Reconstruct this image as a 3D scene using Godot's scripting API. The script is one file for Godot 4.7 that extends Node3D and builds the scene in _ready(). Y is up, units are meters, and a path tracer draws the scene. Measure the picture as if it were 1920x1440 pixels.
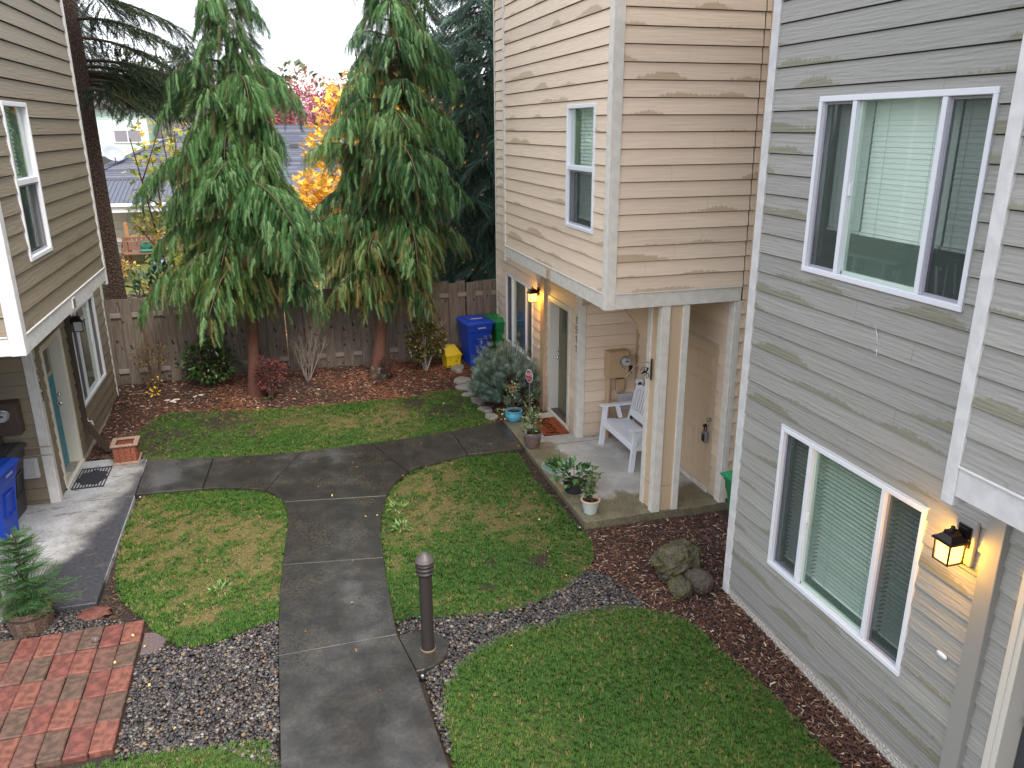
extends Node3D
# A courtyard between townhouses on an overcast autumn day. x to the right, y up, -z into the depth; metres.

var M := {}            # materials by name
var rng := RandomNumberGenerator.new()
var H := {}            # the townhouse now being built: wall line, direction and materials
var taken := {}

# ---------------------------------------------------------------- mesh builder
class MB:
	var v := PackedVector3Array()
	var n := PackedVector3Array()
	var u := PackedVector2Array()
	var c := PackedColorArray()
	var off := Vector2.ZERO
	var col = null
	func uvof(p: Vector3, nn: Vector3) -> Vector2:
		var a := nn.abs()
		if a.y >= a.x and a.y >= a.z: return Vector2(p.x, p.z) + off
		if a.x >= a.z: return Vector2(p.z, p.y) + off
		return Vector2(p.x, p.y) + off
	func tri(a: Vector3, b: Vector3, d: Vector3, nn: Vector3) -> void:
		if (b - a).cross(d - a).dot(nn) > 0.0:
			var t := b; b = d; d = t
		for p in [a, b, d]:
			v.push_back(p); n.push_back(nn); u.push_back(uvof(p, nn))
			if col != null: c.push_back(col)
	func face(p: Array, hint: Vector3) -> void:
		var nn: Vector3 = (p[1] - p[0]).cross(p[2] - p[0])
		if nn.length_squared() < 1e-14 and p.size() > 3: nn = (p[2] - p[0]).cross(p[3] - p[0])
		if nn.length_squared() < 1e-16: return
		nn = nn.normalized()
		if nn.dot(hint) < 0.0: nn = -nn
		for i in range(1, p.size() - 1): tri(p[0], p[i], p[i + 1], nn)
	func smooth_tri(a: Vector3, b: Vector3, d: Vector3, na: Vector3, nb: Vector3, nd: Vector3, ua := Vector2.ZERO, ub := Vector2.ZERO, ud := Vector2.ZERO) -> void:
		if (b - a).cross(d - a).dot(na + nb + nd) > 0.0:
			var t := b; b = d; d = t
			t = nb; nb = nd; nd = t
			var q := ub; ub = ud; ud = q
		v.push_back(a); v.push_back(b); v.push_back(d)
		n.push_back(na); n.push_back(nb); n.push_back(nd)
		u.push_back(ua); u.push_back(ub); u.push_back(ud)
		if col != null:
			for i in 3: c.push_back(col)
	# a box with chamfered edges between two corners, turned by t
	func box(lo: Vector3, hi: Vector3, ch := 0.004, t := Transform3D.IDENTITY) -> MB:
		var m := (lo + hi) / 2.0
		var h := ((hi - lo) / 2.0).abs()
		ch = minf(ch, 0.4 * minf(h.x, minf(h.y, h.z)))
		var P := func(ax: int, s: Vector3) -> Vector3:
			var q := Vector3(h.x - ch, h.y - ch, h.z - ch)
			q[ax] += ch
			return t * (m + q * s)
		for ax in 3:
			var b1 := (ax + 1) % 3
			var b2 := (ax + 2) % 3
			for sg in [-1.0, 1.0]:
				var pts := []
				for k in [[-1.0, -1.0], [1.0, -1.0], [1.0, 1.0], [-1.0, 1.0]]:
					var s := Vector3.ONE
					s[ax] = sg; s[b1] = k[0]; s[b2] = k[1]
					pts.push_back(P.call(ax, s))
				var nn := Vector3.ZERO
				nn[ax] = sg
				face(pts, t.basis * nn)
			if ch > 0.0005:
				for s1 in [-1.0, 1.0]:
					for s2 in [-1.0, 1.0]:
						var pts := []
						for k in [[b1, -1.0], [b1, 1.0], [b2, 1.0], [b2, -1.0]]:
							var s := Vector3.ONE
							s[b1] = s1; s[b2] = s2; s[ax] = k[1]
							pts.push_back(P.call(k[0], s))
						var nn := Vector3.ZERO
						nn[b1] = s1; nn[b2] = s2
						face(pts, t.basis * nn)
		if ch > 0.0005:
			for sx in [-1.0, 1.0]:
				for sy in [-1.0, 1.0]:
					for sz in [-1.0, 1.0]:
						var s := Vector3(sx, sy, sz)
						face([P.call(0, s), P.call(1, s), P.call(2, s)], t.basis * s)
		return self
	# a solid between two quads of four corners each (a is the first end, b the other), any convex shape
	func hexa(a: Array, b: Array) -> MB:
		var m := Vector3.ZERO
		for p in a + b: m += p / 8.0
		var f := func(q: Array) -> void:
			var mid: Vector3 = (q[0] + q[1] + q[2] + q[3]) / 4.0
			face(q, mid - m)
		f.call(a); f.call(b)
		for i in 4: f.call([a[i], a[(i + 1) % 4], b[(i + 1) % 4], b[i]])
		return self
	# a flat outline (x, z) pushed from y0 up to y1, the top edge rounded a little
	func slab(poly: PackedVector2Array, y0: float, y1: float, ch := 0.008) -> MB:
		var p := poly
		if Geometry2D.is_polygon_clockwise(p): p.reverse()
		var inn := p
		var shr = Geometry2D.offset_polygon(p, -ch)
		var k := p.size()
		var mid := PackedVector2Array()
		for i in k:
			var d1 := (p[i] - p[(i + k - 1) % k]).normalized()
			var d2 := (p[(i + 1) % k] - p[i]).normalized()
			var nn := Vector2(-d1.y, d1.x) + Vector2(-d2.y, d2.x)
			mid.push_back(p[i] + nn.normalized() * ch)
		if shr.size() == 0: mid = p
		var test := Geometry2D.is_point_in_polygon(mid[0], p)
		if not test:
			for i in k: mid[i] = p[i] * 2.0 - mid[i]
		var idx := Geometry2D.triangulate_polygon(mid)
		for i in range(0, idx.size(), 3):
			var q := []
			for j in 3: q.push_back(Vector3(mid[idx[i + j]].x, y1, mid[idx[i + j]].y))
			face(q, Vector3.UP)
		var cen := Vector2.ZERO
		for q in p: cen += q / k
		for i in k:
			var j := (i + 1) % k
			var d := (p[j] - p[i]).normalized()
			var o := Vector3(d.y, 0, -d.x)
			var o2 := Vector2(o.x, o.z)
			if Geometry2D.is_point_in_polygon((p[i] + p[j]) / 2.0 + o2 * 0.002, p): o = -o
			face([Vector3(p[i].x, y1 - ch, p[i].y), Vector3(p[j].x, y1 - ch, p[j].y), Vector3(mid[j].x, y1, mid[j].y), Vector3(mid[i].x, y1, mid[i].y)], o + Vector3.UP)
			face([Vector3(p[i].x, y0, p[i].y), Vector3(p[j].x, y0, p[j].y), Vector3(p[j].x, y1 - ch, p[j].y), Vector3(p[i].x, y1 - ch, p[i].y)], o)
		return self
	func tube(pts: Array, rad: Array, sides := 6, cap := true) -> MB:
		var rings := []
		var nrm := []
		var x := Vector3.ZERO
		for i in pts.size():
			var d: Vector3 = (pts[mini(i + 1, pts.size() - 1)] - pts[maxi(i - 1, 0)]).normalized()
			if x == Vector3.ZERO: x = d.cross(Vector3(0.13, 0.3, 1.0) if absf(d.z) < 0.9 else Vector3.UP).normalized()
			x = (x - d * x.dot(d)).normalized()
			var y := d.cross(x)
			var ring := []
			var rn := []
			for k in sides:
				var w := TAU * k / sides
				var o := x * cos(w) + y * sin(w)
				ring.push_back(pts[i] + o * rad[i]); rn.push_back(o)
			rings.push_back(ring); nrm.push_back(rn)
		var len := 0.0
		for i in pts.size() - 1:
			var l2: float = len + (pts[i + 1] - pts[i]).length()
			for k in sides:
				var j := (k + 1) % sides
				var a := float(k) / sides
				var b := float(k + 1) / sides
				smooth_tri(rings[i][k], rings[i][j], rings[i + 1][j], nrm[i][k], nrm[i][j], nrm[i + 1][j], Vector2(a, len), Vector2(b, len), Vector2(b, l2))
				smooth_tri(rings[i][k], rings[i + 1][j], rings[i + 1][k], nrm[i][k], nrm[i + 1][j], nrm[i + 1][k], Vector2(a, len), Vector2(b, l2), Vector2(a, l2))
			len = l2
		if cap:
			for e in [0, pts.size() - 1]:
				var dir: Vector3 = (pts[0] - pts[1]) if e == 0 else (pts[e] - pts[e - 1])
				face(rings[e], dir)
		return self
	# a lathe about the y axis through c: [radius, height] pairs from one end to the other; the profile may turn back on itself
	func lathe(c0: Vector3, prof: Array, sides := 20, t := Transform3D.IDENTITY) -> MB:
		for i in prof.size() - 1:
			var r0: float = prof[i][0]; var y0: float = prof[i][1]
			var r1: float = prof[i + 1][0]; var y1: float = prof[i + 1][1]
			var d := Vector2(r1 - r0, y1 - y0).normalized()
			var out := Vector2(d.y, -d.x)
			for k in sides:
				var w0 := TAU * k / sides; var w1 := TAU * (k + 1) / sides
				var e0 := Vector3(cos(w0), 0, sin(w0)); var e1 := Vector3(cos(w1), 0, sin(w1))
				var up := Vector3.UP
				var a := t * (c0 + e0 * r0 + up * y0); var b := t * (c0 + e1 * r0 + up * y0)
				var g := t * (c0 + e1 * r1 + up * y1); var h := t * (c0 + e0 * r1 + up * y1)
				var n0 := (t.basis * (e0 * out.x + up * out.y)).normalized(); var n1 := (t.basis * (e1 * out.x + up * out.y)).normalized()
				var ua := Vector2(float(k) / sides, y0); var ub := Vector2(float(k + 1) / sides, y0)
				var ug := Vector2(float(k + 1) / sides, y1); var uh := Vector2(float(k) / sides, y1)
				if r0 > 1e-5: smooth_tri(a, b, g, n0, n1, n1, ua, ub, ug)
				if r1 > 1e-5: smooth_tri(a, g, h, n0, n1, n0, ua, ug, uh)
		return self
	func done() -> ArrayMesh:
		var a := []
		a.resize(Mesh.ARRAY_MAX)
		a[Mesh.ARRAY_VERTEX] = v; a[Mesh.ARRAY_NORMAL] = n; a[Mesh.ARRAY_TEX_UV] = u
		if c.size() == v.size() and c.size() > 0: a[Mesh.ARRAY_COLOR] = c
		var m := ArrayMesh.new()
		if v.size() > 0: m.add_surface_from_arrays(Mesh.PRIMITIVE_TRIANGLES, a)
		return m

# ---------------------------------------------------------------- object helpers
func numbered(called: String) -> String:
	if not taken.has(called):
		taken[called] = 0
		return called
	taken[called] += 1
	return "%s_%03d" % [called, taken[called]]

func thing(called: String, label: String, category: String, at := Vector3.ZERO, turn := 0.0, group := "") -> Node3D:
	var o := Node3D.new()
	o.name = numbered(called)
	add_child(o)
	o.position = at
	o.rotation.y = turn
	o.set_meta("label", label); o.set_meta("category", category)
	if group: o.set_meta("group", group)
	return o

# a mesh as a part of parent; world is true when the mesh holds world coordinates and parent stands elsewhere
func part(called: String, mesh, mat, parent: Node3D, world := false) -> MeshInstance3D:
	var o := MeshInstance3D.new()
	o.mesh = mesh.done() if mesh is MB else mesh
	o.material_override = mat
	if parent == self:
		o.name = numbered(called)
		add_child(o)
	else:
		var ln := 1
		var nm := called
		if parent.has_node(nm):
			var key := str(parent.get_instance_id()) + called
			taken[key] = taken.get(key, 0) + 1
			nm = "%s_%03d" % [called, taken[key]]
		o.name = nm
		parent.add_child(o, true)
		if world:
			var p := Vector3.ZERO
			var q: Node = parent
			while q != self:
				p += q.position
				q = q.get_parent()
			o.position = -p
	return o

func struct(called: String, mesh, mat) -> MeshInstance3D:
	var o := part(called, mesh, mat, self)
	o.set_meta("kind", "structure")
	return o

func scatter(called: String, mesh: Mesh, mat, xf: Array, cols: Array, parent: Node3D, label := "", category := "") -> MultiMeshInstance3D:
	var mm := MultiMesh.new()
	mm.transform_format = MultiMesh.TRANSFORM_3D
	mm.use_colors = true
	mm.mesh = mesh
	mm.instance_count = xf.size()
	for i in xf.size():
		mm.set_instance_transform(i, xf[i])
		mm.set_instance_color(i, cols[i])
	var o := MultiMeshInstance3D.new()
	o.multimesh = mm
	o.material_override = mat
	o.name = numbered(called) if parent == self else called
	parent.add_child(o, true)
	o.set_meta("kind", "stuff")
	if label: o.set_meta("label", label)
	if category: o.set_meta("category", category)
	return o

func lin(r: float, g: float, b: float) -> Color:      # 0..255 as seen on a colour card, to linear
	return Color(r / 255.0, g / 255.0, b / 255.0).srgb_to_linear()

func srgb(r: float, g: float, b: float) -> Color:
	return Color(r / 255.0, g / 255.0, b / 255.0)

func mat(called: String, c: Color, rough := 0.7, metal := 0.0) -> StandardMaterial3D:
	var m := StandardMaterial3D.new()
	m.resource_name = called
	m.albedo_color = c
	m.roughness = rough
	m.metallic = metal
	M[called] = m
	return m

func vmat(called: String, rough := 0.8, back := 0.0) -> StandardMaterial3D:   # coloured by its copies
	var m := mat(called, Color.WHITE, rough)
	m.vertex_color_use_as_albedo = true
	if back > 0.0:
		m.backlight_enabled = true
		m.backlight = Color(back, back, back)
	m.cull_mode = BaseMaterial3D.CULL_DISABLED
	return m

func rnd(a: float, b: float) -> float: return rng.randf_range(a, b)

func noise(sd: int, freq: float, oct := 3) -> FastNoiseLite:
	var n := FastNoiseLite.new()
	n.seed = sd
	n.noise_type = FastNoiseLite.TYPE_SIMPLEX_SMOOTH
	n.frequency = freq
	n.fractal_octaves = oct
	return n

func picture(w: int, h: int, data: PackedByteArray, fmt := Image.FORMAT_RGB8, mip := true) -> ImageTexture:
	var im := Image.create_from_data(w, h, false, fmt, data)
	return ImageTexture.create_from_image(im)

func bumps(sd: int, freq: float, strength: float, size := 512) -> NoiseTexture2D:
	var t := NoiseTexture2D.new()
	t.noise = noise(sd, freq, 4)
	t.width = size; t.height = size
	t.seamless = true
	t.as_normal_map = true
	t.bump_strength = strength
	return t

func tones(sd: int, freq: float, a: Color, b: Color, size := 512) -> NoiseTexture2D:
	var t := NoiseTexture2D.new()
	t.noise = noise(sd, freq, 5)
	t.width = size; t.height = size
	t.seamless = true
	var g := Gradient.new()
	g.set_color(0, a); g.set_color(1, b)
	g.set_offset(0, 0.25); g.set_offset(1, 0.75)
	t.color_ramp = g
	return t

func rough_look(m: StandardMaterial3D, sd: int, freq: float, spread: float, scale: float, bump := 0.6) -> StandardMaterial3D:
	var a := m.albedo_color
	var lo := Color(a.r * (1.0 - spread), a.g * (1.0 - spread), a.b * (1.0 - spread))
	var hi := Color(minf(a.r * (1.0 + spread), 1.0), minf(a.g * (1.0 + spread), 1.0), minf(a.b * (1.0 + spread), 1.0))
	m.albedo_color = Color.WHITE
	m.albedo_texture = tones(sd, freq, lo, hi, 256)
	m.normal_enabled = true
	m.normal_texture = bumps(sd + 7, freq, bump * 8.0, 256)
	m.uv1_scale = Vector3(scale, scale, scale)
	return m

# ---------------------------------------------------------------- the scene
func _ready() -> void:
	rng.seed = 20
	var cam := Camera3D.new()
	cam.name = "camera"
	cam.fov = 51.70
	cam.near = 0.05
	cam.far = 600.0
	add_child(cam)
	var pitch := 0.3135946; var yaw := 0.2835436; var roll := -0.00518
	var fwd0 := Vector3(sin(yaw), 0, -cos(yaw))
	var right0 := Vector3(cos(yaw), 0, sin(yaw))
	var fwd := fwd0 * cos(pitch) - Vector3.UP * sin(pitch)
	var up0 := fwd0 * sin(pitch) + Vector3.UP * cos(pitch)
	var right := right0 * cos(roll) + up0 * sin(roll)
	var up := up0 * cos(roll) - right0 * sin(roll)
	cam.transform = Transform3D(Basis(right, up, -fwd), Vector3(0, 4.9, 0))
	cam.current = true
	var sky_m := ProceduralSkyMaterial.new()
	sky_m.sky_top_color = Color(0.80, 0.83, 0.88)
	sky_m.sky_horizon_color = Color(0.90, 0.91, 0.93)
	sky_m.sky_curve = 0.2
	sky_m.ground_bottom_color = Color(0.30, 0.30, 0.28)
	sky_m.ground_horizon_color = Color(0.7, 0.71, 0.72)
	sky_m.sky_energy_multiplier = 1.0
	var sky := Sky.new()
	sky.sky_material = sky_m
	var env := Environment.new()
	env.background_mode = Environment.BG_SKY
	env.sky = sky
	env.tonemap_mode = Environment.TONE_MAPPER_LINEAR
	env.tonemap_exposure = 3.1
	env.sdfgi_enabled = true
	env.ssao_enabled = true
	env.ssil_enabled = true
	var we := WorldEnvironment.new()
	we.name = "world_environment"
	we.environment = env
	add_child(we)
	var sun := DirectionalLight3D.new()
	sun.name = "sun"
	sun.light_energy = 0.5
	sun.light_angular_distance = 24.0
	sun.light_color = Color(1.0, 0.97, 0.93)
	sun.shadow_enabled = true
	sun.rotation_degrees = Vector3(-50, 10, 0)
	add_child(sun)
	mat("curtain", srgb(128, 124, 132), 0.6)
	rough_look(mat("brown_roof", srgb(112, 104, 108), 0.9), 509, 0.1, 0.2, 0.8, 0.8)
	build_ground()
	build_lawns()
	build_paving()
	build_houses()
	build_fence()
	build_loose()
	build_fittings()
	build_things()
	build_plants()
	build_behind()

# ---------------------------------------------------------------- ground
func ss(a: float, b: float, x: float) -> float:
	var t := clampf((x - a) / (b - a), 0.0, 1.0)
	return t * t * (3.0 - 2.0 * t)

func ty(x: float, z: float) -> float:
	if z < -16.9:
		return 0.08 - 0.83 * ss(-17.5, -25.0, z) + 0.95 * ss(-29.5, -32.5, z) + 2.1 * ss(-45.0, -52.0, z)
	return -0.06 + 0.14 * ss(-14.4, -16.4, z) - 0.05 * ss(3.0, 3.6, x) * ss(-9.2, -8.4, z) - 0.03 * ss(-6.5, -5.0, z)

func V2(x: float, y: float) -> Vector2: return Vector2(x, y)

func curve(pts: Array, closed := true, step := 4) -> PackedVector2Array:
	var out := PackedVector2Array()
	var k := pts.size()
	for i in (k if closed else k - 1):
		var a: Vector2 = pts[(i + k - 1) % k] if closed or i > 0 else pts[0]
		var b: Vector2 = pts[i]
		var c: Vector2 = pts[(i + 1) % k]
		var d: Vector2 = pts[(i + 2) % k] if closed or i + 2 < k else pts[k - 1]
		for j in step: out.push_back(b.cubic_interpolate(c, a, d, float(j) / step))
	if not closed: out.push_back(pts[k - 1])
	return out

var lawns := []
var gravel_beds := []
var hard := []          # outlines that carry neither chips nor pebbles

var patch := []         # worn places of the lawns: [x, z, radius, kind]; kind 0 straw, 1 bare earth
var lawn_noise: FastNoiseLite
var lawn_fine: FastNoiseLite

# how worn the turf is at a place: x straw, y bare earth, z lushness
func turf(x: float, z: float) -> Vector3:
	var n := lawn_noise.get_noise_2d(x, z)
	var f := lawn_fine.get_noise_2d(x, z)
	var straw := clampf((n - 0.06) * 1.4 + f * 1.2, 0.0, 0.75)
	if z > -6.9: straw *= 0.25
	var bare := 0.0
	for p in patch:
		var d = Vector2((x - p[0]) , (z - p[1]) * 0.9).length() / p[2]
		if d < 1.6:
			var w := clampf(1.25 - d + f * 0.9 + n * 0.5, 0.0, 1.0)
			if p[3] == 0: straw = maxf(straw, clampf(w * (0.75 + 1.2 * f), 0.0, 0.95))
			else: bare = maxf(bare, w)
	if z < -12.7 and x < 0.4: bare = maxf(bare, clampf(ss(0.8, -2.2, x) * 0.85 + f * 0.8 + n * 0.6 - 0.25, 0.0, 0.85))
	return Vector3(straw, bare, n)

func inside_any(p: Vector2, list: Array) -> bool:
	for q in list:
		if Geometry2D.is_point_in_polygon(p, q): return true
	return false

func build_ground() -> void:
	var xs := []
	var zs := []
	for i in 20: xs.push_back(-160.0 + 7.6 * i)
	var x := -8.0
	while x < 8.0: xs.push_back(x); x += 0.2
	for i in 20: xs.push_back(8.0 + 8.0 * i)
	for i in 14: zs.push_back(-200.0 + 11.0 * i)
	var z := -52.0
	while z < -17.2: zs.push_back(z); z += 0.8
	z = -17.2
	while z < -2.0: zs.push_back(z); z += 0.2
	for i in 8: zs.push_back(-2.0 + 6.0 * i)
	var m := MB.new()
	var f := noise(5, 0.5, 3)
	var col := func(px: float, pz: float) -> Color:
		var k := f.get_noise_2d(px, pz)
		if pz < -17.0:
			return lin(92, 104, 48).lerp(lin(120, 112, 62), clampf(0.4 + k, 0, 1)).lerp(lin(74, 58, 42), 0.6 * ss(-20, -17.4, pz))
		return lin(62, 46, 36).lerp(lin(48, 40, 33), clampf(0.5 + k, 0, 1))
	var hh := func(px: float, pz: float) -> float: return ty(px, pz) - 0.02 + (0.012 * f.get_noise_2d(px * 4.0, pz * 4.0) if pz > -17 else 0.0)
	for i in xs.size() - 1:
		for j in zs.size() - 1:
			var p := []
			var nn := []
			var cc := []
			for q in [[i, j], [i + 1, j], [i + 1, j + 1], [i, j + 1]]:
				var px: float = xs[q[0]]; var pz: float = zs[q[1]]
				p.push_back(Vector3(px, hh.call(px, pz), pz))
				var e := 0.1
				nn.push_back(Vector3(ty(px - e, pz) - ty(px + e, pz), 2 * e, ty(px, pz - e) - ty(px, pz + e)).normalized())
				cc.push_back(col.call(px, pz))
			for t in [[0, 1, 2], [0, 2, 3]]:
				m.smooth_tri(p[t[0]], p[t[1]], p[t[2]], nn[t[0]], nn[t[1]], nn[t[2]], Vector2(p[t[0]].x, p[t[0]].z), Vector2(p[t[1]].x, p[t[1]].z), Vector2(p[t[2]].x, p[t[2]].z))
				var a: Vector3 = p[t[0]]; var b: Vector3 = p[t[1]]; var d: Vector3 = p[t[2]]
				var swap: bool = (b - a).cross(d - a).dot(Vector3.UP) > 0.0
				m.c.push_back(cc[t[0]]); m.c.push_back(cc[t[2 if swap else 1]]); m.c.push_back(cc[t[1 if swap else 2]])
	var g := vmat("soil", 0.95)
	g.normal_enabled = true
	g.normal_texture = bumps(12, 0.04, 14.0)
	g.uv1_scale = Vector3(1.4, 1.4, 1.4)
	struct("ground", m, g)

func build_lawns() -> void:
	lawn_noise = noise(21, 0.55, 3)
	lawn_fine = noise(22, 4.5, 3)
	patch = [[1.7, -13.55, 0.62, 0], [0.77, -13.45, 0.4, 0], [2.64, -13.5, 0.5, 1], [2.95, -13.95, 0.3, 1], [2.2, -14.1, 0.3, 1], [-1.45, -14.1, 0.5, 1], [-1.95, -13.7, 0.4, 1],
		[1.65, -10.4, 0.5, 0], [1.6, -9.55, 0.5, 0], [1.3, -9.2, 0.4, 0], [2.17, -10.65, 0.3, 0], [2.9, -9.2, 0.3, 0], [2.04, -8.08, 0.17, 1], [2.26, -8.03, 0.1, 1], [2.6, -7.93, 0.2, 1], [1.9, -7.54, 0.13, 1],
		[-1.36, -10.1, 0.45, 0], [-0.8, -9.85, 0.5, 0], [-1.55, -9.35, 0.4, 0], [-0.6, -8.85, 0.3, 0], [-1.15, -7.93, 0.22, 0], [-2.05, -10.1, 0.35, 0], [-1.95, -9.2, 0.3, 0]]
	var A := [V2(-2.18, -11.19), V2(-2.24, -10.34), V2(-2.18, -9.51), V2(-2.08, -8.78), V2(-1.94, -8.40), V2(-1.71, -8.05), V2(-1.52, -7.70), V2(-1.31, -7.46), V2(-1.05, -7.40), V2(-0.86, -7.46), V2(-0.62, -7.57), V2(-0.36, -7.61)]
	var Ap := curve(A, false, 3)
	for q in [V2(-0.345, -8.17), V2(-0.31, -8.76), V2(-0.26, -9.31), V2(-0.23, -9.68), V2(-0.23, -10.10), V2(-0.29, -10.45), V2(-0.51, -10.82), V2(-0.89, -11.02), V2(-1.37, -11.15)]: Ap.push_back(q)
	var B := curve([V2(-2.30, -12.60), V2(-2.46, -13.01), V2(-2.58, -14.00), V2(-2.40, -14.53), V2(-2.05, -14.78), V2(-0.80, -14.52), V2(0.66, -14.40), V2(2.05, -14.40), V2(2.80, -14.58), V2(3.12, -14.45), V2(3.22, -14.03), V2(3.24, -13.45), V2(3.32, -12.62)], false, 3)
	for q in [V2(2.52, -12.35), V2(1.71, -12.24), V2(1.15, -12.20), V2(0.04, -12.17), V2(-0.44, -12.20), V2(-1.29, -12.35)]: B.push_back(q)
	var C := curve([V2(3.32, -11.20), V2(3.26, -10.14), V2(3.36, -8.9), V2(3.42, -8.33), V2(3.26, -7.89), V2(3.08, -7.60), V2(2.72, -7.30), V2(2.40, -7.18), V2(1.92, -7.08), V2(1.31, -7.16), V2(0.97, -7.26), V2(0.82, -7.22)], false, 3)
	for q in [V2(0.82, -7.43), V2(0.84, -8.01), V2(0.87, -8.52), V2(0.91, -9.09), V2(0.98, -9.56), V2(1.13, -10.16), V2(1.29, -10.51), V2(1.55, -10.87), V2(1.88, -11.07), V2(2.57, -11.25)]: C.push_back(q)
	var D := curve([V2(1.02, -3.0), V2(1.02, -5.3), V2(1.12, -6.0), V2(1.30, -6.28), V2(1.60, -6.52), V2(1.98, -6.68), V2(2.32, -6.68), V2(2.68, -6.80), V2(3.26, -6.75), V2(3.65, -6.55), V2(3.80, -6.25), V2(3.84, -5.9), V2(3.93, -5.49), V2(4.0, -4.6), V2(4.0, -3.0)], false, 3)
	var E := curve([V2(-0.42, -3.0), V2(-0.42, -5.55), V2(-0.8, -5.85), V2(-1.5, -5.95), V2(-2.4, -5.9), V2(-3.1, -5.9), V2(-3.1, -3.0)], false, 3)
	lawns = [Ap, B, C, D, E]
	var turf_m := vmat("turf", 0.95)
	turf_m.normal_enabled = true
	turf_m.normal_texture = bumps(31, 0.09, 16.0)
	turf_m.uv1_scale = Vector3(2.2, 2.2, 2.2)
	var tuft := MB.new()
	for i in 9:
		var a := rnd(0, TAU)
		var d := Vector3(cos(a), 0, sin(a))
		var s := Vector3(-d.z, 0, d.x) * 0.075
		var b := d * rnd(0.0, 0.35)
		var tip := b + d * rnd(0.2, 0.8) + Vector3.UP * rnd(0.65, 1.1)
		var nn := (Vector3.UP * 0.8 - d * 0.3).normalized()
		tuft.smooth_tri(b - s, b + s, tip, nn, nn, nn)
	var tm := tuft.done()
	var blade := vmat("grass_blade", 0.7, 0.35)
	for li in lawns.size():
		var L: PackedVector2Array = lawns[li]
		var m := MB.new()
		# a fine triangle net laid over the outline so that the turf's colour can change from place to place
		var r := Rect2(L[0], Vector2.ZERO)
		for q in L: r = r.expand(q)
		var st := 0.16
		var gx := r.position.x
		while gx < r.end.x:
			var gz := r.position.y
			while gz < r.end.y:
				var cell := PackedVector2Array([V2(gx, gz), V2(gx + st, gz), V2(gx + st, gz + st), V2(gx, gz + st)])
				for piece in Geometry2D.intersect_polygons(cell, L):
					var idx := Geometry2D.triangulate_polygon(piece)
					for i in range(0, idx.size(), 3):
						var p := []
						var cc := []
						for j in 3:
							var q: Vector2 = piece[idx[i + j]]
							p.push_back(Vector3(q.x, ty(q.x, q.y) + 0.012, q.y))
							var t := turf(q.x, q.y)
							cc.push_back(lin(66, 84, 34).lerp(lin(124, 108, 68), t.x).lerp(lin(58, 46, 38), clampf(t.y * 1.3, 0, 1)))
						if (p[1] - p[0]).cross(p[2] - p[0]).length() < 1e-7: continue
						var swap: bool = (p[1] - p[0]).cross(p[2] - p[0]).dot(Vector3.UP) > 0.0
						m.smooth_tri(p[0], p[1], p[2], Vector3.UP, Vector3.UP, Vector3.UP, V2(p[0].x, p[0].z), V2(p[1].x, p[1].z), V2(p[2].x, p[2].z))
						m.c.push_back(cc[0]); m.c.push_back(cc[2 if swap else 1]); m.c.push_back(cc[1 if swap else 2])
				gz += st
			gx += st
		struct("lawn", m, turf_m)
		var xf := []
		var cols := []
		var grown := Geometry2D.offset_polygon(L, 0.04)
		var dens := [2600, 1700, 2600, 3200, 2200]
		var count := int(r.get_area() * dens[li])
		for i in count:
			var q := V2(rnd(r.position.x - 0.03, r.end.x + 0.03), rnd(r.position.y - 0.03, r.end.y + 0.03))
			if not Geometry2D.is_point_in_polygon(q, grown[0]): continue
			var t := turf(q.x, q.y)
			if rng.randf() < t.y * 0.92: continue
			if rng.randf() < t.x * 0.35: continue
			var h := rnd(0.024, 0.044) * (1.0 - 0.45 * t.x) * (1.0 + 0.25 * maxf(0.0, -t.z))
			if rng.randf() < 0.05: h *= 1.6
			var c := lin(52, 92, 20).lerp(lin(80, 112, 34), rng.randf())
			c = c.lerp(lin(46, 88, 18), clampf(-t.z * 1.3, 0.0, 0.5))
			if rng.randf() < t.x * 0.85 + 0.05: c = lin(150, 128, 84).lerp(lin(126, 120, 58), rng.randf())
			xf.push_back(Transform3D(Basis(Vector3.UP, rnd(0, TAU)).scaled(Vector3(h, h, h) * Vector3(0.9, 1.0, 0.9)), Vector3(q.x, ty(q.x, q.y) + 0.008, q.y)))
			cols.push_back(c)
		if li == 0:
			var lx := []
			var lc := []
			for i in 110:
				var q := V2(rnd(-2.3, 4.0), rnd(-14.6, -5.0))
				var sz := rnd(0.03, 0.06)
				lx.push_back(Transform3D(Basis.from_euler(Vector3(rnd(-0.5, 0.5), rnd(0, TAU), rnd(-0.4, 0.4))).scaled(Vector3(sz * 0.6, sz, sz)), Vector3(q.x, maxf(ty(q.x, q.y) + 0.045, 0.006 if Geometry2D.is_point_in_polygon(q, PackedVector2Array([V2(-0.4, -3), V2(-0.3, -9), V2(-0.3, -10.4), V2(-2.3, -11.2), V2(-2.3, -12.5), V2(3.5, -12.5), V2(3.5, -11.2), V2(1.6, -10.9), V2(0.9, -9), V2(0.9, -3)])) else -1.0), q.y)))
				lc.push_back([lin(176, 140, 80), lin(140, 96, 60), lin(190, 170, 110), lin(120, 84, 56)][i % 4])
			scatter("fallen_leaves", chip_leaf(), blade, lx, lc, self, "few dry leaves strewn over the turf and the path", "leaves")
		var labels := ["short turf worn to straw in front of the left patio", "strip of turf between the bark bed and the cross path", "broad turf beside the right patio with brown straw patches", "lush green turf at the foot of the grey house", "turf nearest the viewer on the left of the path"]
		scatter("grass", tm, blade, xf, cols, self, labels[li], "grass")

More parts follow.
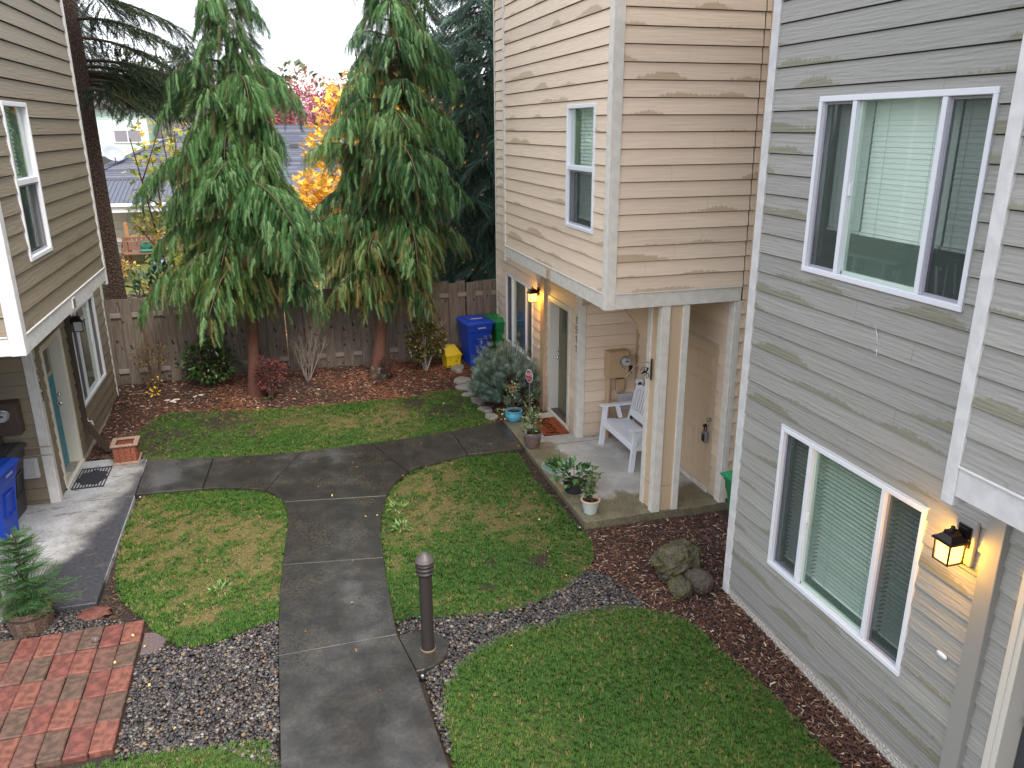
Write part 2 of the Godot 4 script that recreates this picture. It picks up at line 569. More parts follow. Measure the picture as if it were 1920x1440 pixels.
func chip_leaf() -> ArrayMesh:
	var m := MB.new()
	m.face([Vector3(0, 0, -0.5), Vector3(0.4, 0.12, -0.05), Vector3(0, 0, 0.5)], Vector3.UP)
	m.face([Vector3(0, 0, -0.5), Vector3(-0.4, 0.14, 0.05), Vector3(0, 0, 0.5)], Vector3.UP)
	return m.done()

# ---- paved ground
func concrete(called: String, r: Rect2, w: int, h: int, fn: Callable) -> StandardMaterial3D:
	# fn(x, z) gives [colour on the card 0..1, roughness]
	var a := PackedByteArray(); a.resize(w * h * 3)
	var b := PackedByteArray(); b.resize(w * h)
	var k := 0
	for j in h:
		var z := r.position.y + r.size.y * (j + 0.5) / h
		for i in w:
			var o = fn.call(r.position.x + r.size.x * (i + 0.5) / w, z)
			var c: Color = o[0]
			a[k * 3] = clampi(int(c.r * 255), 0, 255); a[k * 3 + 1] = clampi(int(c.g * 255), 0, 255); a[k * 3 + 2] = clampi(int(c.b * 255), 0, 255)
			b[k] = clampi(int(o[1] * 255), 0, 255)
			k += 1
	var m := mat(called, Color.WHITE, 1.0)
	m.albedo_texture = picture(w, h, a)
	m.roughness_texture = picture(w, h, b, Image.FORMAT_L8)
	m.roughness_texture_channel = BaseMaterial3D.TEXTURE_CHANNEL_RED
	m.uv1_scale = Vector3(1.0 / r.size.x, 1.0 / r.size.y, 1)
	m.uv1_offset = Vector3(-r.position.x / r.size.x, -r.position.y / r.size.y, 0)
	return m

func build_paving() -> void:
	var n1 := noise(41, 0.9, 3); var n2 := noise(42, 14.0, 2); var n3 := noise(43, 24.0, 2); var n4 := noise(44, 3.0, 3)
	var path_m := concrete("wet_path", Rect2(-2.5, -12.8, 6.2, 10.0), 620, 1000, func(x: float, z: float) -> Array:
		var a := n1.get_noise_2d(x, z); var b := n2.get_noise_2d(x, z); var c := n3.get_noise_2d(x, z); var d := n4.get_noise_2d(x, z)
		var v := 0.178 + 0.07 * a + 0.05 * d + 0.03 * b + 0.05 * c
		var warm := 0.022 + 0.015 * d
		if x > 1.6: v += 0.03
		var wet := clampf(0.5 + a * 1.2 + d * 0.4 + 0.5 * exp(-pow((x - 0.5) / 0.5, 2) - pow((z + 11.5) / 0.5, 2)) + 0.6 * exp(-pow((x + 1.85) / 0.45, 2) - pow((z + 11.9) / 0.6, 2)), 0.0, 1.0)
		return [Color(v + warm, v + warm * 0.4, v - warm * 0.5), 0.52 - 0.30 * wet + 0.1 * c])
	var R := Rect2(3.4, -12.9, 2.2, 4.4)
	var pr_m := concrete("patio_right_concrete", R, 400, 800, func(x: float, z: float) -> Array:
		var a := n1.get_noise_2d(x * 1.3, z * 1.3); var b := n2.get_noise_2d(x, z); var c := n3.get_noise_2d(x, z); var d := n4.get_noise_2d(x, z)
		var dry := Color(0.76, 0.745, 0.72).lerp(Color(0.66, 0.645, 0.62), clampf(0.5 + a + d * 0.5, 0, 1))
		var edge := minf((x - 3.48) - 0.24 - 0.22 * a - 0.12 * d - (0.25 if z < -10.6 and z > -11.4 else 0.0), (-8.63 - z) - 0.62 - 0.3 * n1.get_noise_2d(x * 2.0, 7.0) - 0.08 * d)
		if z < -11.6: edge = minf(edge, (x - 3.48) - 0.30 - 0.25 * d)
		var w := 1.0 - ss(-0.10, 0.14, edge)
		var wetc := Color(0.42, 0.39, 0.32).lerp(Color(0.50, 0.47, 0.37), clampf(0.5 + d, 0, 1))
		if d > 0.30 and a < 0.1 and n4.get_noise_2d(x * 0.6 + 9.0, z * 2.2) > 0.35: dry = dry.lerp(Color(0.5, 0.48, 0.43), 0.45)
		var o := dry.lerp(wetc, w)
		var g := 0.03 * b + 0.06 * c * (0.4 + w)
		return [Color(o.r + g, o.g + g, o.b + g), 0.75 - 0.3 * w])
	var pl_m := concrete("patio_left_concrete", Rect2(-5.2, -12.9, 3.0, 4.6), 480, 736, func(x: float, z: float) -> Array:
		var a := n1.get_noise_2d(x * 1.3 + 20.0, z * 1.3); var b := n2.get_noise_2d(x, z); var c := n3.get_noise_2d(x, z); var d := n4.get_noise_2d(x + 11.0, z)
		var dry := Color(0.70, 0.705, 0.72).lerp(Color(0.61, 0.61, 0.62), clampf(0.5 + a + d * 0.5, 0, 1))
		var line := lerpf(-2.32, -2.62, ss(-12.0, -9.8, z))
		line = lerpf(line, -3.15, ss(-9.9, -8.7, z))
		var w := ss(-0.16, 0.12, x - line + 0.12 * a + 0.08 * d)
		var half := ss(-0.55, -0.05, x - line + 0.2 * d) * 0.45
		var o := dry.lerp(Color(0.40, 0.38, 0.34), half).lerp(Color(0.25, 0.25, 0.27), w)
		if n4.get_noise_2d(x * 0.7 + 3.0, z * 1.8 + 5.0) > 0.42: o = o.lerp(Color(0.36, 0.35, 0.33), 0.5)
		var g := 0.03 * b + 0.06 * c
		return [Color(o.r + g, o.g + g, o.b + g), 0.75 - 0.33 * w])
	var path := Node3D.new()
	path.name = "path"
	add_child(path)
	path.set_meta("kind", "structure")
	var g := 0.009
	var slabs := [
		[V2(-0.37, -3.0), V2(-0.37, -5.05), V2(0.93, -5.05), V2(0.96, -3.0)],
		[V2(-0.37, -5.05 - g), V2(-0.37, -6.92), V2(0.79, -6.93), V2(0.88, -6.31), V2(0.93, -5.05 - g)],
		[V2(-0.37, -6.92 - g), V2(-0.36, -7.57), V2(-0.34, -8.17), V2(-0.305, -8.67), V2(0.86, -8.49), V2(0.83, -8.01), V2(0.81, -7.43), V2(0.79, -6.93 - g)],
		[V2(-0.305, -8.67 - g), V2(-0.25, -9.31), V2(-0.22, -9.68), V2(-0.22, -10.10), V2(-0.26, -10.38), V2(1.12, -10.16), V2(0.97, -9.56), V2(0.90, -9.09), V2(0.86, -8.49 - g)],
		[V2(-0.26, -10.38 - g), V2(-0.30, -10.52), V2(-0.38, -10.69), V2(-0.50, -10.83), V2(0.04, -12.15), V2(0.6, -12.155), V2(1.15, -12.18), V2(1.54, -10.88), V2(1.39, -10.7), V2(1.28, -10.52), V2(1.19, -10.35), V2(1.12, -10.16 - g)],
		[V2(-0.50 - g, -10.83), V2(-0.68, -10.96), V2(-0.89, -11.04), V2(-1.12, -11.12), V2(-1.36, -11.17), V2(-1.28, -12.33), V2(-0.44, -12.18), V2(0.04 - g, -12.15)],
		[V2(-1.36 - 0.012, -11.17), V2(-2.255, -11.25), V2(-2.275, -12.52), V2(-1.28 - 0.012, -12.33)],
		[V2(1.54 + g, -10.88), V2(1.7, -11.0), V2(1.87, -11.08), V2(2.2, -11.18), V2(2.55, -11.26), V2(2.51, -12.33), V2(1.71, -12.22), V2(1.15 + g, -12.18)],
		[V2(2.55 + g, -11.26), V2(3.47, -11.255), V2(3.485, -12.54), V2(2.51 + g, -12.33)]]
	for s in slabs: part("concrete_slab", MB.new().slab(PackedVector2Array(s), -0.14, 0.0, 0.006), path_m, path)
	part("concrete_slab", MB.new().slab(PackedVector2Array([V2(0.80, -6.915), V2(0.885, -6.33), V2(0.96, -6.335), V2(1.07, -6.37), V2(1.16, -6.43), V2(1.23, -6.52), V2(1.26, -6.63), V2(1.25, -6.75), V2(1.19, -6.86), V2(1.08, -6.935), V2(0.95, -6.95)]), -0.14, -0.012, 0.008), path_m, path)
	hard.push_back(PackedVector2Array([V2(-0.38, -3.0), V2(-0.37, -8.7), V2(-0.22, -10.1), V2(-0.5, -10.9), V2(-2.3, -11.25), V2(-2.3, -12.5), V2(0, -12.15), V2(3.5, -12.5), V2(3.5, -11.2), V2(1.54, -10.9), V2(0.9, -9.1), V2(0.8, -6.95), V2(1.1, -6.95), V2(1.27, -6.65), V2(0.95, -6.3), V2(0.95, -3)]))
	var pr := Node3D.new()
	pr.name = "patio_right"
	add_child(pr)
	pr.set_meta("kind", "structure")
	part("concrete_slab", MB.new().slab(PackedVector2Array([V2(3.49, -8.635), V2(6.6, -8.60), V2(6.6, -11.25), V2(3.49, -11.25)]), -0.3, 0.0), pr_m, pr)
	part("concrete_slab", MB.new().slab(PackedVector2Array([V2(3.49, -11.256), V2(6.6, -11.256), V2(6.6, -12.75), V2(4.41, -12.75), V2(3.50, -12.56)]), -0.3, 0.0), pr_m, pr)
	hard.push_back(PackedVector2Array([V2(3.46, -8.60), V2(6.6, -8.56), V2(6.6, -12.8), V2(4.41, -12.8), V2(3.46, -12.6)]))
	var pl := Node3D.new()
	pl.name = "patio_left"
	add_child(pl)
	pl.set_meta("kind", "structure")
	part("concrete_slab", MB.new().slab(PackedVector2Array([V2(-2.262, -8.45), V2(-5.2, -8.45), V2(-5.2, -11.24), V2(-2.265, -11.195)]), -0.3, 0.0), pl_m, pl)
	part("concrete_slab", MB.new().slab(PackedVector2Array([V2(-2.265, -11.20), V2(-5.2, -11.246), V2(-5.2, -12.72), V2(-2.85, -12.72), V2(-2.28, -12.56)]), -0.3, 0.0), pl_m, pl)
	hard.push_back(PackedVector2Array([V2(-2.24, -8.42), V2(-5.2, -8.42), V2(-5.2, -12.75), V2(-2.85, -12.75), V2(-2.25, -12.6)]))
	# bricks laid in staggered rows at the lower left
	var bp := Node3D.new()
	bp.name = "brick_path"
	add_child(bp)
	bp.set_meta("kind", "structure")
	var bm := []
	for c in [[114, 70, 58], [104, 64, 54], [120, 74, 56], [88, 68, 57], [80, 64, 54], [98, 68, 58], [108, 62, 54]]:
		var m := mat("brick_%d_%d" % [c[0], c[1]], srgb(c[0], c[1], c[2]), 0.75)
		rough_look(m, 60 + bm.size(), 0.012, 0.14, 3.0, 0.4)
		bm.push_back(m)
	var order := [0, 2, 4, 2, 3, 5, 3, 4, 6, 3, 3, 0, 1, 2, 0, 6, 3, 5, 4, 1]
	var k := 0
	for col in 8:
		for row in 5:
			var x1 := -1.715 - 0.195 * col
			var z0 := -8.0 + 0.383 * row + (0.0 if col % 2 == 0 else 0.012) + rnd(-0.006, 0.006)
			var t := Transform3D(Basis(Vector3.UP, rnd(-0.016, 0.016)) * Basis(Vector3.RIGHT, rnd(-0.012, 0.012)) * Basis(Vector3.BACK, rnd(-0.02, 0.02)), Vector3(x1 - 0.0975 + rnd(-0.003, 0.003), -0.045 + rnd(-0.007, 0.007), z0 + 0.19))
			part("brick", MB.new().box(Vector3(-0.0935, -0.06, -0.186), Vector3(0.0935, 0.022, 0.186), 0.009, t), bm[order[(k * 7 + row * 3) % 20]], bp)
			k += 1
	hard.push_back(PackedVector2Array([V2(-1.70, -8.02), V2(-3.3, -8.02), V2(-3.3, -6.08), V2(-1.70, -6.08)]))

# ---------------------------------------------------------------- loose ground: bark chips, pebbles, stones
func lump(sd: int, size: Vector3, rough: float, subdiv := 3, flat := 0.0) -> ArrayMesh:
	# an uneven stone: a cube's net pushed onto a ball and then out and in by noise
	var m := MB.new()
	var f := noise(sd, 0.9, 3)
	var g := noise(sd + 1, 3.2, 2)
	var pos := func(d: Vector3) -> Vector3:
		d = d.normalized()
		var r := 1.0 + rough * f.get_noise_3dv(d * 1.3) + rough * 0.35 * g.get_noise_3dv(d * 1.4)
		var p := d * r * size
		if flat > 0.0 and p.y < -size.y * flat: p.y = -size.y * flat
		return p
	var nrm := func(d: Vector3) -> Vector3:
		d = d.normalized()
		var x := d.cross(Vector3(0.3, 1, 0.2)).normalized() * 0.05
		var y := d.cross(x).normalized() * 0.05
		var n: Vector3 = (pos.call(d + y) - pos.call(d - y)).cross(pos.call(d + x) - pos.call(d - x)).normalized()
		return n if n.dot(d) > 0 else -n
	for ax in 3:
		for sg in [-1.0, 1.0]:
			for i in subdiv:
				for j in subdiv:
					var q := []
					for k in [[0, 0], [1, 0], [1, 1], [0, 1]]:
						var d := Vector3.ZERO
						d[ax] = sg
						d[(ax + 1) % 3] = -1.0 + 2.0 * (i + k[0]) / subdiv
						d[(ax + 2) % 3] = -1.0 + 2.0 * (j + k[1]) / subdiv
						q.push_back(d)
					for t in [[0, 1, 2], [0, 2, 3]]:
						var a: Vector3 = pos.call(q[t[0]]); var b: Vector3 = pos.call(q[t[1]]); var c: Vector3 = pos.call(q[t[2]])
						m.smooth_tri(a, b, c, nrm.call(q[t[0]]), nrm.call(q[t[1]]), nrm.call(q[t[2]]), V2(a.x, a.z + a.y), V2(b.x, b.z + b.y), V2(c.x, c.z + c.y))
	return m.done()

func build_loose() -> void:
	var grav := [
		PackedVector2Array([V2(0.82, -7.2), V2(1.0, -7.27), V2(1.31, -7.18), V2(1.92, -7.10), V2(2.40, -7.20), V2(2.72, -7.30), V2(3.05, -7.6), V2(3.25, -7.55), V2(3.42, -7.2), V2(3.5, -6.85), V2(3.3, -6.72), V2(2.68, -6.78), V2(2.32, -6.66), V2(1.98, -6.66), V2(1.60, -6.50), V2(1.28, -6.24), V2(1.1, -5.95), V2(1.0, -5.3), V2(0.95, -5.3), V2(0.88, -6.3)]),
		PackedVector2Array([V2(-0.37, -7.6), V2(-0.62, -7.55), V2(-0.86, -7.44), V2(-1.05, -7.38), V2(-1.31, -7.42), V2(-1.55, -7.5), V2(-1.69, -7.3), V2(-1.69, -6.0), V2(-0.9, -5.9), V2(-0.39, -5.5)]),
		PackedVector2Array([V2(-1.9, -8.02), V2(-2.25, -8.2), V2(-2.3, -8.42), V2(-3.3, -8.42), V2(-3.3, -8.0)])]
	gravel_beds = grav
	var peb := [lump(71, Vector3(1, 0.55, 0.75), 0.18, 2), lump(72, Vector3(1, 0.62, 0.85), 0.2, 2), lump(73, Vector3(1, 0.5, 0.62), 0.18, 2)]
	var pm := vmat("pebble", 0.38)
	var xf := [[], [], []]
	var cc := [[], [], []]
	for gi in grav.size():
		var r := Rect2(grav[gi][0], Vector2.ZERO)
		for q in grav[gi]: r = r.expand(q)
		for layer in 2:
			for i in int(r.get_area() * (1700 if layer == 0 else 1000)):
				var q := V2(rnd(r.position.x, r.end.x), rnd(r.position.y, r.end.y))
				if not Geometry2D.is_point_in_polygon(q, grav[gi]) or inside_any(q, hard): continue
				var s := rnd(0.012, 0.026) * (0.85 if gi == 2 else 1.0)
				if rng.randf() < 0.03: s *= 1.5
				var c := lin(78, 73, 71).lerp(lin(46, 44, 48), rng.randf())
				var h := rng.randf()
				if h < 0.16: c = lin(108, 98, 90)
				elif h < 0.20: c = lin(122, 100, 78)
				elif h < 0.23: c = lin(132, 128, 122)
				var b := Basis.from_euler(Vector3(rnd(-0.5, 0.5), rnd(0, TAU), rnd(-0.5, 0.5))).scaled(Vector3(s, s, s))
				var k := rng.randi() % 3
				xf[k].push_back(Transform3D(b, Vector3(q.x, ty(q.x, q.y) - 0.006 + layer * 0.018 + rnd(0, 0.008), q.y)))
				cc[k].push_back(c)
	for k in 3: scatter("gravel", peb[k], pm, xf[k], cc[k], self, "dark river pebbles bordering the grass and the path", "gravel")
	# bark
	var chip := MB.new()
	chip.hexa([Vector3(-0.5, -0.08, -0.14), Vector3(-0.5, 0.08, -0.10), Vector3(-0.46, 0.06, 0.12), Vector3(-0.46, -0.08, 0.15)], [Vector3(0.5, -0.05, -0.06), Vector3(0.47, 0.09, -0.05), Vector3(0.5, 0.05, 0.10), Vector3(0.52, -0.05, 0.06)])
	var cm := chip.done()
	var bark := vmat("bark_chip", 0.75)
	var areas := [
		[Rect2(-3.24, -17.0, 7.7, 4.6), 900.0, 1.25, 0],
		[Rect2(2.6, -8.65, 2.8, 5.0), 2600.0, 1.0, 1],
		[Rect2(-2.35, -12.0, 0.35, 3.9), 900.0, 0.8, 2],
		[Rect2(3.1, -11.25, 0.45, 3.2), 700.0, 0.8, 2],
		[Rect2(-3.4, -8.5, 2.2, 1.2), 500.0, 0.8, 2]]
	var labels := ["reddish bark chips in the bed along the wooden fence", "dark brown bark chips around the boulders by the grey house", "dead leaves and bark crumbs along the left patio edge", "dead leaves and bark crumbs along the right patio edge", "crumbs of bark between the barrel and the bricks"]
	var li := 0
	for ar in areas:
		xf = []
		cc = []
		var r: Rect2 = ar[0]
		for i in int(r.get_area() * ar[1]):
			var q := V2(rnd(r.position.x, r.end.x), rnd(r.position.y, r.end.y))
			if inside_any(q, lawns) or inside_any(q, hard): continue
			if ar[3] == 1:
				if q.x > 4.49 and q.y > -6.8: continue
				if inside_any(q, [grav[0]]) and rng.randf() > 0.08: continue
				if inside_any(q, [grav[0]]) == false and q.x < 3.0 and q.y > -7.0: continue
			if ar[3] == 2 and inside_any(q, grav): continue
			var s = rnd(0.022, 0.062) * ar[2]
			var c := lin(100, 64, 50).lerp(lin(62, 42, 36), rng.randf())
			var warm := lawn_noise.get_noise_2d(q.x * 0.9 + 40.0, q.y * 0.9)
			if ar[3] == 0: c = c.lerp(lin(140, 84, 58), clampf(0.35 + warm * 1.1, 0.0, 0.8) * ss(-3.0, -1.2, q.x))
			var h := rng.randf()
			if h < 0.08: c = lin(150, 112, 82)
			elif h < 0.13: c = lin(158, 140, 124)
			elif h < 0.15: c = lin(196, 176, 150)
			if ar[3] == 2: c = c.lerp(lin(84, 74, 48), 0.6)
			var wide := rnd(0.5, 1.3)
			var b := Basis.from_euler(Vector3(rnd(-0.6, 0.6), rnd(0, TAU), rnd(-0.35, 0.35))) * Basis.from_scale(Vector3(s, s * 0.6, s * wide))
			xf.push_back(Transform3D(b, Vector3(q.x, ty(q.x, q.y) - 0.012 + rnd(0.0, 0.022), q.y)))
			cc.push_back(c)
		scatter("bark_chips" if ar[3] < 2 else "leaf_litter", cm, bark, xf, cc, self, labels[li], "bark" if ar[3] < 2 else "litter")
		li += 1
	# stepping stones
	var stm := mat("step_stone", srgb(150, 146, 138), 0.7)
	rough_look(stm, 81, 0.05, 0.16, 3.0, 1.0)
	var st := [[3.40, -15.80, 0.16, 0.30, "darkest stepping stone, half buried beside the yellow bin"], [3.34, -15.10, 0.19, 0.19, "pale wedge-shaped stepping stone, second from the bins"], [3.30, -14.70, 0.2, 0.16, "pale stepping stone with a wavy front, third from the bins"], [3.27, -14.25, 0.15, 0.10, "narrow stepping stone edged by grass, fourth from the bins"],
		[3.34, -13.84, 0.14, 0.20, "light squarish stepping stone beside the blue-green shrub"], [3.36, -13.32, 0.14, 0.17, "stepping stone third from the blue pot end, mossy corner"], [3.38, -12.92, 0.14, 0.18, "last stepping stone, set against the end of the path"]]
	var si := 0
	for s in st:
		var pl := PackedVector2Array()
		for k in 9:
			var w := TAU * k / 9
			var rr := rnd(0.8, 1.08)
			pl.push_back(V2(cos(w) * s[2] * rr * (1.0 if si != 1 else 1.0 + 0.3 * sin(w)), sin(w) * s[3] * rr))
		var o := part("stepping_stone", MB.new().slab(pl, -0.05, 0.045, 0.012), stm, self)
		o.position = Vector3(s[0], ty(s[0], s[1]) - 0.005, s[1])
		o.set_meta("label", s[4]); o.set_meta("category", "stepping stone"); o.set_meta("group", "stepping stones from the path to the bins")
		si += 1
	# boulders
	var mossy := func(mesh: ArrayMesh, sd: int, base: Color, moss: Color, amount: float) -> ArrayMesh:
		var a := mesh.surface_get_arrays(0)
		var v: PackedVector3Array = a[Mesh.ARRAY_VERTEX]
		var nn: PackedVector3Array = a[Mesh.ARRAY_NORMAL]
		var f := noise(sd, 7.0, 3)
		var g := noise(sd + 3, 18.0, 2)
		var cl := PackedColorArray()
		for i in v.size():
			var k := clampf(amount + f.get_noise_3dv(v[i]) * 1.6 + nn[i].y * 0.25, 0.0, 1.0)
			cl.push_back(base.lerp(base * 0.62, clampf(0.4 + g.get_noise_3dv(v[i]) * 1.2, 0, 1)).lerp(moss, k))
		a[Mesh.ARRAY_COLOR] = cl
		var r := ArrayMesh.new()
		r.add_surface_from_arrays(Mesh.PRIMITIVE_TRIANGLES, a)
		return r
	var bo := vmat("boulder", 0.6)
	bo.normal_enabled = true
	bo.normal_texture = bumps(95, 0.05, 10.0, 256)
	bo.uv1_scale = Vector3(3, 3, 3)
	var defs := [[Vector3(4.13, 0.05, -7.33), Vector3(0.29, 0.22, 0.25), 91, 0.34, srgb(104, 94, 78), srgb(78, 76, 38), 0.30, "largest boulder, mossy and angular, beside the grey house corner", 0.4],
		[Vector3(4.21, 0.0, -6.94), Vector3(0.17, 0.145, 0.15), 97, 0.09, srgb(88, 76, 66), srgb(78, 70, 58), 0.1, "smooth round brown boulder right of the mossy one", 2.1],
		[Vector3(3.96, -0.02, -6.90), Vector3(0.14, 0.12, 0.13), 93, 0.3, srgb(96, 90, 74), srgb(84, 80, 46), 0.3, "smallest boulder, olive grey, in front of the mossy one", 1.0]]
	for d in defs:
		var me: ArrayMesh = mossy.call(lump(d[2], d[1], d[3], 14), d[2], d[4].srgb_to_linear(), d[5].srgb_to_linear(), d[6])
		var o := part("boulder", me, bo, self)
		o.position = d[0]
		o.rotation.y = d[8]
		o.set_meta("label", d[7]); o.set_meta("category", "boulder"); o.set_meta("group", "boulders in the bark bed")
	# single stones at the brick edge
	var rs := mat("red_stone", srgb(104, 62, 52), 0.6)
	rough_look(rs, 98, 0.06, 0.2, 4.0, 1.0)
	var o1 := part("flat_stone", lump(101, Vector3(0.17, 0.05, 0.12), 0.3, 6), rs, self)
	o1.position = Vector3(-2.25, -0.05, -8.3)
	o1.set_meta("label", "flat dark red stone lying between the barrel and the bricks"); o1.set_meta("category", "stone")
	var gs := mat("purple_stone", srgb(104, 88, 86), 0.6)
	rough_look(gs, 99, 0.06, 0.2, 4.0, 1.0)
	var o2 := part("flat_stone", MB.new().slab(PackedVector2Array([V2(-0.1, -0.2), V2(0.02, -0.17), V2(0.13, -0.03), V2(0.1, 0.08), V2(0.02, 0.19), V2(-0.1, 0.16)]), -0.04, 0.03, 0.012), gs, self)
	o2.position = Vector3(-1.59, -0.06, -7.56)
	o2.set_meta("label", "pointed purplish flagstone at the right end of the bricks"); o2.set_meta("category", "stone")
	var o3 := part("pebble", lump(103, Vector3(0.045, 0.03, 0.035), 0.15, 5), gs, self)
	o3.position = Vector3(-2.14, 0.0, -7.73)
	o3.set_meta("label", "single grey pebble lying on top of the bricks"); o3.set_meta("category", "stone")

# ---------------------------------------------------------------- the townhouses: one plan, mirrored on either side of the court
# a: out from the wall line towards the court, s: back from the house front
func W(a: float, y: float, s: float) -> Vector3: return Vector3(H.x0 + H.sg * a, y, H.z0 - s)

func hb(called: String, a0: float, a1: float, y0: float, y1: float, s0: float, s1: float, m, parent = null, ch := 0.004) -> MeshInstance3D:
	var p := W(a0, y0, s0); var q := W(a1, y1, s1)
	var mb := MB.new()
	mb.off = V2(rnd(0, 3), rnd(0, 3))
	mb.box(Vector3(minf(p.x, q.x), minf(y0, y1), minf(p.z, q.z)), Vector3(maxf(p.x, q.x), maxf(y0, y1), maxf(p.z, q.z)), ch)
	return part(called, mb, m, parent if parent else H.node, true)

func wall_picture(called: String, sd: int, base: Color, stain: Color, amount: float, y0: float, rows_from: float, rows_to: float, grain: float) -> StandardMaterial3D:
	# the paint of one house: board by board tone, faint grain, rain marks creeping up from the lower edges
	var w := 640
	var h := 1400
	var wide := 8.0
	var high := 8.4
	var a := PackedByteArray(); a.resize(w * h * 3)
	var b := PackedByteArray(); b.resize(w * h)
	var n1 := noise(sd, 0.75, 2); var n2 := noise(sd + 1, 6.0, 2); var n3 := noise(sd + 2, 1.0, 3)
	var k := 0
	for j in h:
		var y := high * (j + 0.5) / h
		var row := floorf((y - y0) / 0.184)
		var fr := (y - y0) / 0.184 - row
		var tone := 1.0 + 0.035 * sin(row * 12.9898) * cos(row * 4.1)
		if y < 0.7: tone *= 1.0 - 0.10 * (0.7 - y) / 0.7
		var live := amount if y > rows_from and y < rows_to else 0.0
		for i in w:
			var s := wide * (i + 0.5) / w
			var gr := n3.get_noise_2d(s * 1.6 + row * 17.0, y * 34.0)
			var big := n1.get_noise_2d(s * 0.35, y * 0.35)
			var t := tone * (1.0 + 0.035 * gr + 0.03 * big)
			var c := base * t
			if live > 0.0:
				var q := n1.get_noise_2d(s * 0.8 + 3.0 * row, row * 9.3) + 0.10 * n2.get_noise_2d(s * 3.0, row * 3.0) + 0.08 * n2.get_noise_2d(s * 9.0, row * 3.0)
				var top := (q - 0.52 + live) * 1.1
				if fr < minf(top, 0.46): c = c.lerp(stain * t, 0.75 * clampf((top - fr) * 14.0, 0.0, 1.0))
			a[k * 3] = clampi(int(c.r * 255), 0, 255); a[k * 3 + 1] = clampi(int(c.g * 255), 0, 255); a[k * 3 + 2] = clampi(int(c.b * 255), 0, 255)
			b[k] = clampi(int(128 + 90 * gr + 30 * n2.get_noise_2d(s * 2.0, y * 9.0)), 0, 255)
			k += 1
	var m := mat(called, Color.WHITE, 0.62)
	m.albedo_texture = picture(w, h, a)
	var im := Image.create_from_data(w, h, false, Image.FORMAT_L8, b)
	im.convert(Image.FORMAT_RGBA8)
	im.bump_map_to_normal_map(grain)
	m.normal_enabled = true
	m.normal_texture = ImageTexture.create_from_image(im)
	m.uv1_scale = Vector3(1.0 / wide, 1.0 / high, 1)
	return m

# lap siding on a wall: kind "o" faces the court and runs along s at depth a; kind "f" faces the viewer and runs along a at depth s
func siding(kind: String, at: float, lo: float, hi: float, y0: float, y1: float, holes := [], m = null, parent = null) -> void:
	if m == null: m = H.siding
	var e := 0.184
	var first := int(floor((y0 - H.row0) / e))
	var last := int(ceil((y1 - H.row0) / e))
	for row in range(first, last):
		var b0: float = maxf(H.row0 + row * e, y0)
		var b1: float = minf(H.row0 + (row + 1) * e - 0.010, y1)
		if b1 - b0 < 0.02: continue
		var runs := [[lo, hi, b0, b1]]
		for hole in holes:
			var nxt := []
			for r in runs:
				if hole[0] >= r[1] or hole[1] <= r[0] or hole[2] >= r[3] or hole[3] <= r[2]:
					nxt.push_back(r); continue
				if hole[0] > r[0]: nxt.push_back([r[0], hole[0], r[2], r[3]])
				if hole[1] < r[1]: nxt.push_back([hole[1], r[1], r[2], r[3]])
				var l := maxf(hole[0], r[0]); var g := minf(hole[1], r[1])
				if hole[2] > r[2] + 0.01: nxt.push_back([l, g, r[2], hole[2]])
				if hole[3] < r[3] - 0.01: nxt.push_back([l, g, hole[3], r[3]])
			runs = nxt
		for r in runs:
			var cuts := [r[0]]
			if r[1] - r[0] > 1.6 and rng.randf() < 0.45: cuts.push_back(lerpf(r[0], r[1], rnd(0.25, 0.75)))
			cuts.push_back(r[1])
			for i in cuts.size() - 1:
				var l: float = cuts[i] + (0.0012 if i > 0 else 0.0); var g: float = cuts[i + 1] - (0.0012 if i < cuts.size() - 2 else 0.0)
				if g - l < 0.01: continue
				var base: float = H.row0 + row * e
				var f0 = 0.026 - 0.021 * (r[2] - base) / e; var f1 := maxf(0.026 - 0.021 * (r[3] - base) / e, 0.004)
				var end := func(x: float) -> Array:
					var q := []
					for k in [[0.0, r[2]], [f0, r[2]], [f1, r[3]], [0.0, r[3]]]:
						q.push_back(W(at + k[0], k[1], x) if kind == "o" else W(x, k[1], at - k[0]))
					return q
				var mb := MB.new()
				mb.off = V2(H.z0 if kind == "o" else 0.0, 0)
				part("siding_board", mb.hexa(end.call(l), end.call(g)), m, parent if parent else H.node, true)

# what stands behind the boards; holes are left open
func sheath(kind: String, at: float, lo: float, hi: float, y0: float, y1: float, holes := []) -> void:
	var xs := [lo, hi]
	for q in holes: xs.push_back(q[0]); xs.push_back(q[1])
	xs.sort()
	for i in xs.size() - 1:
		if xs[i + 1] - xs[i] < 0.001: continue
		var mid: float = (xs[i] + xs[i + 1]) / 2.0
		var ys := [[y0, y1]]
		for q in holes:
			if mid > q[0] and mid < q[1]:
				var nxt := []
				for r in ys:
					if q[2] >= r[1] or q[3] <= r[0]: nxt.push_back(r); continue
					if q[2] > r[0]: nxt.push_back([r[0], q[2]])
					if q[3] < r[1]: nxt.push_back([q[3], r[1]])
				ys = nxt
		for r in ys:
			if kind == "o": hb("wall", at - 0.14, at - 0.001, r[0], r[1], xs[i], xs[i + 1], H.core, null, 0.0)
			else: hb("wall", xs[i], xs[i + 1], r[0], r[1], at + 0.001, at + 0.14, H.core, null, 0.0)

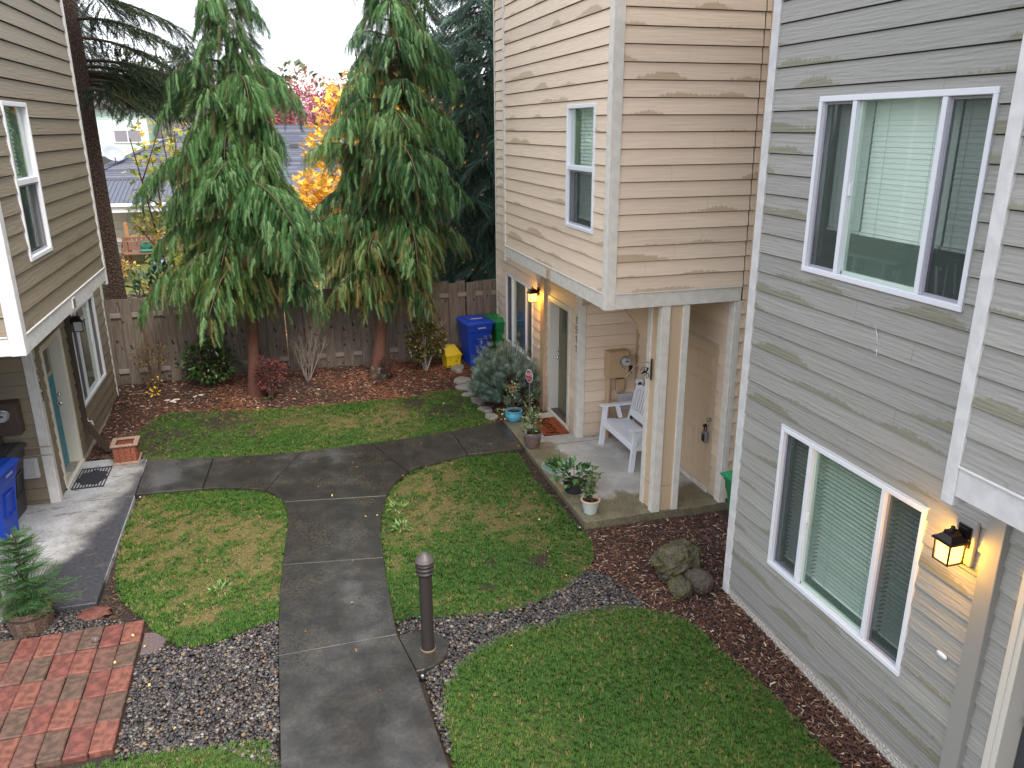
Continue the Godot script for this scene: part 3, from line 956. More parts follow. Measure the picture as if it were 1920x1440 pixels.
# a vinyl window in a court-facing wall at depth a
func window(a: float, s0: float, s1: float, y0: float, y1: float, style: String) -> void:
	var w := thing_part("window")
	var f := 0.045
	var fr := MB.new()
	var add := func(sa: float, sb: float, ya: float, yb: float, da: float, db: float) -> void:
		var p := W(a + da, ya, sa); var q := W(a + db, yb, sb)
		fr.box(Vector3(minf(p.x, q.x), ya, minf(p.z, q.z)), Vector3(maxf(p.x, q.x), yb, maxf(p.z, q.z)), 0.004)
	add.call(s0, s1, y0, y0 + f, -0.08, 0.034)
	add.call(s0, s1, y1 - f, y1, -0.08, 0.032)
	add.call(s0, s0 + f, y0 + f, y1 - f, -0.08, 0.033)
	add.call(s1 - f, s1, y0 + f, y1 - f, -0.08, 0.033)
	part("frame", fr, M.vinyl, w, true)
	var pane := func(sa: float, sb: float, ya: float, yb: float, d: float) -> void: hb("pane", a + d - 0.004, a + d, ya, yb, sa, sb, M.glass, w, 0.0)
	var screen := func(sa: float, sb: float, ya: float, yb: float, d: float) -> void:
		var q := 0.022
		var g := MB.new()
		for k in [[sa, sb, ya, ya + q], [sa, sb, yb - q, yb], [sa, sa + q, ya + q, yb - q], [sb - q, sb, ya + q, yb - q]]:
			var p1 := W(a + d, k[2], k[0]); var p2 := W(a + d + 0.016, k[3], k[1])
			g.box(Vector3(minf(p1.x, p2.x), k[2], minf(p1.z, p2.z)), Vector3(maxf(p1.x, p2.x), k[3], maxf(p1.z, p2.z)), 0.002)
		part("screen_frame", g, M.screen_frame, w, true)
		hb("screen", a + d + 0.006, a + d + 0.008, ya + q, yb - q, sa + q, sb - q, M.screen, w, 0.0)
	if style == "slider":
		var m1 := s0 + (s1 - s0) * 0.245; var m2 := s0 + (s1 - s0) * 0.755
		hb("mullion", a - 0.06, a + 0.026, y0 + f, y1 - f, m1 - 0.025, m1 + 0.025, M.vinyl, w)
		hb("mullion", a - 0.06, a + 0.026, y0 + f, y1 - f, m2 - 0.025, m2 + 0.025, M.vinyl, w)
		pane.call(s0 + f, m1 - 0.025, y0 + f, y1 - f, -0.035)
		pane.call(m1 + 0.025, m2 - 0.025, y0 + f, y1 - f, -0.02)
		pane.call(m2 + 0.025, s1 - f, y0 + f, y1 - f, -0.035)
		screen.call(s0 + f, m1 - 0.025, y0 + f, y1 - f, -0.02)
		screen.call(m2 + 0.025, s1 - f, y0 + f, y1 - f, -0.02)
		hb("latch", a - 0.02, a + 0.012, (y0 + y1) / 2 - 0.05, (y0 + y1) / 2 + 0.05, m2 - 0.045, m2 - 0.026, M.vinyl, w)
		# inner edge of the sash
		hb("sash", a - 0.05, a - 0.012, y0 + f, y0 + f + 0.03, m1 + 0.025, m2 - 0.025, M.sash, w)
		hb("sash", a - 0.05, a - 0.012, y0 + f, y1 - f, m1 + 0.025, m1 + 0.05, M.sash, w)
		hb("sash", a - 0.05, a - 0.012, y0 + f, y1 - f, m2 - 0.05, m2 - 0.025, M.sash, w)
	else:
		var my := (y0 + y1) / 2.0
		hb("meeting_rail", a - 0.06, a + 0.024, my - 0.03, my + 0.03, s0 + f, s1 - f, M.vinyl, w)
		pane.call(s0 + f, s1 - f, my + 0.03, y1 - f, -0.015)
		pane.call(s0 + f, s1 - f, y0 + f, my - 0.03, -0.04)
		screen.call(s0 + f, s1 - f, y0 + f, my - 0.03, -0.02)
	H.win = w

func thing_part(called: String) -> Node3D:
	var w := Node3D.new()
	var nm := called
	if H.node.has_node(nm):
		var key := str(H.node.get_instance_id()) + called
		taken[key] = taken.get(key, 0) + 1
		nm = "%s_%03d" % [called, taken[key]]
	w.name = nm
	H.node.add_child(w, true)
	return w

# slatted blinds behind the last window, each slat a piece of its own; tilt turns them
func blinds(a: float, s0: float, s1: float, ytop: float, ybot: float, pitch: float, tilt: float, split := []) -> void:
	var edges := [s0] + split + [s1]
	for i in edges.size() - 1:
		var l: float = edges[i] + 0.012; var g: float = edges[i + 1] - 0.012
		var y := ytop - 0.03
		var wdt := 0.048
		var me := MB.new().box(Vector3(-wdt / 2, -0.0015, -(g - l) / 2), Vector3(wdt / 2, 0.0015, (g - l) / 2), 0.0).done()
		while y > ybot + 0.03:
			var o := part("slat", me, M.slat, H.win)
			o.position = W(a, y, (l + g) / 2) - H.node.position
			o.rotation.z = -H.sg * (tilt + rnd(-0.05, 0.05))
			y -= pitch
		hb("bottom_rail", a - 0.022, a + 0.022, ybot, ybot + 0.022, l, g, M.slat, H.win)
		hb("head_rail", a - 0.025, a + 0.025, ytop - 0.03, ytop, l, g, M.slat, H.win)
		for t in [0.22, 0.78]:
			var sc: float = lerpf(l, g, t)
			part("cord", MB.new().tube([W(a + 0.028, ytop, sc), W(a + 0.028, ybot, sc)], [0.0016, 0.0016], 4), M.cord, H.win, true)

func door_panels(w: Node3D, a: float, s0: float, s1: float, y0: float, y1: float, rows: Array, cols: Array, m) -> void:
	# raised panels with a sunk rim; rows and cols hold [from, to] shares of the leaf
	for r in rows:
		for c in cols:
			var sa: float = lerpf(s0, s1, c[0]); var sb: float = lerpf(s0, s1, c[1])
			var ya: float = lerpf(y0, y1, r[0]); var yb: float = lerpf(y0, y1, r[1])
			var mb := MB.new()
			for k in [[sa, sb, ya, ya + 0.016], [sa, sb, yb - 0.016, yb], [sa, sa + 0.016, ya, yb], [sb - 0.016, sb, ya, yb]]:
				var p := W(a - 0.002, k[2], k[0]); var q := W(a + 0.007, k[3], k[1])
				mb.box(Vector3(minf(p.x, q.x), k[2], minf(p.z, q.z)), Vector3(maxf(p.x, q.x), k[3], maxf(p.z, q.z)), 0.004)
			var p2 := W(a - 0.002, ya + 0.04, sa + 0.04); var q2 := W(a + 0.009, yb - 0.04, sb - 0.04)
			mb.box(Vector3(minf(p2.x, q2.x), ya + 0.04, minf(p2.z, q2.z)), Vector3(maxf(p2.x, q2.x), yb - 0.04, maxf(p2.z, q2.z)), 0.008)
			part("panel", mb, m, w, true)

func knob(called: String, w: Node3D, p: Vector3, dir: Vector3, r := 0.03) -> void:
	var z := dir
	var x := Vector3.UP.cross(z).normalized()
	var t := Transform3D(Basis(x, z, x.cross(z)), p)
	part(called, MB.new().lathe(Vector3.ZERO, [[r * 1.1, 0.0], [r * 1.1, 0.008], [r * 0.45, 0.012], [r * 0.45, 0.03], [r * 0.8, 0.036], [r, 0.05], [r * 0.8, 0.064], [0.0, 0.068]], 14, t), M.chrome, w, true)

func lettering(text: String, size: float, m, parent: Node3D, t: Transform3D, called := "lettering", bold := false) -> void:
	var tm := TextMesh.new()
	tm.text = text
	var f := SystemFont.new()
	f.font_names = PackedStringArray(["Droid Sans"])
	if bold: f.font_weight = 700
	tm.font = f
	tm.font_size = 48
	tm.pixel_size = size / 48.0
	tm.depth = 0.003
	var o := part(called, tm, m, parent)
	var p := Vector3.ZERO
	var q: Node = parent
	while q != self:
		p += q.position
		q = q.get_parent()
	o.transform = Transform3D(t.basis, t.origin - p)

# spec: all that differs from house to house
func townhouse(called: String, label: String, sp: Dictionary) -> void:
	H = sp
	H.node = thing(called, label, "house", Vector3(sp.x0, 0, sp.z0))
	var top: float = sp.top
	var E: float = sp.end           # far end of the house
	var F: float = sp.bay_end       # far end of the overhanging bay
	var tr = sp.trim
	var win: Array = sp.win         # lower slider [s0, s1, y0, y1]
	var big: Array = sp.get("upper", [])
	var bw: Array = sp.get("bay_window", [])
	var B := 0.75
	var door: Array = sp.door       # opening [s0, s1, y0, y1]
	var lower := []
	if win.size(): lower.push_back(win)
	if big.size(): lower.push_back(big)
	# main wall beyond the bay
	siding("o", 0.0, F, E - 0.02, sp.base, top, lower)
	var mid_s: float = maxf(F - 0.13, door[1] + 0.06)
	sheath("o", 0.0, mid_s, E, -0.3, top, lower)
	hb("foundation", -0.16, 0.004, -0.35, sp.base, 2.8, E, M.foundation)
	hb("wall", -5.0, -0.145, -0.3, top, E - 0.15, E - 0.01, H.siding, null, 0.0)
	hb("wall", -5.14, -5.0, -0.3, top, 0.15, E, H.core, null, 0.0)
	# lower wall beneath the bay, with the front door
	siding("o", 0.0, 2.91, F, sp.base * 0 + 0.01, 2.80, [door])
	sheath("o", 0.0, 2.8, mid_s, 0.0, 2.80, [door])
	# upper bay
	var bh := [bw] if bw.size() else []
	siding("o", B, 0.02, F - 0.02, 3.0, top, bh)
	sheath("o", B, 0.0, F, 2.83, top, bh)
	siding("f", 0.0, -1.07, B - 0.02, 3.0, top)
	sheath("f", 0.0, -1.07, B, 2.83, top)
	hb("wall", 0.0, B - 0.001, 2.83, top, F - 0.13, F - 0.002, H.core, null, 0.0)
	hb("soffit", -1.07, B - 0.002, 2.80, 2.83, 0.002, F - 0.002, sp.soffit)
	# front wall beside the porch
	siding("f", 0.0, -3.0, -1.09, 0.05, top)
	sheath("f", 0.0, -5.1, -1.07, 0.0, top)
	hb("trim_strip", -1.21, -1.15, 0.0, top, -0.034, -0.001, sp.strip)
	# porch walls
	siding("f", 2.8, -1.0, -0.02, 0.01, 2.80)
	sheath("f", 2.8, -1.02, 0.0, 0.0, 2.80)
	var sd := [[0.28, 1.26, 0.0, 2.16]]
	siding("o", -1.02, 0.13, 2.79, 0.01, 2.80, sd)
	sheath("o", -1.02, 0.12, 2.8, 0.0, 2.80, sd)
	hb("corner_trim", -1.04, -0.985, 0.0, 2.80, 2.72, 2.785, sp.soffit)
	# floors shut the house
	hb("floor", -5.0, -0.14, 2.70, 2.82, 2.95, E, H.core, null, 0.0)
	hb("roof_deck", -5.4, B + 0.35, top, top + 0.16, -0.35, E + 0.35, M.roof_dark)
	# white boards
	for k in [["o", B, 0.0], ["o", B, F - 0.09]]:
		hb("corner_trim", B - 0.001, B + 0.034, 2.80, top, k[2] - (0.034 if k[2] == 0.0 else 0.0), k[2] + 0.09, tr)
	hb("corner_trim", B - 0.10, B + 0.0, 2.80, top, -0.034, 0.0, tr)
	hb("corner_trim", B - 0.1, B + 0.034, 2.74, 2.80, F - 0.09, F, tr)
	hb("corner_trim", -0.001, 0.030, 0.0 if sp.base > -0.01 else -0.08, top, E - sp.end_trim, E + 0.006, sp.end_mat)
	hb("band_board", B - 0.001, B + 0.028, 2.805, 2.985, 0.091, F - 0.091, tr)
	hb("band_board", -1.06, B - 0.101, 2.805, 2.985, -0.028, 0.0, tr)
	hb("drip_edge", B, B + 0.042, 2.985, 3.0, 0.091, F - 0.091, tr)
	hb("drip_edge", -1.06, B - 0.101, 2.985, 3.0, -0.042, 0.0, tr)
	var v := hb("vent", B + 0.028, B + 0.045, 2.83, 2.965, 2.0, 2.12, sp.strip)
	for i in 4: hb("louvre", B + 0.045, B + 0.052, 2.845 + i * 0.028, 2.86 + i * 0.028, 2.01, 2.11, sp.soffit, v)
	# column at the porch corner
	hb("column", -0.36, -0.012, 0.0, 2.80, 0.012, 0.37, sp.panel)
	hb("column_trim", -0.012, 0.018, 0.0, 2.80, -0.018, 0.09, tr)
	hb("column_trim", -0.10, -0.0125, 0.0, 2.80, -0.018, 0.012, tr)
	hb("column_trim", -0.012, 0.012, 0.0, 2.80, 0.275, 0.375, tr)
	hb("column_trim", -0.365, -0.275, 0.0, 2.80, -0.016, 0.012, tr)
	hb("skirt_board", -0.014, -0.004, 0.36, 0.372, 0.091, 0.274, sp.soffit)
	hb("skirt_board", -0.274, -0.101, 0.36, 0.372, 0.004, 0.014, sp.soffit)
	# posts at the inner corners
	hb("corner_trim", -0.001, 0.028, 0.0, 2.80, 2.785, 2.90, tr)
	hb("corner_trim", -0.10, -0.001, 0.0, 2.80, 2.772, 2.80, tr)
	hb("corner_trim", -1.021, -0.99, 0.0, 2.80, -0.02, 0.12, tr)
	hb("corner_trim", -1.09, -1.0215, 0.0, 2.80, -0.022, 0.0, tr)
	# arched brace between column and door post
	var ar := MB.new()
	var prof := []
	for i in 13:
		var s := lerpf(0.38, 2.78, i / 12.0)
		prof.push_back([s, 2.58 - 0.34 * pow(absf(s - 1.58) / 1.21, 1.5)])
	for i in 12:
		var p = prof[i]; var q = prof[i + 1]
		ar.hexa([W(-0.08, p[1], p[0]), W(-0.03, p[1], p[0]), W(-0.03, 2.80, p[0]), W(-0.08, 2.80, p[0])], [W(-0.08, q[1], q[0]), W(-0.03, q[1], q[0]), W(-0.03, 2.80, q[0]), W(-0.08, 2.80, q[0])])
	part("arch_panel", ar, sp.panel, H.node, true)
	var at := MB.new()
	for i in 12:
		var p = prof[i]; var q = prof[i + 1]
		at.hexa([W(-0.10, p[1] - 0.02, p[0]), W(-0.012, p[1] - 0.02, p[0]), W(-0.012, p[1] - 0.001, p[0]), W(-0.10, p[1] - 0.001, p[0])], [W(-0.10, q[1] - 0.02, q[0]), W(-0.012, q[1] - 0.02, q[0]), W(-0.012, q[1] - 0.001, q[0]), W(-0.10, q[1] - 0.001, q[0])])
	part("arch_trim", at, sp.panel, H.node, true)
	# windows
	if win.size():
		window(0.0, win[0], win[1], win[2], win[3], "slider")
		hb("window_head", 0.0, 0.03, win[3], win[3] + 0.018, win[0] - 0.01, win[1] + 0.01, tr)
		sp.lower_window = H.win
	if big.size():
		window(0.0, big[0], big[1], big[2], big[3], "slider")
		sp.upper_window = H.win
	if bw.size():
		window(B, bw[0], bw[1], bw[2], bw[3], "hung")
		sp.bay_win = H.win
	# front door, set back in a deep frame
	var d := thing_part("front_door")
	var da := -0.14
	hb("frame", -0.16, 0.03, 0.0, door[3], door[0], door[0] + 0.045, sp.frame, d)
	hb("frame", -0.16, 0.03, 0.0, door[3], door[1] - 0.045, door[1], sp.frame, d)
	hb("frame", -0.16, 0.03, door[3] - 0.045, door[3], door[0] + 0.045, door[1] - 0.045, sp.frame, d)
	hb("casing", 0.0, 0.036, 0.0, door[3] + 0.05, door[0] - 0.05, door[0], sp.frame, d)
	hb("casing", 0.0, 0.036, 0.0, door[3] + 0.05, door[1], door[1] + 0.05, sp.frame, d)
	hb("casing", 0.0, 0.036, door[3], door[3] + 0.05, door[0], door[1], sp.frame, d)
	hb("threshold", -0.16, 0.0, 0.0, 0.05, door[0] + 0.045, door[1] - 0.045, M.threshold, d)
	hb("sill", 0.0, 0.05, -0.02, 0.045, door[0] - 0.05, door[1] + 0.05, sp.frame, d)
	var l0: float = door[0] + 0.05; var l1: float = door[1] - 0.05
	hb("leaf", da - 0.045, da, 0.055, door[3] - 0.05, l0, l1, sp.door_mat, d)
	if sp.door_style == 0:
		for c in [[0.22, 0.40], [0.60, 0.78]]:
			hb("door_light", da, da + 0.006, 1.52, 1.9, lerpf(l0, l1, c[0]), lerpf(l0, l1, c[1]), M.dark_glass, d)
		hb("shelf", da, da + 0.01, 1.44, 1.46, l0 + 0.08, l1 - 0.08, sp.door_mat, d)
		door_panels(d, da, l0, l1, 0.055, door[3] - 0.05, [[0.06, 0.34], [0.40, 0.66]], [[0.12, 0.46], [0.54, 0.88]], sp.door_mat)
	else:
		hb("light_frame", da, da + 0.02, 1.5, 1.97, l0 + 0.1, l1 - 0.1, M.tan_frame, d)
		hb("door_light", da + 0.02, da + 0.024, 1.56, 1.91, l0 + 0.17, l1 - 0.17, M.dark_glass, d)
		door_panels(d, da, l0, l1, 0.055, door[3] - 0.05, [[0.08, 0.32], [0.40, 0.68]], [[0.10, 0.46], [0.54, 0.90]], sp.door_mat)
	var out := Vector3(H.sg, 0, 0)
	knob("handle", d, W(da, 1.02, l1 - 0.07), out)
	knob("deadbolt", d, W(da, 1.16, l1 - 0.07), out, 0.026)
	# house number down the inner post
	if sp.has("number"):
		for i in 4: lettering(sp.number[i], 0.17, sp.digits, H.node, Transform3D(Basis(Vector3.UP, H.sg * PI / 2), W(0.034, 1.98 - i * 0.155, 2.85)), "house_number")
	# storage door on the porch
	var g := thing_part("storage_door")
	hb("frame", -1.10, -0.995, 0.0, 2.16, 0.28, 0.33, sp.frame2, g)
	hb("frame", -1.10, -0.995, 0.0, 2.16, 1.21, 1.26, sp.frame2, g)
	hb("frame", -1.10, -0.995, 2.11, 2.16, 0.33, 1.21, sp.frame2, g)
	hb("sill", -1.10, -0.98, 0.0, 0.055, 0.33, 1.21, sp.trim, g)
	hb("leaf", -1.075, -1.03, 0.06, 2.105, 0.335, 1.205, sp.store_mat, g)
	door_panels(g, -1.03, 0.335, 1.205, 0.06, 2.105, [[0.08, 0.36], [0.43, 0.74], [0.80, 0.93]], [[0.12, 0.45], [0.55, 0.88]], sp.store_mat)
	for y in [0.3, 1.1, 1.85]: hb("hinge", -1.03, -1.015, y, y + 0.09, 1.198, 1.215, M.black, g)
	knob("handle", g, W(-1.03, 1.06, 0.41), out, 0.028)
	# square downpipe cover between door and window
	if sp.has("pipe"):
		hb("downpipe", 0.0, 0.075, sp.pipe[2], sp.pipe[3], sp.pipe[0], sp.pipe[1], sp.pipe_mat)

func build_houses() -> void:
	mat("vinyl", srgb(226, 227, 232), 0.4)
	mat("sash", srgb(186, 200, 188), 0.4)
	mat("screen_frame", srgb(150, 148, 156), 0.45)
	mat("slat", srgb(222, 234, 224), 0.5)
	mat("cord", srgb(120, 130, 124), 0.8)
	mat("black", srgb(28, 26, 27), 0.45)
	mat("chrome", srgb(200, 198, 194), 0.22, 1.0)
	mat("threshold", srgb(84, 78, 76), 0.5)
	mat("tan_frame", srgb(176, 160, 124), 0.5)
	mat("roof_dark", srgb(70, 68, 70), 0.9)
	rough_look(mat("foundation", srgb(186, 178, 168), 0.9), 111, 0.06, 0.12, 1.5, 0.6)
	var gl := mat("glass", Color(0.72, 0.86, 0.78, 0.10), 0.02)
	gl.transparency = BaseMaterial3D.TRANSPARENCY_ALPHA
	gl.metallic_specular = 0.7
	var sc := mat("screen", Color(0.17, 0.17, 0.20, 0.24), 0.9)
	sc.transparency = BaseMaterial3D.TRANSPARENCY_ALPHA
	mat("dark_glass", srgb(34, 38, 36), 0.05)
	var cream := mat("cream_trim", srgb(214, 207, 196), 0.6)
	rough_look(cream, 112, 0.02, 0.025, 1.2, 0.05)
	var white := mat("white_trim", srgb(206, 204, 202), 0.6)
	rough_look(white, 113, 0.02, 0.03, 1.2, 0.05)
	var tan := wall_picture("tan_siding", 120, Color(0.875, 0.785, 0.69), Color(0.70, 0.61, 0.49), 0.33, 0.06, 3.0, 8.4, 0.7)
	var tan2 := mat("tan_panel", srgb(206, 178, 146), 0.6)
	var tan3 := mat("tan_strip", srgb(186, 158, 128), 0.6)
	townhouse("tan_townhouse", "tan lap-sided townhouse on the right with cream trim and an open porch", {
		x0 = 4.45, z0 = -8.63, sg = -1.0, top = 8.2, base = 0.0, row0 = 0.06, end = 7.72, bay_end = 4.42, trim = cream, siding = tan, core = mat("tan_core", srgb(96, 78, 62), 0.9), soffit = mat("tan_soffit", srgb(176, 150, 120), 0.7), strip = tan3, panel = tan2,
		win = [5.16, 6.99, 0.60, 2.06], bay_window = [0.45, 1.41, 3.65, 5.16], door = [3.22, 4.20, 0.0, 2.07], frame = mat("door_cream", srgb(206, 200, 188), 0.55), frame2 = mat("store_frame", srgb(200, 180, 156), 0.55),
		door_mat = mat("olive_door", srgb(112, 108, 86), 0.5), door_style = 0, store_mat = mat("store_door", srgb(214, 188, 158), 0.5), end_trim = 0.06, end_mat = cream, number = "1511", digits = M.black, pipe = [4.36, 4.56, -0.1, 2.8], pipe_mat = tan3})
	var tanH := H
	H.win = H.lower_window
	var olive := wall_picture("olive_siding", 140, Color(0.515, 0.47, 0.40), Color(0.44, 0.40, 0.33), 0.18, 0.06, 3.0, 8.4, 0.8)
	townhouse("olive_townhouse", "olive brown lap-sided townhouse on the left with white trim and teal door", {
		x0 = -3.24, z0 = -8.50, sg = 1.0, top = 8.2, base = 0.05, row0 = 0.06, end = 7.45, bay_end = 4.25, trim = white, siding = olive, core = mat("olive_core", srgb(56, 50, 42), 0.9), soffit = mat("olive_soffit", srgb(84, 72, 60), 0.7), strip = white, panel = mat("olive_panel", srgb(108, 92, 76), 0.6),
		win = [4.90, 6.72, 0.66, 2.17], bay_window = [0.72, 1.60, 3.60, 5.17], door = [3.20, 4.20, 0.0, 2.07], frame = M.door_cream, frame2 = M.olive_core,
		door_mat = mat("teal_door", srgb(46, 122, 140), 0.45), door_style = 1, store_mat = M.olive_core, end_trim = 0.05, end_mat = white, number = "1513", digits = M.black, pipe = [4.60, 4.70, 0.5, 2.8], pipe_mat = mat("brown_pipe", srgb(66, 54, 46), 0.6)})
	var oliveH := H
	# the elbow at the foot of the downpipe
	part("elbow", MB.new().hexa([W(0.0, 0.5, 4.60), W(0.075, 0.5, 4.60), W(0.075, 0.5, 4.70), W(0.0, 0.5, 4.70)], [W(0.28, -0.02, 4.60), W(0.36, -0.02, 4.60), W(0.36, -0.02, 4.70), W(0.28, -0.02, 4.70)]), M.brown_pipe, H.node, true)
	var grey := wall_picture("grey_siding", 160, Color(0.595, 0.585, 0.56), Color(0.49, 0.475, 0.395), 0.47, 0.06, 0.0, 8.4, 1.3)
	var gpanel := mat("grey_panel", srgb(146, 143, 137), 0.6)
	townhouse("grey_townhouse", "grey lap-sided townhouse at the right edge with two large white windows", {
		x0 = 4.485, z0 = 0.91, sg = -1.0, top = 8.2, base = -0.02, row0 = 0.06, end = 7.74, bay_end = 4.36, trim = white, siding = grey, core = mat("grey_core", srgb(66, 66, 66), 0.9), soffit = gpanel, strip = gpanel, panel = gpanel,
		win = [5.16, 6.99, 0.68, 2.17], upper = [5.16, 6.95, 3.67, 5.13], door = [3.30, 4.27, 0.0, 2.12], frame = M.door_cream, frame2 = gpanel,
		door_mat = mat("dark_door", srgb(60, 60, 64), 0.5), door_style = 0, store_mat = gpanel, end_trim = 0.11, end_mat = white, pipe = [4.47, 4.61, 0.0, 2.8], pipe_mat = gpanel})
	var greyH := H
	# blinds of the grey house: shut above, tilted open below
	H.win = H.upper_window
	blinds(-0.17, 5.19, 6.92, 5.11, 4.03, 0.040, 1.38, [5.62, 6.5])
	for k in [[3.40, 3.27, -5.05, -5.0], [3.22, 3.16, -5.0, -4.985]]:
		part("paint_scrape", MB.new().tube([Vector3(4.4615, k[0], k[2]), Vector3(4.4615, (k[0] + k[1]) / 2, lerpf(k[2], k[3], 0.7)), Vector3(4.4615, k[1], k[3])], [0.0015, 0.004, 0.0015], 5), M.vinyl, H.node, true)
	H.win = H.lower_window
	blinds(-0.15, 5.19, 6.95, 2.15, 0.76, 0.042, -0.06, [5.62, 6.52])
	H = tanH
	H.win = H.bay_win
	blinds(B_IN, 0.50, 1.36, 5.13, 3.75, 0.045, 1.1)
	H = oliveH
	H.win = H.bay_win
	blinds(B_IN, 0.77, 1.55, 5.13, 4.40, 0.045, 1.1)
	H.win = H.lower_window
	blinds(-0.22, 5.4, 6.2, 2.14, 1.55, 0.045, 1.1)
	houses = [tanH, oliveH, greyH]

const B_IN := 0.60
var houses := []

# ---------------------------------------------------------------- fence
func build_fence() -> void:
	var w := 128
	var h := 512
	var pics := []
	for v in 3:
		var a := PackedByteArray(); a.resize(w * h * 3)
		var b := PackedByteArray(); b.resize(w * h)
		var n1 := noise(200 + v, 1.0, 3); var n2 := noise(210 + v, 1.0, 2)
		var knots := []
		for i in 5: knots.push_back([rnd(0.1, 0.9), rnd(0.05, 0.95), rnd(0.05, 0.12)])
		for j in h:
			for i in w:
				var x := float(i) / w; var y := float(j) / h
				var bend := 0.0
				var dark := 0.0
				for q in knots:
					var dx: float = x - q[0]; var dy: float = (y - q[1]) * 9.0
					var d: float = sqrt(dx * dx + dy * dy * 0.6) / q[2]
					bend += 0.25 * exp(-d * d * 0.3) * signf(dx + 0.001)
					dark = maxf(dark, clampf(1.3 - d, 0, 1))
				var g := n1.get_noise_2d((x + bend * 0.3) * 16.0, y * 3.0)
				var s := n2.get_noise_2d(x * 2.0 + 7.0, y * 3.5)
				var c := Color(0.535, 0.495, 0.455).lerp(Color(0.40, 0.36, 0.325), clampf(0.5 + g * 1.2, 0, 1)).lerp(Color(0.45, 0.37, 0.32), clampf(s * 1.6, 0, 0.7))
				c = c.lerp(Color(0.14, 0.10, 0.09), dark * 0.8)
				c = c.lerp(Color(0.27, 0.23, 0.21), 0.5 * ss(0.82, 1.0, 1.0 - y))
				var k := (j * w + i)
				a[k * 3] = int(c.r * 255); a[k * 3 + 1] = int(c.g * 255); a[k * 3 + 2] = int(c.b * 255)
				b[k] = clampi(int(128 + 110 * g - 60 * dark), 0, 255)
		var m := mat("fence_wood_%d" % v, Color.WHITE, 0.85)
		m.albedo_texture = picture(w, h, a)
		var im := Image.create_from_data(w, h, false, Image.FORMAT_L8, b)
		im.convert(Image.FORMAT_RGBA8)
		im.bump_map_to_normal_map(2.5)
		m.normal_enabled = true
		m.normal_texture = ImageTexture.create_from_image(im)
		m.uv1_scale = Vector3(4.6, 0.5, 1)
		pics.push_back(m)
	var fz := -16.52
	var f := thing("wooden_fence", "weathered grey brown shadowbox board fence along the back of the court", "fence", Vector3(0.6, 0, fz))
	var x := -3.72
	var k := 0
	while x < 5.8:
		for side in 2:
			var bx := x + (0.0 if side == 0 else 0.19) + rnd(-0.012, 0.012)
			var bw := rnd(0.097, 0.104)
			var ht := lerpf(1.79, 1.735, (x + 3.7) / 9.0) + rnd(-0.022, 0.022)
			var zc := 0.032 if side == 0 else -0.032
			var mb := MB.new()
			mb.off = V2(rnd(0, 5), rnd(0, 0.2))
			var t := Transform3D(Basis(Vector3.BACK, rnd(-0.006, 0.006)), Vector3(bx - 0.6, 0, zc))
			mb.box(Vector3(-bw, 0.05 + rnd(0, 0.03), -0.009), Vector3(bw, ht, 0.009), 0.003, t)
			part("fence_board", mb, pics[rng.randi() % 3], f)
		if k % 6 == 2: part("post", MB.new().box(Vector3(x - 0.6 + 0.05, -0.3, -0.085), Vector3(x - 0.6 + 0.14, 1.7, -0.042), 0.004), pics[0], f)
		x += 0.38
		k += 1
	var rail := mat("rail_wood", srgb(150, 140, 132), 0.85)
	for y in [0.30, 1.42]:
		part("rail", MB.new().box(Vector3(-4.5, y, -0.0225), Vector3(5.2, y + 0.088, 0.0225), 0.004), rail, f)

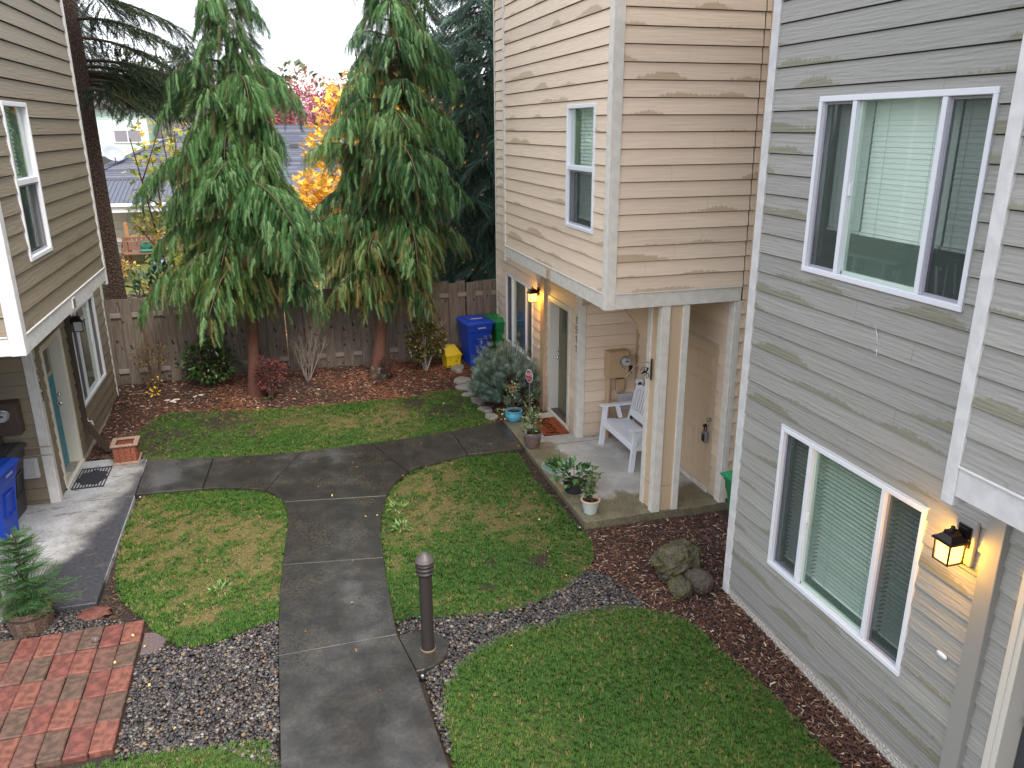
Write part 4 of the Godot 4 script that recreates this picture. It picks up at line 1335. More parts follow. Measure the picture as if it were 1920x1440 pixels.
# ---------------------------------------------------------------- fittings on the houses
func wall_lamp(label: String, p: Vector3, out: Vector3, plate, lit: bool) -> void:
	# p is the middle of the mounting plate on the wall
	var t := thing("wall_lamp", label, "wall lamp", p)
	t.transform.basis = Basis(out.cross(Vector3.DOWN).normalized(), Vector3.UP, out) if true else Basis()
	# local: z away from the wall
	part("mounting_plate", MB.new().box(Vector3(-0.085, -0.19, 0.0), Vector3(0.085, 0.15, 0.032), 0.008), plate, t)
	var met = M.lamp_metal
	var bk := MB.new()
	bk.box(Vector3(-0.055, -0.06, 0.032), Vector3(0.055, 0.10, 0.046), 0.006)
	bk.box(Vector3(-0.04, -0.045, 0.046), Vector3(0.04, 0.085, 0.058), 0.006)
	part("back_plate", bk, met, t)
	part("arm", MB.new().tube([Vector3(0, 0.02, 0.055), Vector3(0, 0.05, 0.09), Vector3(0, 0.075, 0.12), Vector3(0, 0.065, 0.15)], [0.012, 0.011, 0.011, 0.012], 8), met, t)
	var cz := 0.15
	var hd := MB.new()
	var ring := func(r: float, y: float) -> Array: return [Vector3(-r, y, cz - r), Vector3(r, y, cz - r), Vector3(r, y, cz + r), Vector3(-r, y, cz + r)]
	hd.hexa(ring.call(0.088, 0.0), ring.call(0.084, 0.014))
	hd.hexa(ring.call(0.078, 0.014), ring.call(0.042, 0.05))
	hd.hexa(ring.call(0.042, 0.05), ring.call(0.034, 0.075))
	hd.lathe(Vector3(0, 0.07, cz), [[0.0, 0.045], [0.012, 0.04], [0.016, 0.028], [0.010, 0.016], [0.018, 0.008], [0.018, 0.0]], 10)
	part("roof", hd, met, t)
	var cage := MB.new()
	for sx in [-1, 1]:
		for sz in [-1, 1]:
			cage.hexa([Vector3(sx * 0.064 - 0.005, -0.15, cz + sz * 0.064 - 0.005), Vector3(sx * 0.064 + 0.005, -0.15, cz + sz * 0.064 - 0.005), Vector3(sx * 0.064 + 0.005, -0.15, cz + sz * 0.064 + 0.005), Vector3(sx * 0.064 - 0.005, -0.15, cz + sz * 0.064 + 0.005)],
				[Vector3(sx * 0.066 - 0.005, 0.0, cz + sz * 0.066 - 0.005), Vector3(sx * 0.066 + 0.005, 0.0, cz + sz * 0.066 - 0.005), Vector3(sx * 0.066 + 0.005, 0.0, cz + sz * 0.066 + 0.005), Vector3(sx * 0.066 - 0.005, 0.0, cz + sz * 0.066 + 0.005)])
	for k in [[-0.067, -0.067, 0.067, -0.057], [-0.067, 0.057, 0.067, 0.067], [-0.067, -0.057, -0.057, 0.057], [0.057, -0.057, 0.067, 0.057]]:
		cage.box(Vector3(k[0] * 1.04, -0.162, cz + k[1] * 1.04), Vector3(k[2] * 1.04, -0.15, cz + k[3] * 1.04), 0.002)
	part("cage", cage, met, t)
	var gl := MB.new().hexa(ring.call(0.057, -0.15), ring.call(0.060, -0.002))
	part("lantern_glass", gl, M.lamp_glow if lit else M.lamp_glass, t)
	if lit:
		var l := OmniLight3D.new()
		l.name = "bulb_light"
		l.light_color = Color(1.0, 0.72, 0.22)
		l.light_energy = 0.19
		l.light_size = 0.055
		l.omni_range = 12.0
		l.omni_attenuation = 2.0
		l.shadow_enabled = true
		l.position = Vector3(0, -0.07, cz)
		t.add_child(l)

func meter_box(label: String, x: float, y: float, z: float, m, glass_off: float, back_z: float) -> void:
	# a utility box on a wall that faces the viewer; x, y its lower left corner
	var t := thing("electric_meter", label, "electric meter", Vector3(x, y, z))
	var d := 0.17
	part("box", MB.new().box(Vector3(0, 0, 0), Vector3(0.37, 0.45, d), 0.008), m, t)
	part("cover", MB.new().box(Vector3(0.012, 0.012, d), Vector3(0.358, 0.438, d + 0.01), 0.004), m, t)
	var lt := Transform3D(Basis(Vector3.RIGHT, PI / 2), Vector3(glass_off, 0.285, d + 0.01))
	part("meter_ring", MB.new().lathe(Vector3.ZERO, [[0.085, 0.0], [0.088, 0.02], [0.082, 0.032], [0.072, 0.034], [0.07, 0.01]], 20, lt), M.meter_metal, t)
	part("meter_dome", MB.new().lathe(Vector3.ZERO, [[0.07, 0.0], [0.07, 0.07], [0.062, 0.095], [0.0, 0.1]], 20, lt), M.meter_face, t)
	part("display", MB.new().box(Vector3(glass_off - 0.03, 0.292, d + 0.098), Vector3(glass_off + 0.03, 0.312, d + 0.114), 0.001), M.black, t)
	part("conduit", MB.new().tube([Vector3(0.055, 0.0, 0.08), Vector3(0.055, -y, 0.08)], [0.045, 0.045], 12), m, t)
	for i in 2: part("hinge_screw", MB.new().box(Vector3(glass_off - 0.035 + i * 0.03, 0.165 - i * 0.02, d + 0.01), Vector3(glass_off - 0.025 + i * 0.03, 0.185 - i * 0.02, d + 0.014), 0.001), M.black, t)

func louvre_vent(label: String, x: float, y: float, z: float) -> void:
	var t := thing("wall_vent", label, "vent", Vector3(x, y, z))
	part("housing", MB.new().box(Vector3(0, 0, 0), Vector3(0.27, 0.29, 0.05), 0.006), M.vent_white, t)
	for i in 9: part("louvre", MB.new().box(Vector3(0.03 + i * 0.0235, 0.03, 0.05), Vector3(0.046 + i * 0.0235, 0.235, 0.06), 0.002), M.vent_white, t)
	part("flange", MB.new().box(Vector3(0.02, 0.245, 0.05), Vector3(0.25, 0.262, 0.062), 0.002), M.vent_white, t)

func build_fittings() -> void:
	mat("lamp_metal", srgb(44, 36, 36), 0.35, 0.6)
	var gw := mat("lamp_glow", srgb(255, 226, 150), 0.5)
	gw.emission_enabled = true
	gw.emission = Color(1.0, 0.80, 0.38)
	gw.emission_energy_multiplier = 1.2
	mat("lamp_glass", srgb(196, 200, 206), 0.25)
	mat("meter_metal", srgb(170, 170, 172), 0.3, 0.9)
	mat("meter_face", srgb(178, 180, 182), 0.12)
	mat("vent_white", srgb(190, 190, 194), 0.55)
	wall_lamp("lit black lantern on the tan house beside its lower window", Vector3(4.45 - 0.022, 2.07, -13.34), Vector3.LEFT, M.tan_strip, true)
	wall_lamp("lit black lantern on the grey house, right of the lower window", Vector3(4.485 - 0.022, 2.14, -3.87), Vector3.LEFT, M.grey_panel, true)
	wall_lamp("unlit black lantern on the olive house beside its lower window", Vector3(-3.24 + 0.022, 2.10, -13.28), Vector3.RIGHT, M.olive_panel, false)
	meter_box("tan painted electric meter box on the porch wall above the bench", 4.88, 1.03, -11.43 + 0.02, mat("meter_tan", srgb(182, 152, 118), 0.5), 0.28, 0.0)
	meter_box("dark brown electric meter box on the left porch wall", -3.83, 1.09, -11.30 + 0.02, mat("meter_brown", srgb(76, 62, 54), 0.5), 0.2, 0.0)
	louvre_vent("pale louvred vent low on the tan porch wall behind the bench", 5.13, 0.42, -11.43 + 0.02)
	louvre_vent("white louvred vent low on the left porch wall by the blue bin", -3.66, 0.41, -11.30 + 0.02)
	# telephone box and cable below the tan meter
	var jb := thing("junction_box", "small tan junction box hanging below the tan meter box", "junction box", Vector3(5.08, 0.72, -11.43 + 0.02))
	part("box", MB.new().box(Vector3(0, 0.05, 0), Vector3(0.15, 0.26, 0.08), 0.01), M.meter_tan, jb)
	for i in 2: part("cap", MB.new().lathe(Vector3(0.04 + i * 0.075, 0.0, 0.04), [[0.018, 0.0], [0.024, 0.01], [0.024, 0.05]], 10), M.meter_tan, jb)
	part("conduit", MB.new().tube([Vector3(0.04, 0.01, 0.04), Vector3(0.04, -0.3, 0.04), Vector3(0.04, -0.71, 0.04)], [0.012, 0.012, 0.012], 8), M.meter_tan, jb)
	var bl := thing("wall_box", "small dark blue box on the porch wall right of the tan meter", "wall box", Vector3(5.27, 1.05, -11.43 + 0.02))
	part("body", MB.new().box(Vector3(0, 0, 0), Vector3(0.09, 0.12, 0.05), 0.01), mat("navy", srgb(38, 52, 92), 0.4), bl)
	part("lid", MB.new().box(Vector3(-0.006, 0.1, -0.0), Vector3(0.096, 0.125, 0.056), 0.006), M.black, bl)
	# thin rods on the left porch wall
	var rods := thing("wall_rods", "two thin pale rods lying level across the left porch wall above the vent", "rod", Vector3(-3.5, 0.8, -11.25))
	for i in 2: part("rod", MB.new().tube([Vector3(-0.24 + i * 0.05, 0.07 - i * 0.12, 0.03), Vector3(0.32, 0.06 - i * 0.12, 0.06)], [0.008, 0.008], 6), mat("rod_%d" % i, srgb(160, 140, 126), 0.6), rods)
	# hose tap and bell boxes
	var ob := thing("outlet_cover", "square grey outlet cover low on the tan wall by the door trim", "outlet", Vector3(4.45 - 0.021, 0.5, -13.36))
	part("plate", MB.new().box(Vector3(-0.03, -0.09, -0.06), Vector3(0, 0.09, 0.06), 0.006), M.tan_strip, ob)
	part("socket", MB.new().box(Vector3(-0.045, -0.06, -0.03), Vector3(-0.03, 0.05, 0.03), 0.01), M.screen_frame, ob)
	var bell := thing("door_sensor", "tiny white plastic button on the tan wall right of the window", "button", Vector3(4.45 - 0.021, 1.05, -13.37))
	part("button", MB.new().box(Vector3(-0.025, -0.025, -0.03), Vector3(0, 0.025, 0.03), 0.01), M.vinyl, bell)
	var tap := thing("hose_tap", "small pale hose tap low on the olive wall under the window", "tap", Vector3(-3.24 + 0.021, 0.42, -13.35))
	part("plate", MB.new().box(Vector3(0, -0.06, -0.05), Vector3(0.02, 0.06, 0.05), 0.006), M.vent_white, tap)
	part("spout", MB.new().tube([Vector3(0.02, 0.02, 0), Vector3(0.07, 0.02, 0), Vector3(0.09, -0.05, 0)], [0.016, 0.016, 0.014], 8), M.vent_white, tap)
	var vt := thing("weep_cap", "small oval white cap on the grey siding below the lamp", "vent cap", Vector3(4.485 - 0.021, 1.14, -3.90))
	part("cap", lump(180, Vector3(0.014, 0.024, 0.05), 0.05, 5), M.vinyl, vt)
	# lock box on the storage door handle
	var lb := thing("lock_box", "grey key lock box hanging from the handle of the tan storage door", "lock box", Vector3(5.405, 0.73, -9.04))
	part("body", MB.new().box(Vector3(-0.025, 0.0, -0.05), Vector3(0.025, 0.17, 0.05), 0.012), mat("lock_grey", srgb(150, 152, 156), 0.35, 0.5), lb)
	part("shackle", MB.new().tube([Vector3(0, 0.16, -0.03), Vector3(0, 0.24, -0.03), Vector3(0, 0.27, 0.0), Vector3(0, 0.24, 0.03), Vector3(0, 0.16, 0.03)], [0.008, 0.008, 0.008, 0.008, 0.008], 8), M.black, lb)
	part("cover", MB.new().box(Vector3(-0.032, 0.03, -0.035), Vector3(-0.024, 0.13, 0.035), 0.004), M.black, lb)
	part("keeper", MB.new().tube([Vector3(0, 0.23, -0.05), Vector3(0, 0.25, 0.0)], [0.02, 0.026], 8), M.black, lb)
	# plant bracket on the tan column
	var br := thing("plant_bracket", "curled black iron plant bracket on the side of the tan column", "bracket", Vector3(4.43, 1.80, -8.82))
	part("back_bar", MB.new().box(Vector3(-0.01, 0.0, -0.012), Vector3(0.006, 0.28, 0.012), 0.002), M.black, br)
	# it sticks out towards the court
	var arm := []
	for i in 15:
		var q := i / 14.0
		arm.push_back(Vector3(-0.01 - 0.34 * q, 0.22 + 0.05 * sin(q * PI) - 0.22 * q * q + (0.05 * ss(0.9, 1.0, q)), -0.05 * q))
	var rad := []
	for i in 15: rad.push_back(0.006)
	part("arm", MB.new().tube(arm, rad, 6), mat("iron_worn", srgb(150, 132, 108), 0.5), br)
	var sc := []
	rad = []
	for i in 20:
		var q := i / 19.0
		sc.push_back(Vector3(-0.09 - 0.055 * (1 - q) * cos(q * 9.0), 0.13 + 0.055 * (1 - q * 0.7) * sin(q * 9.0), -0.01))
		rad.push_back(0.005)
	part("scroll", MB.new().tube(sc, rad, 6), M.black, br)
	sc = []
	for i in 20:
		var q := i / 19.0
		sc.push_back(Vector3(-0.05 - 0.04 * (1 - q) * cos(q * 8.0), 0.05 + 0.04 * sin(q * 8.0) * (1 - q * 0.6), -0.01))
	part("scroll", MB.new().tube(sc, rad, 6), M.black, br)
	for k in [[-0.11, 0.1, 0.5], [-0.075, 0.11, -0.6], [-0.05, 0.14, 1.2]]:
		part("iron_leaf", MB.new().box(Vector3(-0.025, -0.012, -0.003), Vector3(0.025, 0.012, 0.003), 0.003, Transform3D(Basis(Vector3.BACK, k[2]), Vector3(k[0], k[1], -0.012))), M.black, br)

# ---------------------------------------------------------------- things in the court
func cart(called: String, label: String, p: Vector3, turn: float, body: Color, lid: Color, sticker: bool, size := 1.0, group := "") -> Node3D:
	# wheeled bin; its front looks along +z
	var t := thing(called, label, "wheeled bin", p, turn, group)
	var bm := mat(called + "_body_%d" % taken[called], body, 0.42)
	var lm := mat(called + "_lid_%d" % taken[called], lid, 0.42)
	var w := 0.29 * size; var d := 0.33 * size; var h := 0.96 * size
	var lv := func(hw: float, hd: float, y: float, oz := 0.0) -> Array: return [Vector3(-hw, y, -hd + oz), Vector3(hw, y, -hd + oz), Vector3(hw, y, hd + oz), Vector3(-hw, y, hd + oz)]
	var b := MB.new()
	var cut := func(hw: float, hd: float, y: float) -> Array:
		var c := 0.035
		return [Vector3(-hw + c, y, -hd), Vector3(hw - c, y, -hd), Vector3(hw, y, -hd + c), Vector3(hw, y, hd - c), Vector3(hw - c, y, hd), Vector3(-hw + c, y, hd), Vector3(-hw, y, hd - c), Vector3(-hw, y, -hd + c)]
	var loft := func(q0: Array, q1: Array) -> void:
		for i in 8:
			var a: Vector3 = q0[i]; var bb: Vector3 = q0[(i + 1) % 8]
			var mid := (a + bb) / 2.0
			b.face([a, bb, q1[(i + 1) % 8], q1[i]], Vector3(mid.x, 0, mid.z))
	var prof := [[0.74, 0.70, 0.0], [0.80, 0.77, 0.35 * h], [0.92, 0.90, 0.74 * h], [0.97, 0.96, 0.80 * h], [0.99, 0.98, 0.90 * h], [1.03, 1.02, 0.90 * h], [1.03, 1.02, 0.945 * h]]
	for i in prof.size() - 1: loft.call(cut.call(w * prof[i][0], d * prof[i][1], prof[i][2]), cut.call(w * prof[i + 1][0], d * prof[i + 1][1], prof[i + 1][2]))
	b.face(cut.call(w * 0.74, d * 0.70, 0.0), Vector3.DOWN)
	part("body", b, bm, t)
	# sunk front panel drawn by a raised rim
	var fr := MB.new()
	var tilt := Transform3D(Basis(Vector3.RIGHT, 0.10), Vector3(0, 0.33 * h, d * 0.785))
	for k in [[-0.12, -0.11, -0.02, 0.30], [0.11, 0.12, -0.02, 0.30], [-0.11, 0.11, 0.29, 0.30], [-0.11, 0.11, -0.02, -0.01]]:
		fr.box(Vector3(k[0] * size, k[2] * size, 0.0), Vector3(k[1] * size, k[3] * size, 0.022), 0.004, tilt)
	part("front_rim", fr, bm, t)
	part("bar", MB.new().tube([Vector3(-0.1 * size, 0.62 * h, d * 0.88), Vector3(0.1 * size, 0.62 * h, d * 0.88)], [0.012, 0.012], 8), M.screen_frame, t)
	var l := MB.new()
	l.hexa(lv.call(w * 1.07, d * 1.08, 0.945 * h), lv.call(w * 1.07, d * 1.08, 0.965 * h))
	l.hexa(lv.call(w * 1.05, d * 1.06, 0.965 * h), lv.call(w * 0.88, d * 0.9, 1.005 * h))
	l.box(Vector3(-w * 0.72, 1.004 * h, -d * 0.74), Vector3(w * 0.72, 1.018 * h, d * 0.72), 0.006)
	part("lid", l, lm, t)
	part("handle", MB.new().tube([Vector3(-w * 0.9, 0.93 * h, -d * 1.0), Vector3(-w * 0.8, 0.98 * h, -d * 1.22), Vector3(w * 0.8, 0.98 * h, -d * 1.22), Vector3(w * 0.9, 0.93 * h, -d * 1.0)], [0.016, 0.016, 0.016, 0.016], 8), bm, t)
	for sx in [-1, 1]:
		var wt := Transform3D(Basis(Vector3.BACK, PI / 2), Vector3(sx * w * 0.92 + 0.025, 0.12 * size, -d * 0.82))
		part("wheel", MB.new().lathe(Vector3.ZERO, [[0.0, 0.0], [0.08, 0.0], [0.12 * size, 0.008], [0.12 * size, 0.042], [0.08, 0.05], [0.0, 0.05]], 16, wt), M.black, t)
	if sticker:
		part("sticker", MB.new().box(Vector3(-0.12 * size, 1.0185 * h, 0.02), Vector3(0.14 * size, 1.0205 * h, 0.07), 0.0), M.vinyl, t)
		part("sticker", MB.new().box(Vector3(-0.07 * size, 0.85 * h, d * 0.995), Vector3(0.11 * size, 0.885 * h, d * 1.0), 0.0), M.sticker_pale, t)
	return t

func pot(label: String, p: Vector3, prof: Array, m, soil_r: float, soil_y: float, cat := "plant pot") -> Node3D:
	var t := thing("plant_pot", label, cat, p, 0.0, "pots along the right patio")
	part("vessel", MB.new().lathe(Vector3.ZERO, prof, 28), m, t)
	part("soil", MB.new().lathe(Vector3.ZERO, [[soil_r, soil_y], [soil_r * 0.5, soil_y + 0.012], [0.0, soil_y + 0.015]], 16), M.potting, t)
	return t

func build_things() -> void:
	mat("sticker_pale", srgb(150, 170, 214), 0.5)
	rough_look(mat("potting", srgb(58, 44, 36), 0.95), 231, 0.1, 0.3, 8.0, 1.2)
	# bollard
	var bo := thing("bollard_light", "brown metal bollard light with a louvred conical head beside the path", "bollard", Vector3(1.055, -0.012, -6.635))
	var bm := mat("bollard_brown", srgb(54, 47, 46), 0.5, 0.2)
	part("post", MB.new().lathe(Vector3.ZERO, [[0.0, 0.0], [0.063, 0.0], [0.063, 0.84], [0.0, 0.84]], 28), bm, bo)
	part("base_ring", MB.new().lathe(Vector3.ZERO, [[0.076, 0.0], [0.076, 0.012], [0.069, 0.016]], 28), mat("base_ring", srgb(132, 112, 92), 0.5, 0.3), bo)
	for i in 3:
		var y := 0.86 + i * 0.042
		part("louvre", MB.new().lathe(Vector3.ZERO, [[0.055, y + 0.018], [0.086, y], [0.088, y + 0.008], [0.06, y + 0.032]], 28), bm, bo)
	part("lamp_core", MB.new().lathe(Vector3.ZERO, [[0.056, 0.84], [0.056, 0.985]], 20), M.black, bo)
	part("cap", MB.new().lathe(Vector3.ZERO, [[0.06, 0.972], [0.090, 0.978], [0.091, 0.992], [0.075, 1.022], [0.03, 1.068], [0.008, 1.078], [0.0, 1.08]], 28), mat("bollard_cap", srgb(92, 84, 84), 0.5, 0.3), bo)
	# irrigation heads
	for k in [[0.93, -6.27, "small black sprinkler cap at the corner of the bollard pad"], [3.40, -8.57, "small black sprinkler cap at the near corner of the right patio"], [-2.20, -8.40, "small black sprinkler cap at the near corner of the left patio"], [-2.2, -11.20, "small grey sprinkler cap where the left patio meets the path"]]:
		var o := thing("sprinkler_cap", k[2], "sprinkler", Vector3(k[0], -0.07, k[1]), 0.0, "sprinkler caps in the beds")
		part("cap", MB.new().lathe(Vector3.ZERO, [[0.03, -0.05], [0.03, 0.03], [0.024, 0.036], [0.0, 0.036]], 14), M.black, o)
		part("nozzle", MB.new().lathe(Vector3.ZERO, [[0.013, 0.036], [0.012, 0.043], [0.0, 0.044]], 12), M.vent_white, o)
	# a chair seen through the upper window of the grey house
	var ch := thing("dining_chair", "pale-framed chair standing inside the upper window of the grey house", "chair", Vector3(5.15, 2.83, -5.05), 0.5)
	for x in [-0.22, 0.22]:
		part("back_post", MB.new().tube([Vector3(x, 0.0, 0), Vector3(x, 0.5, 0), Vector3(x * 1.05, 1.02, -0.06)], [0.016, 0.016, 0.014], 8), M.screen_frame, ch)
		part("leg", MB.new().tube([Vector3(x, 0.0, 0.42), Vector3(x, 0.45, 0.40)], [0.016, 0.016], 8), M.screen_frame, ch)
	part("seat", MB.new().box(Vector3(-0.24, 0.44, -0.02), Vector3(0.24, 0.48, 0.44), 0.012), M.screen_frame, ch)
	for y in [0.72, 1.0]: part("back_rail", MB.new().tube([Vector3(-0.23, y, -0.03), Vector3(0, y + 0.02, -0.07), Vector3(0.23, y, -0.03)], [0.014, 0.014, 0.014], 8), M.screen_frame, ch)
	part("splat", MB.new().box(Vector3(-0.03, 0.48, -0.05), Vector3(0.03, 1.0, -0.035), 0.004), M.screen_frame, ch)
	# bins
	cart("blue_recycling_bin", "blue wheeled bin with pale sticker by the fence beside the yellow tub", Vector3(3.86, 0.06, -16.02), 0.14, srgb(28, 66, 176), srgb(30, 72, 186), true, 1.0, "wheeled bins")
	cart("green_bin", "green wheeled bin half hidden by the corner of the tan house", Vector3(4.50, 0.06, -16.1), 0.1, srgb(26, 120, 66), srgb(40, 138, 80), true, 1.0, "wheeled bins")
	cart("blue_recycling_bin", "blue wheeled bin cut by the left edge on the left porch", Vector3(-3.80, 0.0, -10.42), 1.45, srgb(24, 70, 186), srgb(30, 80, 200), true, 1.0, "wheeled bins")
	cart("grey_bin", "dark grey wheeled bin behind the blue one on the left porch", Vector3(-3.85, 0.0, -11.02), 1.5, srgb(62, 62, 66), srgb(70, 70, 74), false, 0.98, "wheeled bins")
	cart("green_bin", "green wheeled bin peeking out behind the grey house corner", Vector3(5.27, -0.1, -7.42), -1.57, srgb(20, 106, 62), srgb(24, 128, 80), false, 1.08, "wheeled bins")
	# yellow tub leaning at the fence
	var yb := thing("yellow_tub", "yellow plastic recycling tub with dirt specks tipped beside the olive shrub", "tub", Vector3(3.30, 0.06, -15.93), 0.25)
	var ys := 0.88
	var ym := mat("yellow_plastic", srgb(214, 182, 34), 0.4)
	var yt := MB.new()
	var yl := func(hw: float, hd: float, y: float) -> Array: return [Vector3(-hw, y, -hd) * ys, Vector3(hw, y, -hd) * ys, Vector3(hw, y, hd) * ys, Vector3(-hw, y, hd) * ys]
	for k in [[[0.17, 0.12, 0.0], [0.195, 0.145, 0.27]], [[0.195, 0.145, 0.27], [0.215, 0.165, 0.275]], [[0.215, 0.165, 0.275], [0.215, 0.165, 0.30]]]:
		var q0: Array = yl.call(k[0][0], k[0][1], k[0][2]); var q1: Array = yl.call(k[1][0], k[1][1], k[1][2])
		for i in 4:
			var mid: Vector3 = (q0[i] + q0[(i + 1) % 4]) / 2.0
			yt.face([q0[i], q0[(i + 1) % 4], q1[(i + 1) % 4], q1[i]], Vector3(mid.x, 0.0001, mid.z) * (1.0 if k[0][2] != 0.27 else 0.2) + Vector3.DOWN * (1.0 if k[0][2] == 0.27 else 0.0))
	yt.face(yl.call(0.17, 0.12, 0.0), Vector3.DOWN)
	part("body", yt, ym, yb)
	var lidm := MB.new().hexa(yl.call(0.21, 0.16, 0.30), [Vector3(-0.15, 0.42, -0.18), Vector3(0.15, 0.42, -0.18), Vector3(0.15, 0.41, -0.11), Vector3(-0.15, 0.41, -0.11)])
	part("lid", lidm, ym, yb)
	for i in 26:
		var o := part("dirt_speck", lump(240 + i % 3, Vector3(0.008, 0.008, 0.003) * rnd(0.6, 2.0), 0.4, 2), M.black, yb)
		var yy := 0.02 + 0.25 * pow(rng.randf(), 1.6)
		o.position = Vector3(rnd(-0.14, 0.14), yy, lerpf(0.106, 0.129, yy / 0.24))
	# bench
	var be := thing("garden_bench", "white painted slatted garden bench on the right porch", "bench", Vector3(5.03, 0.0, -10.48))
	var wm := mat("bench_white", srgb(226, 227, 232), 0.45)
	# local x: back towards the wall at +x, sitters face -x; long side along z
	for i in 6:
		var x := -0.27 + i * 0.088
		var y := 0.435 - 0.012 * i
		part("seat_slat", MB.new().box(Vector3(x - 0.038, y - 0.022, -0.61), Vector3(x + 0.038, y, 0.61), 0.006), wm, be)
	part("apron", MB.new().box(Vector3(-0.31, 0.33, -0.60), Vector3(-0.285, 0.425, 0.60), 0.005), wm, be)
	for sz in [-1, 1]:
		var z: float = sz * 0.575
		part("leg", MB.new().hexa([Vector3(-0.34, 0.0, z - 0.03), Vector3(-0.27, 0.0, z - 0.03), Vector3(-0.27, 0.0, z + 0.03), Vector3(-0.34, 0.0, z + 0.03)], [Vector3(-0.29, 0.64, z - 0.03), Vector3(-0.22, 0.64, z - 0.03), Vector3(-0.22, 0.64, z + 0.03), Vector3(-0.29, 0.64, z + 0.03)]), wm, be)
		part("leg", MB.new().hexa([Vector3(0.27, 0.0, z - 0.03), Vector3(0.34, 0.0, z - 0.03), Vector3(0.34, 0.0, z + 0.03), Vector3(0.27, 0.0, z + 0.03)], [Vector3(0.16, 0.45, z - 0.03), Vector3(0.23, 0.45, z - 0.03), Vector3(0.23, 0.45, z + 0.03), Vector3(0.16, 0.45, z + 0.03)]), wm, be)
		part("back_post", MB.new().hexa([Vector3(0.15, 0.38, z - 0.03), Vector3(0.22, 0.38, z - 0.03), Vector3(0.22, 0.38, z + 0.03), Vector3(0.15, 0.38, z + 0.03)], [Vector3(0.29, 1.0, z - 0.03), Vector3(0.35, 1.0, z - 0.03), Vector3(0.35, 1.0, z + 0.03), Vector3(0.29, 1.0, z + 0.03)]), wm, be)
		part("back_ear", MB.new().lathe(Vector3.ZERO, [[0.0, -0.03], [0.06, -0.03], [0.06, 0.03], [0.0, 0.03]], 14, Transform3D(Basis(Vector3.RIGHT, PI / 2), Vector3(0.325, 1.0, z))), wm, be)
		part("arm_support", MB.new().hexa([Vector3(-0.02, 0.43, z - 0.028), Vector3(0.04, 0.43, z - 0.028), Vector3(0.04, 0.43, z + 0.028), Vector3(-0.02, 0.43, z + 0.028)], [Vector3(-0.08, 0.645, z - 0.028), Vector3(-0.02, 0.645, z - 0.028), Vector3(-0.02, 0.645, z + 0.028), Vector3(-0.08, 0.645, z + 0.028)]), wm, be)
		part("armrest", MB.new().box(Vector3(-0.34, 0.645, z - 0.055), Vector3(0.24, 0.672, z + 0.055), 0.012), wm, be)
		part("side_rail", MB.new().box(Vector3(-0.28, 0.33, z - 0.02), Vector3(0.22, 0.40, z + 0.02), 0.004), wm, be)
	var bt := Transform3D(Basis(Vector3.BACK, -0.222), Vector3(0.205, 0.44, 0))
	part("back_rail", MB.new().box(Vector3(-0.018, 0.0, -0.55), Vector3(0.018, 0.12, 0.55), 0.006, bt), wm, be)
	for i in 14:
		var z := -0.49 + i * 0.0754
		part("back_slat", MB.new().box(Vector3(-0.009, 0.12, z - 0.019), Vector3(0.009, 0.46 + 0.055 * cos(z * 2.6), z + 0.019), 0.004, bt), wm, be)
	var top := MB.new()
	for i in 12:
		var z0 := -0.55 + i * 1.1 / 12.0; var z1 := z0 + 1.1 / 12.0
		var y0 := 0.45 + 0.055 * cos(z0 * 2.6); var y1 := 0.45 + 0.055 * cos(z1 * 2.6)
		top.hexa([bt * Vector3(-0.018, y0, z0), bt * Vector3(0.018, y0, z0), bt * Vector3(0.018, y0 + 0.075, z0), bt * Vector3(-0.018, y0 + 0.075, z0)], [bt * Vector3(-0.018, y1, z1), bt * Vector3(0.018, y1, z1), bt * Vector3(0.018, y1 + 0.075, z1), bt * Vector3(-0.018, y1 + 0.075, z1)])
	part("top_rail", top, wm, be)
	# door mats
	var rm := thing("doormat", "rust orange coir doormat with black script at the tan front door", "doormat", Vector3(4.17, 0.0, -12.03))
	var coir := rough_look(mat("coir", srgb(172, 88, 46), 0.95), 250, 0.2, 0.22, 9.0, 1.6)
	part("mat", MB.new().box(Vector3(-0.225, 0.001, -0.40), Vector3(0.225, 0.02, 0.40), 0.006), coir, rm)
	var flat := func(x: float, z: float) -> Transform3D: return Transform3D(Basis(Vector3(0, 0, 1), Vector3(1, 0, 0), Vector3(0, 1, 0)), rm.position + Vector3(x, 0.0215, z))
	var ink := mat("ink", srgb(30, 24, 20), 1.0)
	ink.metallic_specular = 0.0
	lettering("Sunny", 0.27, ink, rm, flat.call(0.0, 0.0), "script")
	lettering("~ ~ ~ ~", 0.10, ink, rm, flat.call(0.15, 0.02), "script")
	lettering("~ ~ ~ ~", 0.10, ink, rm, flat.call(-0.15, 0.05), "script")
	for z in [-0.385, 0.385]: part("border_line", MB.new().box(Vector3(-0.21, 0.02, z - 0.004), Vector3(0.21, 0.0215, z + 0.004), 0.0), M.black, rm)
	var lm := thing("doormat", "black barred rubber doormat with a solid middle at the teal front door", "doormat", Vector3(-2.955, 0.0, -12.02))
	var rub := mat("rubber", srgb(40, 40, 48), 0.6)
	for i in 11:
		var x := -0.205 + i * 0.041
		part("bar", MB.new().box(Vector3(x - 0.008, 0.002, -0.36), Vector3(x + 0.008, 0.014, 0.36), 0.003), rub, lm)
	for z in [-0.36, 0.36]: part("edge", MB.new().box(Vector3(-0.213, 0.002, z - 0.012), Vector3(0.213, 0.0155, z + 0.012), 0.003), rub, lm)
	var ov := PackedVector2Array()
	for k in 26:
		var w := TAU * k / 26
		var rr := 1.0 + 0.12 * sin(w * 7.0) + rnd(-0.05, 0.05)
		ov.push_back(V2(clampf(cos(w) * 0.2 * rr, -0.2, 0.2), clampf(sin(w) * 0.25 * rr, -0.34, 0.34)))
	part("middle", MB.new().slab(ov, 0.003, 0.017, 0.003), rub, lm)
